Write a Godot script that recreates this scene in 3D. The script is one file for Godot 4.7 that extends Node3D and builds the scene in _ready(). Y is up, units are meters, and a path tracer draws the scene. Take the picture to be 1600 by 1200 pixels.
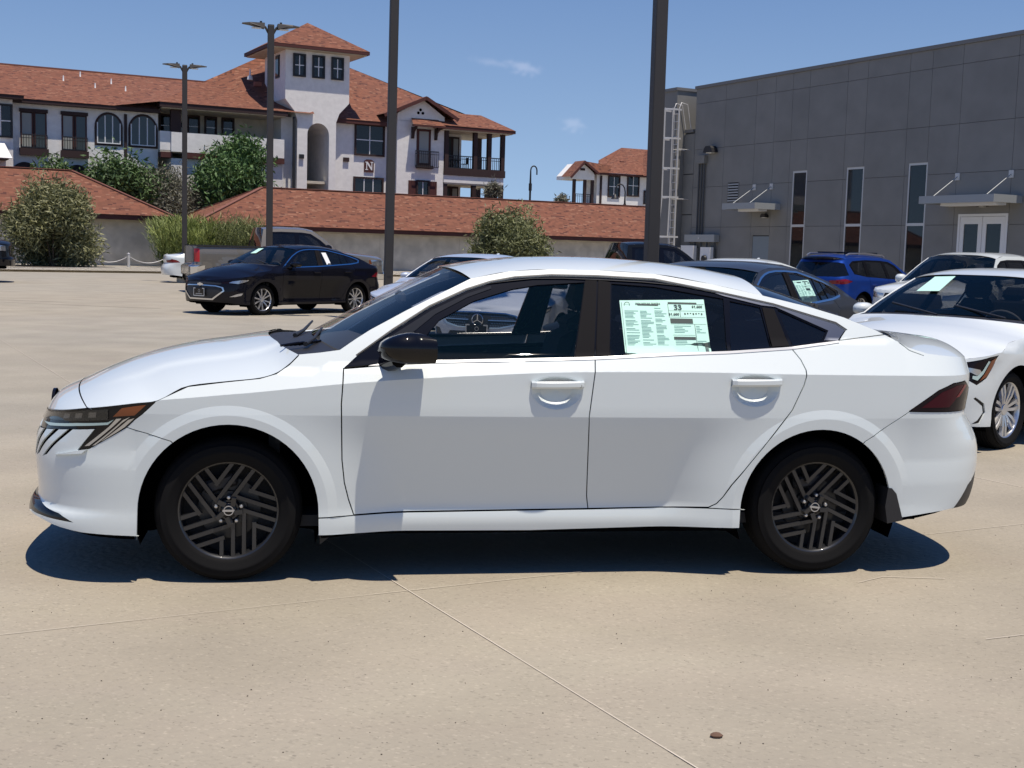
extends Node3D
# A white sedan on a concrete car lot at noon, parked cars, shingled apartments and a grey panelled building behind.

const GRID := 0.49165          # the street grid: b runs right and away, a runs left and away
const LEFT_LEAF := 0

var M := {}
var rng := RandomNumberGenerator.new()
var taken := {}


func _ready() -> void:
	rng.seed = 7
	var cam := Camera3D.new()
	cam.name = "camera"
	var p := 0.1016
	var r := 0.0276
	var right0 := Vector3(1, 0, 0)
	var up0 := Vector3(0, cos(p), -sin(p))
	var fwd := Vector3(0, -sin(p), -cos(p))
	var right := right0 * cos(r) + up0 * sin(r)
	var up := up0 * cos(r) - right0 * sin(r)
	cam.transform = Transform3D(Basis(right, up, -fwd).orthonormalized(), Vector3(0, 1.4637, 0))
	cam.fov = rad_to_deg(2.0 * atan(600.0 / 1986.17))
	cam.near = 0.1
	cam.far = 1500.0
	add_child(cam)
	cam.current = true

	var env := Environment.new()
	env.background_mode = Environment.BG_SKY
	var sky := Sky.new()
	var ps := ProceduralSkyMaterial.new()
	ps.sky_top_color = Color(0.20, 0.43, 0.76)
	ps.sky_horizon_color = Color(0.78, 0.92, 1.06)
	ps.sky_curve = 0.14
	ps.sky_energy_multiplier = 0.86
	ps.ground_bottom_color = Color(0.42, 0.39, 0.35)
	ps.ground_horizon_color = Color(0.55, 0.52, 0.48)
	ps.ground_energy_multiplier = 0.6
	ps.sun_angle_max = 1.0
	ps.sky_cover = cloud_cover()
	sky.sky_material = ps
	env.sky = sky
	env.tonemap_mode = Environment.TONE_MAPPER_LINEAR
	env.tonemap_exposure = 1.03
	env.sdfgi_enabled = true
	env.ssao_enabled = true
	env.ssil_enabled = true
	var we := WorldEnvironment.new()
	we.name = "world_environment"
	we.environment = env
	add_child(we)

	var sun := DirectionalLight3D.new()
	sun.name = "sun"
	sun.light_energy = 1.6
	sun.light_color = Color(1.0, 0.955, 0.89)
	sun.light_angular_distance = 0.5
	sun.shadow_enabled = true
	var to_sun := Vector3(0.165, 1.0, 0.222).normalized()
	sun.transform = Transform3D(Basis.looking_at(-to_sun, Vector3(0, 0, -1)), Vector3(0, 30, 0))
	add_child(sun)

	make_materials()
	build_ground()
	build_grey_building()
	build_garages()
	build_apartments()
	build_far_apartments()
	build_lamps()
	build_plants()
	build_hero()
	build_parked()
	build_debris()


# ------------------------------------------------------------------ helpers
func lin(rr: float, g: float, b: float) -> Color:
	return Color(rr, g, b).linear_to_srgb()


func mat(col: Color, rough := 0.6, metal := 0.0) -> StandardMaterial3D:
	var m := StandardMaterial3D.new()
	m.albedo_color = col
	m.roughness = rough
	m.metallic = metal
	return m


func paint(col: Color, metal := 0.0) -> StandardMaterial3D:
	var m := mat(col, 0.42, metal)
	m.clearcoat_enabled = true
	m.clearcoat = 1.0
	m.clearcoat_roughness = 0.025
	return m


func glass(col: Color, alpha: float) -> StandardMaterial3D:
	var m := mat(Color(col.r, col.g, col.b, alpha), 0.02)
	m.transparency = BaseMaterial3D.TRANSPARENCY_ALPHA
	return m


func numbered(parent: Node, called: String) -> String:
	var key := str(parent.get_instance_id()) + called
	var n: int = taken.get(key, -1) + 1
	taken[key] = n
	return called if n == 0 else "%s_%03d" % [called, n]


func base(called: String, label: String, category: String, at := Vector3.ZERO, turn := 0.0, group := "") -> Node3D:
	var o := Node3D.new()
	o.name = numbered(self, called)
	add_child(o, true)
	o.position = at
	o.rotation.y = turn
	tag(o, label, category, group)
	return o


func tag(o: Node, label: String, category: String, group := "") -> void:
	o.set_meta("label", label)
	o.set_meta("category", category)
	if group != "":
		o.set_meta("group", group)


func put(called: String, mesh: Mesh, m: Material, parent: Node = null) -> MeshInstance3D:
	var par: Node = parent if parent != null else self
	var o := MeshInstance3D.new()
	o.name = numbered(par, called)
	o.mesh = mesh
	o.material_override = m
	par.add_child(o, true)
	return o


func obj(called: String, st: SurfaceTool, m: Material, parent: Node = null) -> MeshInstance3D:
	return put(called, st.commit(), m, parent)


func struct(called: String, st: SurfaceTool, m: Material) -> MeshInstance3D:
	var o := obj(called, st, m)
	o.set_meta("kind", "structure")
	return o


func mb() -> SurfaceTool:
	var st := SurfaceTool.new()
	st.begin(Mesh.PRIMITIVE_TRIANGLES)
	return st


func tri(st: SurfaceTool, a: Vector3, b: Vector3, c: Vector3) -> void:
	var n := (c - a).cross(b - a)
	if n.length_squared() < 1e-16:
		return
	n = n.normalized()
	for v in [a, b, c]:
		st.set_normal(n)
		st.add_vertex(v)


# a, b, c, d clockwise as seen from outside
func quad(st: SurfaceTool, a: Vector3, b: Vector3, c: Vector3, d: Vector3) -> void:
	tri(st, a, b, c)
	tri(st, a, c, d)


func hexa(st: SurfaceTool, v: Array) -> void:
	# v: bottom ring 0..3 and top ring 4..7, both counter-clockwise seen from above
	var mid := Vector3.ZERO
	for q in v:
		mid += q / 8.0
	for f in [[0, 1, 2, 3], [4, 5, 6, 7], [0, 1, 5, 4], [1, 2, 6, 5], [2, 3, 7, 6], [3, 0, 4, 7]]:
		var a: Vector3 = v[f[0]]
		var b: Vector3 = v[f[1]]
		var c: Vector3 = v[f[2]]
		var d: Vector3 = v[f[3]]
		var n := (c - a).cross(b - a)
		if n.dot((a + c) * 0.5 - mid) >= 0.0:
			quad(st, a, b, c, d)
		else:
			quad(st, d, c, b, a)


func box(st: SurfaceTool, lo: Vector3, hi: Vector3) -> void:
	hexa(st, [Vector3(lo.x, lo.y, hi.z), Vector3(hi.x, lo.y, hi.z), Vector3(hi.x, lo.y, lo.z), Vector3(lo.x, lo.y, lo.z),
		Vector3(lo.x, hi.y, hi.z), Vector3(hi.x, hi.y, hi.z), Vector3(hi.x, hi.y, lo.z), Vector3(lo.x, hi.y, lo.z)])


func bx(lo: Vector3, hi: Vector3) -> SurfaceTool:
	var st := mb()
	box(st, lo, hi)
	return st


# a box with chamfered edges, in the frame of a transform
func cbox(st: SurfaceTool, t: Transform3D, size: Vector3, ch: float) -> void:
	var h := size * 0.5
	ch = minf(ch, minf(h.x, minf(h.y, h.z)) * 0.95)
	var ring := func(y: float, inset: float) -> Array:
		var x := h.x - inset
		var z := h.z - inset
		var c := ch if inset < ch * 0.5 else ch * 0.6
		return [Vector3(x, y, z - c), Vector3(x, y, -z + c), Vector3(x - c, y, -z), Vector3(-x + c, y, -z), Vector3(-x, y, -z + c), Vector3(-x, y, z - c), Vector3(-x + c, y, z), Vector3(x - c, y, z)]
	var rings := [ring.call(-h.y, ch), ring.call(-h.y + ch, 0.0), ring.call(h.y - ch, 0.0), ring.call(h.y, ch)]
	for k in 3:
		for i in 8:
			var j := (i + 1) % 8
			quad(st, t * (rings[k][i] as Vector3), t * (rings[k + 1][i] as Vector3), t * (rings[k + 1][j] as Vector3), t * (rings[k][j] as Vector3))
	for i in range(1, 7):
		tri(st, t * (rings[3][0] as Vector3), t * (rings[3][i + 1] as Vector3), t * (rings[3][i] as Vector3))
		tri(st, t * (rings[0][0] as Vector3), t * (rings[0][i] as Vector3), t * (rings[0][i + 1] as Vector3))


func smooth_tri(st: SurfaceTool, a: Vector3, b: Vector3, c: Vector3, na: Vector3, nb: Vector3, nc: Vector3) -> void:
	if (c - a).cross(b - a).length_squared() < 1e-18:
		return
	var flip := (c - a).cross(b - a).dot(na + nb + nc) < 0.0
	for k in ([0, 2, 1] if flip else [0, 1, 2]):
		st.set_normal([na, nb, nc][k])
		st.add_vertex([a, b, c][k])


# a tube along points, with a radius at each
func tube(st: SurfaceTool, pts: Array, rad: Array, sides := 8, cap := true) -> void:
	var rings := []
	var norms := []
	var prev := Vector3.ZERO
	for i in pts.size():
		var d: Vector3
		if i == 0:
			d = pts[1] - pts[0]
		elif i == pts.size() - 1:
			d = pts[i] - pts[i - 1]
		else:
			d = (pts[i + 1] - pts[i]).normalized() + (pts[i] - pts[i - 1]).normalized()
		d = d.normalized()
		var u := prev
		if i == 0:
			u = d.cross(Vector3.UP if absf(d.y) < 0.9 else Vector3.RIGHT)
		u = (u - d * u.dot(d)).normalized()
		prev = u
		var v := d.cross(u)
		var ring := []
		var nn := []
		for k in sides:
			var a := TAU * k / sides
			var n := u * cos(a) + v * sin(a)
			nn.append(n)
			ring.append((pts[i] as Vector3) + n * float(rad[i] if rad.size() > 1 else rad[0]))
		rings.append(ring)
		norms.append(nn)
	for i in pts.size() - 1:
		for k in sides:
			var j := (k + 1) % sides
			smooth_tri(st, rings[i][k], rings[i + 1][k], rings[i + 1][j], norms[i][k], norms[i + 1][k], norms[i + 1][j])
			smooth_tri(st, rings[i][k], rings[i + 1][j], rings[i][j], norms[i][k], norms[i + 1][j], norms[i][j])
	if cap:
		for e in [0, pts.size() - 1]:
			var out: Vector3 = (pts[0] - pts[1]) if e == 0 else (pts[e] - pts[e - 1])
			out = out.normalized()
			for k in range(1, sides - 1):
				smooth_tri(st, rings[e][0], rings[e][k], rings[e][k + 1], out, out, out)


func bar(a: Vector3, b: Vector3, rad: float, sides := 6) -> SurfaceTool:
	var st := mb()
	tube(st, [a, b], [rad], sides)
	return st


# a square bar between two points
func beam(st: SurfaceTool, a: Vector3, b: Vector3, w: float, h: float) -> void:
	var d := (b - a).normalized()
	var s := d.cross(Vector3.UP if absf(d.y) < 0.95 else Vector3.RIGHT).normalized()
	var u := s.cross(d).normalized()
	var v := []
	for e in [a, b]:
		for q in [[1, -1], [1, 1], [-1, 1], [-1, -1]]:
			v.append(e + s * (w * 0.5 * q[0]) + u * (h * 0.5 * q[1]))
	hexa(st, v)


# profile points (radius, along) turned round an axis through `at`
func lathe(st: SurfaceTool, prof: Array, at: Vector3, axis: Vector3, sides := 32, sharp := false) -> void:
	var u := axis.cross(Vector3.UP if absf(axis.y) < 0.9 else Vector3.RIGHT).normalized()
	var v := axis.cross(u)
	for i in prof.size() - 1:
		var p0: Vector2 = prof[i]
		var p1: Vector2 = prof[i + 1]
		var t := (p1 - p0)
		var n0 := Vector2(t.y, -t.x).normalized()
		var n1 := n0
		if not sharp:
			if i > 0:
				var q: Vector2 = p0 - (prof[i - 1] as Vector2)
				var m := Vector2(q.y, -q.x).normalized()
				if m.dot(n0) > 0.5:
					n0 = (n0 + m).normalized()
			if i < prof.size() - 2:
				var q: Vector2 = (prof[i + 2] as Vector2) - p1
				var m := Vector2(q.y, -q.x).normalized()
				if m.dot(n1) > 0.5:
					n1 = (n1 + m).normalized()
		for k in sides:
			var a := TAU * k / sides
			var b := TAU * (k + 1) / sides
			var da := u * cos(a) + v * sin(a)
			var db := u * cos(b) + v * sin(b)
			var A := at + da * p0.x + axis * p0.y
			var B := at + da * p1.x + axis * p1.y
			var C := at + db * p1.x + axis * p1.y
			var D := at + db * p0.x + axis * p0.y
			var nA := da * n0.x + axis * n0.y
			var nB := da * n1.x + axis * n1.y
			var nC := db * n1.x + axis * n1.y
			var nD := db * n0.x + axis * n0.y
			smooth_tri(st, A, B, C, nA, nB, nC)
			smooth_tri(st, A, C, D, nA, nC, nD)


# a flat polygon (x, y) given depth along z, from z0 to z1
func prism(st: SurfaceTool, poly: PackedVector2Array, z0: float, z1: float) -> void:
	var idx := Geometry2D.triangulate_polygon(poly)
	for i in range(0, idx.size(), 3):
		var a := poly[idx[i]]
		var b := poly[idx[i + 1]]
		var c := poly[idx[i + 2]]
		var ccw := (b - a).cross(c - a) > 0.0
		if not ccw:
			var sw := b
			b = c
			c = sw
		tri(st, Vector3(a.x, a.y, z1), Vector3(c.x, c.y, z1), Vector3(b.x, b.y, z1))
		tri(st, Vector3(a.x, a.y, z0), Vector3(b.x, b.y, z0), Vector3(c.x, c.y, z0))
	var cw := Geometry2D.is_polygon_clockwise(poly)
	for i in poly.size():
		var a := poly[i]
		var b := poly[(i + 1) % poly.size()]
		if cw:
			var sw := a
			a = b
			b = sw
		# counter-clockwise order here: outside lies to the right of a -> b
		quad(st, Vector3(a.x, a.y, z1), Vector3(b.x, b.y, z1), Vector3(b.x, b.y, z0), Vector3(a.x, a.y, z0))


func pv(a: Array) -> PackedVector2Array:
	var o := PackedVector2Array()
	for i in range(0, a.size(), 2):
		o.append(Vector2(a[i], a[i + 1]))
	return o


func rect(x0: float, y0: float, x1: float, y1: float) -> PackedVector2Array:
	return pv([x0, y0, x1, y0, x1, y1, x0, y1])


# a thick flat sheet: polygon top and the same polygon pushed along -normal
func sheet(st: SurfaceTool, pts: Array, thick: float) -> void:
	var n: Vector3 = ((pts[2] as Vector3) - pts[0]).cross((pts[1] as Vector3) - pts[0]).normalized()
	if n.y < 0.0:
		pts = pts.duplicate()
		pts.reverse()
		n = -n
	for i in range(1, pts.size() - 1):
		tri(st, pts[0], pts[i], pts[i + 1])
		tri(st, pts[0] - n * thick, pts[i + 1] - n * thick, pts[i] - n * thick)
	for i in pts.size():
		var a: Vector3 = pts[i]
		var b: Vector3 = pts[(i + 1) % pts.size()]
		quad(st, a, a - n * thick, b - n * thick, b)


func town(b: float, h: float, a: float) -> Vector3:
	return Basis(Vector3.UP, GRID) * Vector3(b, h, -a)


func hs(t: float, xs: PackedFloat32Array, ys: PackedFloat32Array) -> float:
	var n := xs.size()
	if t <= xs[0]:
		return ys[0]
	if t >= xs[n - 1]:
		return ys[n - 1]
	var i := 0
	while i < n - 2 and t > xs[i + 1]:
		i += 1
	var h := xs[i + 1] - xs[i]
	var d := (ys[i + 1] - ys[i]) / h
	var m0 := d
	var m1 := d
	if i > 0:
		var q := (ys[i] - ys[i - 1]) / (xs[i] - xs[i - 1])
		m0 = 0.0 if q * d <= 0.0 else 2.0 * q * d / (q + d)
	if i < n - 2:
		var q := (ys[i + 2] - ys[i + 1]) / (xs[i + 2] - xs[i + 1])
		m1 = 0.0 if q * d <= 0.0 else 2.0 * q * d / (q + d)
	var u := (t - xs[i]) / h
	var u2 := u * u
	var u3 := u2 * u
	return (2.0 * u3 - 3.0 * u2 + 1.0) * ys[i] + (u3 - 2.0 * u2 + u) * h * m0 + (3.0 * u2 - 2.0 * u3) * ys[i + 1] + (u3 - u2) * h * m1


func sm(a: float, b: float, x: float) -> float:
	var t := clampf((x - a) / (b - a), 0.0, 1.0)
	return t * t * (3.0 - 2.0 * t)


func word(called: String, text: String, height: float, m: Material, parent: Node, t: Transform3D, font := "Droid Sans", depth := 0.004) -> void:
	var tm := TextMesh.new()
	tm.text = text
	var f := SystemFont.new()
	f.font_names = PackedStringArray([font])
	f.font_weight = 700
	tm.font = f
	tm.font_size = 64
	tm.pixel_size = height / 46.0
	tm.depth = depth
	tm.curve_step = 4.0
	var o := put(called, tm, m, parent)
	o.transform = t


# ------------------------------------------------------------------ sky and materials
func cloud_cover() -> ImageTexture:
	var w := 4096
	var im := Image.create(w, 2048, false, Image.FORMAT_RGBA8)
	im.fill(Color(1, 1, 1, 0))
	var n := FastNoiseLite.new()
	n.seed = 11
	n.frequency = 0.09
	n.fractal_octaves = 5
	# azimuth, elevation of the middle, half sizes, tilt, strength: two thin fair-weather wisps
	for c in [[-1.35, 8.33, 0.95, 0.15, -0.10, 0.45], [0.15, 8.15, 0.80, 0.27, -0.15, 0.8], [2.42, 5.77, 0.50, 0.32, -0.1, 0.6]]:
		for py in range(-10, 11):
			for px in range(-24, 25):
				var az: float = c[0] + px * 0.0879
				var el: float = c[1] + py * 0.0879
				var dx: float = (az - c[0]) / c[2]
				var dy: float = (el - c[1] - (az - c[0]) * c[4]) / c[3]
				var d := sqrt(dx * dx + dy * dy)
				var a: float = (1.0 - sm(0.15, 1.25, d + n.get_noise_2d(px * 2.0, py * 3.0) * 0.9)) * c[5]
				if a <= 0.004:
					continue
				var x := posmod(int(az / 360.0 * w), w)
				var y := int((0.5 - el / 180.0) * 2048.0)
				var was := im.get_pixel(x, y).a
				im.set_pixel(x, y, Color(0.55, 0.50, 0.46, maxf(was, a * 0.75)))
	return ImageTexture.create_from_image(im)


func fbm(x: float, y: float, n: FastNoiseLite) -> float:
	return n.get_noise_2d(x, y)


func noise_tex(freq: float, octaves: int, lo: Color, hi: Color, size := 512, seed_ := 1, contrast := 1.0) -> NoiseTexture2D:
	var n := FastNoiseLite.new()
	n.seed = seed_
	n.noise_type = FastNoiseLite.TYPE_SIMPLEX_SMOOTH
	n.frequency = freq
	n.fractal_octaves = octaves
	var t := NoiseTexture2D.new()
	t.width = size
	t.height = size
	t.seamless = true
	t.noise = n
	var g := Gradient.new()
	g.set_color(0, lo)
	g.set_color(1, hi)
	g.set_offset(0, 0.5 - 0.5 / contrast)
	g.set_offset(1, 0.5 + 0.5 / contrast)
	t.color_ramp = g
	return t


func grey(v: float) -> Color:
	return Color(v, v, v)


func triplanar(m: StandardMaterial3D, scale: float) -> StandardMaterial3D:
	m.uv1_triplanar = true
	m.uv1_scale = Vector3.ONE * scale
	return m


func shingle_texture() -> ImageTexture:
	# 512 px to 7.2 m: courses of 14 cm, tabs of mixed length, each its own tone
	var im := Image.create(512, 512, false, Image.FORMAT_RGB8)
	var r := RandomNumberGenerator.new()
	r.seed = 5
	var rows := 50
	for row in rows:
		var y0 := int(512.0 * row / rows)
		var y1 := int(512.0 * (row + 1) / rows)
		var x := 0
		while x < 512:
			var w := r.randi_range(10, 26)
			var v := r.randf()
			var c := Color(0.475, 0.300, 0.230) * (0.91 + 0.16 * r.randf())
			if v > 0.90:
				c = Color(0.535, 0.375, 0.30) * (0.92 + 0.14 * r.randf())
			elif v < 0.08:
				c = Color(0.34, 0.20, 0.165)
			c.a = 1.0
			im.fill_rect(Rect2i(x, y0, w, y1 - y0), c)
			im.fill_rect(Rect2i(x, y1 - 2, w, 2), Color(c.r * 0.72, c.g * 0.72, c.b * 0.72))
			x += w
	return ImageTexture.create_from_image(im)


func make_materials() -> void:
	M.white = paint(lin(0.655, 0.715, 0.722))
	M.white2 = paint(lin(0.645, 0.695, 0.705))
	M.silver = paint(lin(0.50, 0.56, 0.66), 0.15)
	M.navy = paint(lin(0.005, 0.005, 0.009))
	M.black_paint = paint(lin(0.008, 0.009, 0.011))
	M.gunmetal = paint(lin(0.045, 0.05, 0.06), 0.4)
	M.blue = paint(lin(0.009, 0.040, 0.23), 0.3)
	M.pewter = paint(lin(0.165, 0.152, 0.133), 0.3)
	for dp in [M.navy, M.black_paint, M.gunmetal, M.blue]:
		dp.metallic_specular = 0.12
		dp.clearcoat = 0.5
	M.tan = paint(lin(0.55, 0.50, 0.40))
	M.gloss = paint(lin(0.004, 0.004, 0.006))
	M.gloss.metallic_specular = 0.1
	M.gloss.clearcoat = 0.7
	M.trim = mat(lin(0.018, 0.018, 0.02), 0.5)
	M.pillar = mat(lin(0.014, 0.0135, 0.015), 0.6)
	M.pillar.metallic_specular = 0.1
	M.pillar_trim = mat(lin(0.02, 0.023, 0.032), 0.6)
	M.pillar_trim.metallic_specular = 0.15
	M.belt = mat(lin(0.55, 0.56, 0.57), 0.35, 0.4)
	M.rubber = mat(lin(0.008, 0.008, 0.0085), 0.8)
	M.rubber.metallic_specular = 0.25
	M.rubber.normal_enabled = true
	M.rubber.normal_texture = bumps(0.12, 3, 21, 1.0)
	M.rubber.normal_scale = 0.25
	triplanar(M.rubber, 6.0)
	M.dark = mat(lin(0.003, 0.003, 0.0035), 0.95)
	M.dark.metallic_specular = 0.0
	M.cabin = mat(lin(0.035, 0.037, 0.040), 0.85)
	M.seat = mat(lin(0.016, 0.017, 0.02), 0.9)
	M.chrome = mat(lin(0.72, 0.73, 0.75), 0.12, 1.0)
	M.satin = mat(lin(0.16, 0.175, 0.215), 0.32, 0.85)
	M.rim_dark = paint(lin(0.021, 0.0225, 0.026), 0.3)
	M.rim_dark.metallic_specular = 0.3
	M.rim_silver = mat(lin(0.62, 0.63, 0.65), 0.28, 0.9)
	M.rim_well = mat(lin(0.012, 0.012, 0.013), 0.7)
	M.disc = mat(lin(0.07, 0.07, 0.07), 0.45, 0.8)
	M.steel = mat(lin(0.55, 0.55, 0.56), 0.3, 0.9)
	M.glass_front = glass(lin(0.004, 0.012, 0.012), 0.30)
	M.glass_rear = glass(lin(0.006, 0.008, 0.010), 0.10)
	M.glass_rear.albedo_color.a = 0.72
	M.glass_dark = glass(lin(0.006, 0.007, 0.009), 0.88)
	M.glass_wind = glass(lin(0.004, 0.010, 0.012), 0.24)
	M.glass_wind.metallic_specular = 0.34
	M.glass_front.metallic_specular = 0.38
	M.glass_rear.metallic_specular = 0.4
	M.lens = glass(lin(0.03, 0.032, 0.03), 0.55)
	M.lens_clear = glass(lin(0.5, 0.55, 0.55), 0.35)
	M.amber = mat(lin(0.20, 0.058, 0.018), 0.12)
	M.drl = mat(lin(0.45, 0.58, 0.56), 0.25)
	M.red_lens = mat(lin(0.17, 0.008, 0.014), 0.06)
	M.red_dark = mat(lin(0.045, 0.004, 0.010), 0.05)
	M.red_dark.metallic_specular = 0.3
	M.red_bright = mat(lin(0.45, 0.02, 0.03), 0.12)
	M.smoke_lens = mat(lin(0.010, 0.006, 0.009), 0.04)
	M.smoke_lens.metallic_specular = 0.3
	M.reflector = mat(lin(0.55, 0.56, 0.58), 0.18, 0.9)
	M.pole = mat(lin(0.034, 0.031, 0.030), 0.55)
	M.paper = mat(lin(0.50, 0.80, 0.70), 0.6)
	M.paper_white = mat(lin(0.78, 0.80, 0.80), 0.6)
	M.ink = mat(lin(0.02, 0.04, 0.04), 0.6)
	M.bulb = mat(lin(0.75, 0.75, 0.72), 0.3)
	# setting
	M.concrete = mat(Color.WHITE, 0.86)
	M.concrete.vertex_color_use_as_albedo = true
	M.concrete.albedo_texture = ground_texture()
	M.concrete.detail_enabled = true
	M.concrete.detail_blend_mode = BaseMaterial3D.BLEND_MODE_MUL
	M.concrete.detail_albedo = noise_tex(0.012, 6, grey(0.92), grey(1.0), 512, 3, 1.4)
	M.concrete.detail_uv_layer = BaseMaterial3D.DETAIL_UV_2
	M.concrete.normal_enabled = true
	M.concrete.normal_texture = bumps(0.08, 4, 9, 2.0)
	M.concrete.normal_scale = 0.35
	M.joint = mat(lin(0.56, 0.50, 0.42), 0.85)
	M.joint_faint = mat(lin(0.50, 0.45, 0.365), 0.85)
	M.crack = mat(lin(0.50, 0.45, 0.38), 0.9)
	M.scuff = mat(lin(0.355, 0.318, 0.252), 0.85)
	M.sand = mat(lin(0.58, 0.54, 0.46), 0.95)
	M.mulch = mat(lin(0.07, 0.055, 0.04), 0.98)
	M.kerb = mat(lin(0.58, 0.55, 0.49), 0.9)
	M.stucco = mat(lin(0.80, 0.79, 0.77), 0.92)
	M.stucco.albedo_texture = noise_tex(0.01, 5, grey(0.95), grey(1.0), 512, 4, 1.2)
	M.stucco.normal_enabled = true
	M.stucco.normal_texture = bumps(0.05, 4, 6, 3.0)
	M.stucco.normal_scale = 0.22
	triplanar(M.stucco, 0.35)
	M.cream = mat(lin(0.60, 0.55, 0.45), 0.92)
	M.cream.albedo_texture = noise_tex(0.012, 4, grey(0.9), grey(1.0), 256, 14, 1.4)
	triplanar(M.cream, 0.3)
	M.block = mat(lin(0.66, 0.62, 0.54), 0.95)
	M.block.albedo_texture = noise_tex(0.008, 5, grey(0.86), grey(1.0), 512, 15, 1.5)
	triplanar(M.block, 0.16)
	M.shingle = mat(Color.WHITE, 0.95)
	M.shingle.albedo_texture = shingle_texture()
	M.ridge = mat(lin(0.20, 0.085, 0.065), 0.95)
	M.brown = mat(lin(0.030, 0.012, 0.011), 0.7)
	M.maroon = mat(lin(0.070, 0.018, 0.014), 0.7)
	M.iron = mat(lin(0.012, 0.012, 0.014), 0.5)
	M.pane = glass(lin(0.012, 0.016, 0.018), 0.75)
	M.pane_far = mat(lin(0.05, 0.065, 0.068), 0.06)
	M.blind = mat(lin(0.30, 0.32, 0.31), 0.8)
	M.frame_white = mat(lin(0.72, 0.73, 0.74), 0.5)
	M.panel = mat(lin(0.215, 0.212, 0.200), 0.62)
	M.panel.albedo_texture = noise_tex(0.006, 6, grey(0.93), grey(1.0), 512, 18, 1.2)
	triplanar(M.panel, 0.22)
	M.panel_b = M.panel.duplicate()
	M.panel_b.albedo_color = lin(0.209, 0.207, 0.195)
	M.panel_c = M.panel.duplicate()
	M.panel_c.albedo_color = lin(0.220, 0.216, 0.203)
	M.panel_back = mat(lin(0.07, 0.078, 0.085), 0.8)
	M.coping = mat(lin(0.17, 0.165, 0.16), 0.5)
	M.alu = mat(lin(0.55, 0.55, 0.54), 0.42, 0.3)
	M.canopy = mat(lin(0.33, 0.35, 0.36), 0.5, 0.2)
	M.door_grey = mat(lin(0.19, 0.23, 0.26), 0.5)
	M.galv = mat(lin(0.60, 0.60, 0.60), 0.45, 0.3)
	M.bark = mat(lin(0.11, 0.085, 0.06), 0.95)


func bumps(freq: float, octaves: int, seed_: int, strength: float) -> NoiseTexture2D:
	var n := FastNoiseLite.new()
	n.seed = seed_
	n.frequency = freq
	n.fractal_octaves = octaves
	var t := NoiseTexture2D.new()
	t.width = 512
	t.height = 512
	t.seamless = true
	t.noise = n
	t.as_normal_map = true
	t.bump_strength = strength
	return t


# pores, trowel streaks and grit of the slab: 1024 px to 2.4 m
func ground_texture() -> ImageTexture:
	var n := 1024
	var im := Image.create(n, n, false, Image.FORMAT_RGB8)
	im.fill(Color(0.93, 0.93, 0.93))
	var r := RandomNumberGenerator.new()
	r.seed = 31
	for k in 26000:
		var v := 0.93 + r.randfn(0.0, 0.045)
		var s := r.randi_range(1, 4)
		im.fill_rect(Rect2i(r.randi_range(0, n - 5), r.randi_range(0, n - 3), s + r.randi_range(0, 3), s), grey(clampf(v, 0.7, 1.0)))
	for k in 900:
		var v := 0.93 + r.randfn(0.0, 0.03)
		im.fill_rect(Rect2i(r.randi_range(0, n - 60), r.randi_range(0, n - 3), r.randi_range(10, 58), 1), grey(clampf(v, 0.8, 1.0)))
	for k in 700:
		im.fill_rect(Rect2i(r.randi_range(0, n - 3), r.randi_range(0, n - 3), r.randi_range(1, 2), r.randi_range(1, 2)), grey(r.randf_range(0.45, 0.75)))
	for k in 300:
		im.fill_rect(Rect2i(r.randi_range(0, n - 3), r.randi_range(0, n - 3), 1, 1), grey(1.0))
	return ImageTexture.create_from_image(im)


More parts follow.
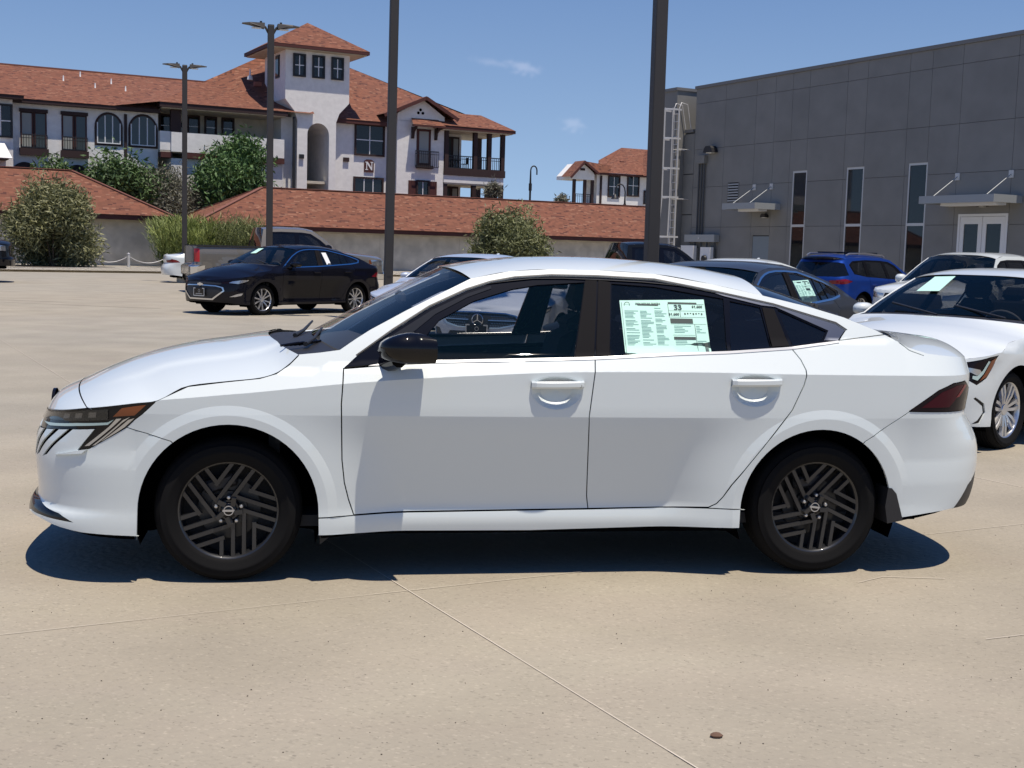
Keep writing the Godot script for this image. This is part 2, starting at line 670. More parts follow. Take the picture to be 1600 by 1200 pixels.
# ------------------------------------------------------------------ ground
func build_ground() -> void:
	var n := FastNoiseLite.new()
	n.seed = 3
	n.frequency = 0.16
	n.fractal_octaves = 5
	var n2 := FastNoiseLite.new()
	n2.seed = 8
	n2.frequency = 0.035
	n2.fractal_octaves = 3
	var xs := PackedFloat32Array()
	var zs := PackedFloat32Array()
	var v := -6.0
	for e in [[-700.0, -120.0, 80.0], [-120.0, -40.0, 8.0], [-40.0, -9.0, 0.8], [-9.0, 9.0, 0.12], [9.0, 40.0, 0.8], [40.0, 120.0, 8.0], [120.0, 701.0, 80.0]]:
		v = e[0]
		while v < float(e[1]) - 0.01:
			xs.append(v)
			v += e[2]
	for e in [[-900.0, -130.0, 90.0], [-130.0, -40.0, 6.0], [-40.0, -14.0, 0.5], [-14.0, -2.0, 0.12], [-2.0, 10.0, 2.0], [10.0, 100.0, 30.0]]:
		v = e[0]
		while v < float(e[1]) - 0.01:
			zs.append(v)
			v += e[2]
	var pos := PackedVector3Array()
	var nor := PackedVector3Array()
	var uv := PackedVector2Array()
	var uv2 := PackedVector2Array()
	var col := PackedColorArray()
	var idx := PackedInt32Array()
	for z in zs:
		for x in xs:
			pos.append(Vector3(x, 0, z))
			nor.append(Vector3.UP)
			var q := Basis(Vector3.UP, 0.4) * Vector3(x, 0, z)
			uv.append(Vector2(q.x, q.z) / 2.4)
			uv2.append(Vector2(x, z) / 9.0)
			var s := n.get_noise_2d(x * 0.7, z * 1.5) * 0.03 + n2.get_noise_2d(x, z) * 0.06
			var warm := n2.get_noise_2d(x + 90.0, z * 1.6 - 40.0)
			var c := Color(0.420, 0.372, 0.288) * (1.0 + s)
			c = c.lerp(Color(0.396, 0.366, 0.302) * (1.0 + s), clampf(0.5 + warm * 1.3, 0.0, 1.0))
			c.a = 1.0
			col.append(c)
	var w := xs.size()
	for j in zs.size() - 1:
		for i in w - 1:
			var a := j * w + i
			idx.append_array(PackedInt32Array([a, a + 1, a + w + 1, a, a + w + 1, a + w]))
	var arr := []
	arr.resize(Mesh.ARRAY_MAX)
	arr[Mesh.ARRAY_VERTEX] = pos
	arr[Mesh.ARRAY_NORMAL] = nor
	arr[Mesh.ARRAY_TEX_UV] = uv
	arr[Mesh.ARRAY_TEX_UV2] = uv2
	arr[Mesh.ARRAY_COLOR] = col
	arr[Mesh.ARRAY_INDEX] = idx
	var am := ArrayMesh.new()
	am.add_surface_from_arrays(Mesh.PRIMITIVE_TRIANGLES, arr)
	var g := put("ground", am, M.concrete)
	g.set_meta("kind", "structure")

	for k in range(-3, 14):
		joint_line(g, Vector3(2.17 + 4.85 * k, 0, 0), true)
	for k in range(0, 15):
		joint_line(g, Vector3(0, 0, 4.95 + 4.85 * k), false)
	# hairline cracks and scuffs with a shape of their own
	var marks := [[2.06, 5.86, 1.77, 5.865, 0.006], [1.77, 5.865, 1.62, 5.74, 0.004], [-8.16, 29.3, -13.4, 30.6, 0.16], [-11.0, 31.2, -15.0, 32.0, 0.18], [1.9, 4.9, 2.25, 5.05, 0.004]]
	for m in marks:
		var st := mb()
		var a := Vector3(m[0], 0.004, -m[1])
		var b := Vector3(m[2], 0.004, -m[3])
		var side: Vector3 = (b - a).cross(Vector3.UP).normalized() * m[4] * 0.5
		quad(st, a - side, b - side, b + side, a + side)
		obj("surface_crack" if m[4] < 0.05 else "tyre_mark", st, M.crack if m[4] < 0.05 else M.scuff, g)
	# raised bed with a kerb before the garages
	var st := mb()
	var bed := [town(-14, 0.11, 60.5), town(6.9, 0.11, 66.0), town(18.6, 0.11, 77.3), town(80, 0.11, 77.3), town(80, 0.11, 96), town(-14, 0.11, 96)]
	for i in range(1, bed.size() - 1):
		tri(st, bed[0], bed[i + 1], bed[i])
		tri(st, bed[0], bed[i], bed[i + 1])
	var bo := struct("gravel_bed_ground", st, M.sand)
	bo.set_meta("label", "strip of pale ground in front of the garages")
	st = mb()
	for i in 3:
		beam(st, bed[i] + Vector3(0, -0.045, 0), bed[i + 1] + Vector3(0, -0.045, 0), 0.17, 0.14)
	struct("kerb", st, M.kerb)


func joint_line(g: Node, at: Vector3, along_a: bool) -> void:
	var st := mb()
	var w := 0.0026 if along_a else 0.002
	var o := town(at.x, 0.004, at.z)
	var d := town(0, 0, 1) if along_a else town(1, 0, 0)
	var s := d.cross(Vector3.UP).normalized() * w
	var lo := 0.0 if along_a else -30.0
	for k in 80:
		var a := o + d * (lo + k)
		var b := o + d * (lo + k + 1.0)
		if a.z > -2.0 or a.z < -76.0 or a.length() > 80.0:
			continue
		var wob := s * rng.randf_range(0.55, 1.3)
		quad(st, a - wob, b - wob, b + wob, a + wob)
	if st.commit().get_surface_count() > 0:
		obj("slab_joint", st, M.joint if along_a else M.joint_faint, g)


# ------------------------------------------------------------------ the grey panelled building on the right
# local frame: x = away along the facade (-a), z = out of the facade
func grey_root(called: String, label: String, category: String, group := "") -> Node3D:
	# origin on the facade at a = 0, local x runs towards the camera, local z out to the left
	var o := base(called, label, category, town(31, 0, 0), GRID + PI * 1.5, group)
	return o


func fbox(st: SurfaceTool, lo: Vector3, hi: Vector3) -> void:
	box(st, Vector3(-hi.x, lo.y, lo.z), Vector3(-lo.x, hi.y, hi.z))


func fx(lo: Vector3, hi: Vector3) -> SurfaceTool:
	return bx(Vector3(-hi.x, lo.y, lo.z), Vector3(-lo.x, hi.y, hi.z))


func fbar(a: Vector3, b: Vector3, rad: float, sides := 6) -> SurfaceTool:
	return bar(Vector3(-a.x, a.y, a.z), Vector3(-b.x, b.y, b.z), rad, sides)


func flipped(p: PackedVector2Array) -> PackedVector2Array:
	var o := PackedVector2Array()
	for i in range(p.size() - 1, -1, -1):
		o.append(Vector2(-p[i].x, p[i].y))
	return o


func build_grey_building() -> void:
	# In this frame x = a (away), y = height, z = 31 - b reversed: +z points to smaller b (out of the wall)
	var g := grey_root("panelled_building", "tall dark grey building with flat panelled wall on the right", "building")
	var st := mb()
	fbox(st, Vector3(12, 0, -26), Vector3(42.76, 8.05, -0.06))
	fbox(st, Vector3(42.76, 0, -26), Vector3(44.9, 6.6, -0.06))
	obj("wall", st, M.panel_back, g)
	# wing at the far end
	obj("wing_wall", fx(Vector3(43.5, 0, -10), Vector3(45.2, 8.3, 0.42)), M.panel, g)
	obj("wing_coping", fx(Vector3(43.45, 8.3, -10.05), Vector3(45.25, 8.42, 0.48)), M.coping, g)
	# panels between recessed joints, holes left for windows and doors
	var cols := [12.0, 14.6, 16.5, 18.4, 20.3, 22.2, 24.8, 26.81, 28.92, 30.17, 31.13, 33.04, 34.0, 35.94, 36.85, 37.81, 38.92, 40.80, 42.76]
	var rows := [0.0, 1.15, 2.76, 4.36, 5.88, 7.70, 8.30]
	var holes := [[30.13, 30.96, 0.05, 4.76], [32.99, 33.84, 0.05, 4.76], [35.87, 36.65, 0.05, 4.76], [26.82, 28.73, 0.0, 3.09], [37.79, 38.83, 0.0, 2.44], [39.75, 40.48, 3.72, 4.48]]
	var jr := 0.006
	var pm := [M.panel, M.panel_b, M.panel_c, M.panel]
	for c in cols.size() - 1:
		for q in rows.size() - 1:
			var polys := [rect(cols[c] + jr, rows[q] + jr, cols[c + 1] - jr, rows[q + 1] - jr)]
			for hh in holes:
				var hole := rect(hh[0], hh[2], hh[1], hh[3])
				var left := []
				for pl in polys:
					for piece in Geometry2D.clip_polygons(pl, hole):
						if not Geometry2D.is_polygon_clockwise(piece):
							left.append(piece)
				polys = left
			for pl in polys:
				var s2 := mb()
				prism(s2, flipped(pl), -0.058, 0.0)
				obj("panel", s2, pm[rng.randi() % 4], g)
	obj("coping", fx(Vector3(11.9, 8.30, -0.5), Vector3(42.82, 8.42, 0.05)), M.coping, g)
	obj("coping", fx(Vector3(42.84, 6.6, -0.5), Vector3(43.44, 6.72, 0.05)), M.coping, g)
	# the lower stretch between the facade and the wing
	for q in 4:
		obj("panel", fx(Vector3(42.78, 1.64 * q + 0.02, -0.055), Vector3(43.48, 1.64 * q + 1.62, -0.004)), M.panel_b, g)
	# three tall windows
	for hh in [holes[0], holes[1], holes[2]]:
		var x0: float = hh[0]
		var x1: float = hh[1]
		var w := obj("window", fx(Vector3(x0, 0.05, -0.058), Vector3(x1, 4.76, -0.050)), M.dark, g)
		for fr in [[x0, x0 + 0.06, 0.05, 4.76], [x1 - 0.06, x1, 0.05, 4.76], [x0 + 0.06, x1 - 0.06, 4.69, 4.76], [x0 + 0.06, x1 - 0.06, 2.74, 2.83], [x0 + 0.06, x1 - 0.06, 0.05, 0.12]]:
			obj("frame", fx(Vector3(fr[0], fr[2], -0.05), Vector3(fr[1], fr[3], -0.012)), M.alu, w)
		for pn in [[0.12, 2.74], [2.83, 4.69]]:
			obj("pane", fx(Vector3(x0 + 0.06, pn[0], -0.046), Vector3(x1 - 0.06, pn[1], -0.036)), M.pane, w)
	# double glass door
	var ent := obj("entrance", fx(Vector3(26.82, 0.0, -0.058), Vector3(28.73, 3.09, -0.050)), M.dark, g)
	for fr in [[26.82, 26.90, 0.0, 3.09], [28.65, 28.73, 0.0, 3.09], [26.90, 28.65, 3.01, 3.09]]:
		obj("frame", fx(Vector3(fr[0], fr[2], -0.05), Vector3(fr[1], fr[3], 0.02)), M.frame_white, ent)
	for s in 2:
		var x0 := 26.91 + s * 0.875
		var x1 := x0 + 0.855
		var d := mb()
		fbox(d, Vector3(x0, 0.02, -0.03), Vector3(x0 + 0.15, 3.0, 0.012))
		fbox(d, Vector3(x1 - 0.15, 0.02, -0.03), Vector3(x1, 3.0, 0.012))
		fbox(d, Vector3(x0 + 0.15, 2.78, -0.03), Vector3(x1 - 0.15, 3.0, 0.012))
		fbox(d, Vector3(x0 + 0.15, 0.02, -0.03), Vector3(x1 - 0.15, 0.3, 0.012))
		obj("door_leaf", d, M.frame_white, ent)
		obj("pane", fx(Vector3(x0 + 0.15, 0.3, -0.02), Vector3(x1 - 0.15, 2.78, -0.01)), M.pane, ent)
		obj("handle", fbar(Vector3(27.78 + (s - 0.5) * 0.16, 0.95, 0.05), Vector3(27.78 + (s - 0.5) * 0.16, 1.35, 0.05), 0.014), M.alu, ent)
	# flush service door
	var sd := obj("service_door", fx(Vector3(37.83, 0.02, -0.056), Vector3(38.79, 2.40, -0.02)), M.door_grey, g)
	obj("frame", fx(Vector3(37.79, 0.0, -0.058), Vector3(37.83, 2.44, -0.006)), M.panel_b, sd)
	obj("frame", fx(Vector3(38.79, 0.0, -0.058), Vector3(38.83, 2.44, -0.006)), M.panel_b, sd)
	obj("handle", fx(Vector3(37.9, 1.0, -0.02), Vector3(38.0, 1.06, 0.03)), M.alu, sd)
	# louvred vent
	var lv := obj("vent", fx(Vector3(39.75, 3.72, -0.058), Vector3(40.48, 4.48, -0.052)), M.dark, g)
	for k in 7:
		obj("louvre", fx(Vector3(39.79, 3.75 + k * 0.105, -0.05), Vector3(40.44, 3.81 + k * 0.105, 0.012)), M.canopy, lv)
	for x in [39.75, 40.45]:
		obj("frame", fx(Vector3(x, 3.72, -0.05), Vector3(x + 0.03, 4.48, 0.015)), M.panel_b, lv)
	for c in [[37.25, 39.20, "flat steel canopy over the plain grey service door", 38.8, 37.8], [26.35, 29.25, "flat steel canopy over the white double glass door", 28.86, 26.8]]:
		canopy(c)
	# lamps on the wall
	for w in [[41.48, 5.80, "black wall lamp high on the dark grey wall near the ladder", 1.0], [38.05, 3.16, "small black wall lamp under the left canopy", 0.55], [27.75, 3.36, "small black wall lamp above the white double door", 0.55]]:
		var l := grey_root("wall_lamp", w[2], "lamp", "black lamps on the grey wall")
		l.position += l.basis * Vector3(-w[0], w[1], 0)
		var k: float = w[3]
		var s2 := mb()
		prism(s2, pv([-0.30 * k, -0.10 * k, -0.24 * k, 0.06 * k, -0.14 * k, 0.15 * k, 0.14 * k, 0.15 * k, 0.24 * k, 0.06 * k, 0.30 * k, -0.10 * k]), 0.002, 0.30 * k)
		obj("housing", s2, M.iron, l)
		obj("lens", fx(Vector3(-0.16 * k, -0.13 * k, 0.05 * k), Vector3(0.16 * k, -0.102 * k, 0.25 * k)), M.bulb, l)
	# conduits, gutter box and meter panels
	var cd := grey_root("conduit_run", "vertical pipes running up the dark grey wall beside the ladder", "pipes")
	for x in [41.95, 42.12, 42.30]:
		obj("pipe", fbar(Vector3(x, 2.46, 0.06), Vector3(x, 5.45, 0.06), 0.035), M.panel_back, cd)
	obj("head_box", fx(Vector3(41.85, 5.30, 0.002), Vector3(42.42, 5.62, 0.16)), M.panel_b, cd)
	var tr := grey_root("wireway_box", "long grey steel box on brackets under the vertical pipes", "electrical box")
	obj("body", fx(Vector3(40.85, 2.17, 0.01), Vector3(42.85, 2.46, 0.26)), M.canopy, tr)
	obj("latch", fx(Vector3(41.82, 2.28, 0.262), Vector3(41.90, 2.36, 0.28)), M.alu, tr)
	for x in [41.0, 41.5, 41.9, 42.3]:
		obj("pipe", fbar(Vector3(x, 0.0, 0.12), Vector3(x, 2.168, 0.12), 0.04), M.panel_back, tr)
	for e in [[42.1, 42.95, 0.85, 2.02, "white electrical panel left of the pipes"], [40.98, 41.62, 0.85, 1.96, "white electrical panel with a round dark meter"]]:
		var ep := grey_root("electrical_panel", e[4], "electrical box", "white electrical panels under the long steel box")
		obj("case", fx(Vector3(e[0], e[2], 0.17), Vector3(e[1], e[3], 0.34)), M.frame_white, ep)
		obj("back_plate", fx(Vector3(e[0] + 0.1, e[2] + 0.1, 0.004), Vector3(e[1] - 0.1, e[3] - 0.1, 0.168)), M.canopy, ep)
		if e[0] < 41.5:
			var md := mb()
			lathe(md, [Vector2(0.0, 0.10), Vector2(0.13, 0.09), Vector2(0.15, 0.0)], Vector3(-41.3, 1.5, 0.342), Vector3(0, 0, 1), 20)
			obj("meter", md, M.iron, ep)
	# caged ladder
	var ld := grey_root("caged_ladder", "tall pale steel ladder with a safety cage at the end of the grey wall", "ladder")
	var x0 := -43.42
	var x1 := -43.05
	var zz := 0.62
	for x in [x0, x1]:
		obj("rail", bx(Vector3(x - 0.022, 0.4, zz - 0.03), Vector3(x + 0.022, 7.5, zz + 0.03)), M.galv, ld)
	for k in 23:
		obj("rung", bar(Vector3(x0 + 0.022, 0.6 + k * 0.305, zz), Vector3(x1 - 0.022, 0.6 + k * 0.305, zz), 0.014), M.galv, ld)
	for h in [1.9, 3.9, 5.9]:
		for x in [x0, x1]:
			obj("bracket", bar(Vector3(x, h, 0.0), Vector3(x, h, zz - 0.03), 0.016), M.galv, ld)
	var hoops := [2.35, 3.95, 5.1, 6.3, 7.45]
	for h in hoops:
		var s2 := mb()
		var pts := []
		var flare := 1.22 if h < 3.0 else 1.0
		for k in 13:
			var a: float = PI * k / 12.0
			pts.append(Vector3((x0 + x1) * 0.5 - cos(a) * 0.36 * flare, h, zz + sin(a) * 0.78 * flare))
		for k in 12:
			beam(s2, pts[k], pts[k + 1], 0.012, 0.07)
		obj("hoop", s2, M.galv, ld)
	for k in [2, 4, 6, 8, 10]:
		var a: float = PI * k / 12.0
		var lo := Vector3((x0 + x1) * 0.5 - cos(a) * 0.36 * 1.22, 2.3, zz + sin(a) * 0.78 * 1.22)
		var md := Vector3((x0 + x1) * 0.5 - cos(a) * 0.36, 3.95, zz + sin(a) * 0.78)
		var s2 := mb()
		beam(s2, lo, md, 0.045, 0.012)
		beam(s2, md, Vector3(md.x, 7.5, md.z), 0.045, 0.012)
		obj("cage_strap", s2, M.galv, ld)
	for x in [x0, x1]:
		var s2 := mb()
		tube(s2, [Vector3(x, 7.5, zz), Vector3(x, 7.75, zz - 0.1), Vector3(x, 7.7, zz - 0.4), Vector3(x, 6.75, zz - 0.62)], [0.02], 6)
		obj("grab_rail", s2, M.galv, ld)


func canopy(c: Array) -> void:
	var g := grey_root("door_canopy", c[2], "canopy", "steel canopies on the grey wall")
	var x0: float = c[0]
	var x1: float = c[1]
	var s := mb()
	fbox(s, Vector3(x0, 3.56, 0.004), Vector3(x1, 3.60, 1.2))
	obj("roof_plate", s, M.canopy, g)
	for e in [[x0, x1, 1.16, 1.2], [x0, x0 + 0.04, 0.004, 1.16], [x1 - 0.04, x1, 0.004, 1.16]]:
		obj("fascia", fx(Vector3(e[0], 3.37, e[2]), Vector3(e[1], 3.56, e[3])), M.canopy, g)
	obj("light_strip", fx(Vector3(x0 + 0.15, 3.30, 0.5), Vector3(x1 - 0.6, 3.55, 0.9)), M.frame_white, g)
	for x in [c[3], c[4]]:
		obj("wall_plate", fx(Vector3(x - 0.09, 4.14, 0.002), Vector3(x + 0.09, 4.36, 0.03)), M.alu, g)
		obj("tie_rod", fbar(Vector3(x, 4.24, 0.03), Vector3(x, 3.60, 1.0), 0.016), M.canopy, g)


# ------------------------------------------------------------------ roofs with hips: eave rectangle, ridge line
func hip_roof(parent: Node, x0: float, x1: float, z0: float, z1: float, eave: float, ridge: float, r0: float, r1: float, called := "roof") -> void:
	var zm := (z0 + z1) * 0.5
	var st := mb()
	var A := Vector3(x0, eave, z1)
	var B := Vector3(x1, eave, z1)
	var C := Vector3(x1, eave, z0)
	var D := Vector3(x0, eave, z0)
	var P := Vector3(r0, ridge, zm)
	var Q := Vector3(r1, ridge, zm)
	slope(st, [A, P, Q, B])
	slope(st, [C, Q, P, D])
	slope(st, [D, P, A])
	slope(st, [B, Q, C])
	obj(called, st, M.shingle, parent)
	var cap := mb()
	for e in [[A, P], [D, P], [B, Q], [C, Q], [P, Q]]:
		if (e[0] as Vector3).distance_to(e[1]) > 0.1:
			beam(cap, e[0] + Vector3(0, 0.02, 0), e[1] + Vector3(0, 0.02, 0), 0.28, 0.05)
	obj("ridge_cap", cap, M.ridge, parent)


# shingle faces carry UVs in metres along the eave and up the slope
func slope(st: SurfaceTool, pts: Array) -> void:
	var n: Vector3 = ((pts[2] as Vector3) - pts[0]).cross((pts[1] as Vector3) - pts[0]).normalized()
	if n.y < 0.0:
		pts.reverse()
		n = -n
	var u: Vector3 = Vector3.UP.cross(n).normalized()
	if u.length() < 0.1:
		u = Vector3.RIGHT
	var v: Vector3 = n.cross(u)
	for i in range(1, pts.size() - 1):
		for q in [pts[0], pts[i], pts[i + 1]]:
			st.set_normal(n)
			st.set_uv(Vector2((q as Vector3).dot(u), -(q as Vector3).dot(v)) / 7.2)
			st.add_vertex(q)


func build_garages() -> void:
	# left garage: eave 3.2 m, hip end at b = 18.9
	var g := base("garage_block", "long low garage with red shingle hip roof behind the round olive bush", "garage", town(0, 0, 80.4), GRID)
	obj("wall", bx(Vector3(-22, 0, -7.6), Vector3(18.32, 3.0, -0.9)), M.block, g)
	obj("fascia", bx(Vector3(-22.4, 2.93, -8.1), Vector3(18.80, 3.21, 0.0)), M.maroon, g)
	obj("soffit_band", bx(Vector3(-22.2, 2.78, -7.9), Vector3(18.4, 2.928, -0.85)), M.cream, g)
	hip_roof(g, -22.5, 18.9, -8.2, 0.08, 3.22, 5.95, -18.0, 13.4)
	for x in [-6.0, 2.0, 8.0, 13.0]:
		obj("wall_joint", bx(Vector3(x, 0, -0.898), Vector3(x + 0.03, 2.77, -0.89)), M.crack, g)
	# right garage, long, running behind the pickup to the far lamp post
	var h := base("garage_block", "very long low garage with red shingle roof below the tower apartments", "garage", town(0, 0, 80.4), GRID)
	obj("wall", bx(Vector3(20.6, 0, -7.6), Vector3(62, 2.75, -0.9)), M.block, h)
	obj("fascia", bx(Vector3(20.15, 2.62, -8.1), Vector3(62.4, 2.88, 0.0)), M.maroon, h)
	obj("soffit_band", bx(Vector3(20.4, 2.50, -7.9), Vector3(62.1, 2.618, -0.85)), M.cream, h)
	hip_roof(h, 20.05, 62.5, -8.2, 0.08, 2.89, 5.50, 25.7, 59.0)
	for x in [27.0, 33.0, 39.0, 45.0, 51.0, 57.0]:
		obj("wall_joint", bx(Vector3(x, 0, -0.898), Vector3(x + 0.03, 2.49, -0.89)), M.crack, h)
	# chain and posts before the left garage
	var posts := [[13.0, 76.2], [15.2, 76.0], [17.4, 75.9]]
	for k in posts.size():
		var o := base("chain_post", ["short grey post in front of the left garage, half hidden by the olive bush", "short grey post right of the olive bush holding a slack chain", "short grey post beside the feathery green shrub"][k], "post", town(posts[k][0], 0, posts[k][1]), GRID, "posts with a slack chain")
		obj("shaft", bar(Vector3(0, 0, 0), Vector3(0, 0.85, 0), 0.09, 10), M.galv, o)
		var cp := mb()
		lathe(cp, [Vector2(0.1, 0.0), Vector2(0.1, 0.05), Vector2(0.0, 0.1)], Vector3(0, 0.85, 0), Vector3.UP, 12)
		obj("cap", cp, M.galv, o)
	for k in 2:
		var st := mb()
		var pts := []
		var p0 := town(posts[k][0], 0.75, posts[k][1])
		var p1 := town(posts[k + 1][0], 0.75, posts[k + 1][1])
		for i in 11:
			var t := i / 10.0
			pts.append(p0.lerp(p1, t) - Vector3(0, 0.38 * 4.0 * t * (1.0 - t), 0))
		tube(st, pts, [0.022], 5)
		tag(obj("chain", st, M.galv), ["slack pale chain between the bush and the middle post", "slack pale chain ending at the post by the feathery shrub"][k], "chain", "slack chains")


# ------------------------------------------------------------------ apartments
# frame: x = b, z = out towards the camera, origin on the plane a = 92
func window_in(g: Node, x0: float, x1: float, y0: float, y1: float, z: float, rail: Material = M.brown, cols := 2, rows := 2, bars: Material = null) -> void:
	var w := obj("window", bx(Vector3(x0, y0, z - 0.02), Vector3(x1, y1, z + 0.03)), M.blind, g)
	var f := 0.13
	for e in [[x0, x0 + f, y0, y1], [x1 - f, x1, y0, y1], [x0 + f, x1 - f, y1 - f, y1], [x0 + f, x1 - f, y0, y0 + f]]:
		obj("frame", bx(Vector3(e[0], e[2], z + 0.03), Vector3(e[1], e[3], z + 0.14)), rail, w)
	obj("pane", bx(Vector3(x0 + f, y0 + f, z + 0.04), Vector3(x1 - f, y1 - f, z + 0.055)), M.pane, w)
	var bm: Material = bars if bars != null else M.frame_white
	for k in range(1, cols):
		var x := lerpf(x0 + f, x1 - f, float(k) / cols)
		obj("sash_bar", bx(Vector3(x - 0.035, y0 + f, z + 0.056), Vector3(x + 0.035, y1 - f, z + 0.09)), bm, w)
	for k in range(1, rows):
		var y := lerpf(y0 + f, y1 - f, float(k) / rows)
		obj("sash_bar", bx(Vector3(x0 + f, y - 0.035, z + 0.057), Vector3(x1 - f, y + 0.035, z + 0.085)), bm, w)


func railing(g: Node, x0: float, x1: float, y0: float, y1: float, z: float, step := 0.16) -> void:
	var r := obj("railing", bx(Vector3(x0, y1 - 0.07, z - 0.03), Vector3(x1, y1, z + 0.03)), M.iron, g)
	obj("bottom_rail", bx(Vector3(x0, y0, z - 0.025), Vector3(x1, y0 + 0.05, z + 0.025)), M.iron, r)
	obj("mid_rail", bx(Vector3(x0, y1 - 0.27, z - 0.02), Vector3(x1, y1 - 0.23, z + 0.02)), M.iron, r)
	var n := int((x1 - x0) / step)
	for k in n + 1:
		var x := lerpf(x0, x1, float(k) / n)
		obj("baluster", bx(Vector3(x - 0.018, y0 + 0.05, z - 0.018), Vector3(x + 0.018, y1 - 0.07, z + 0.018)), M.iron, r)


func arch_poly(x0: float, x1: float, y0: float, y1: float) -> PackedVector2Array:
	var p := PackedVector2Array([Vector2(x0, y0), Vector2(x1, y0)])
	var rx := (x1 - x0) * 0.5
	var ry := minf(rx * 1.05, y1 - y0)
	for k in 17:
		var a := PI * k / 16.0
		p.append(Vector2((x0 + x1) * 0.5 + cos(a) * rx, y1 - ry + sin(a) * ry))
	return p


func arch_window(g: Node, x0: float, x1: float, y0: float, y1: float, z: float) -> void:
	var st := mb()
	prism(st, arch_poly(x0, x1, y0, y1), z, z + 0.06)
	var w := obj("arched_window", st, M.brown, g)
	st = mb()
	prism(st, arch_poly(x0 + 0.15, x1 - 0.15, y0 + 0.14, y1 - 0.15), z + 0.061, z + 0.07)
	obj("pane", st, M.pane_far, w)
	for k in 4:
		var x := lerpf(x0 + 0.18, x1 - 0.18, k / 3.0)
		var top := y1 - 0.17 - (0.55 if k == 0 or k == 3 else 0.08)
		obj("sash_bar", bx(Vector3(x - 0.035, y0 + 0.14, z + 0.071), Vector3(x + 0.035, top, z + 0.11)), M.frame_white, w)
	obj("sash_bar", bx(Vector3(x0 + 0.15, y0 + 0.14, z + 0.0715), Vector3(x1 - 0.15, y0 + 0.21, z + 0.112)), M.frame_white, w)


func french_door(g: Node, x0: float, x1: float, y0: float, y1: float, z: float) -> void:
	var d := obj("french_window", bx(Vector3(x0, y0, z - 0.02), Vector3(x1, y1, z + 0.03)), M.brown, g)
	obj("head_trim", bx(Vector3(x0 - 0.06, y1 - 0.18, z + 0.03), Vector3(x1 + 0.06, y1 + 0.05, z + 0.16)), M.brown, d)
	obj("sill_box", bx(Vector3(x0 - 0.08, y0 - 0.05, z + 0.03), Vector3(x1 + 0.08, y0 + 0.42, z + 0.34)), M.brown, d)
	var w := x1 - x0
	for s in 2:
		var a := x0 + 0.10 + s * (w * 0.5 + 0.02)
		var b := a + w * 0.5 - 0.22
		obj("pane", bx(Vector3(a, y0 + 0.5, z + 0.03), Vector3(b, y1 - 0.25, z + 0.05)), M.blind if s == 0 else M.pane_far, d)
		obj("frame", bx(Vector3(a - 0.06, y0 + 0.5, z + 0.031), Vector3(a, y1 - 0.25, z + 0.09)), M.maroon, d)
		obj("frame", bx(Vector3(b, y0 + 0.5, z + 0.031), Vector3(b + 0.06, y1 - 0.25, z + 0.09)), M.maroon, d)
	railing(g, x0, x1, y0 + 0.45, y0 + 1.35, z + 0.30)


func roof_vent(g: Node, b: float, h: float, z: float, boxy := false) -> void:
	if boxy:
		obj("roof_vent", bx(Vector3(b - 0.25, h - 0.2, z - 0.25), Vector3(b + 0.25, h + 0.10, z + 0.25)), M.ridge, g)
		return
	var st := mb()
	lathe(st, [Vector2(0.22, -0.3), Vector2(0.18, -0.06), Vector2(0.055, 0.06), Vector2(0.045, 0.5), Vector2(0.0, 0.51)], Vector3(b, h, z), Vector3.UP, 10)
	obj("vent_pipe", st, M.frame_white, g)


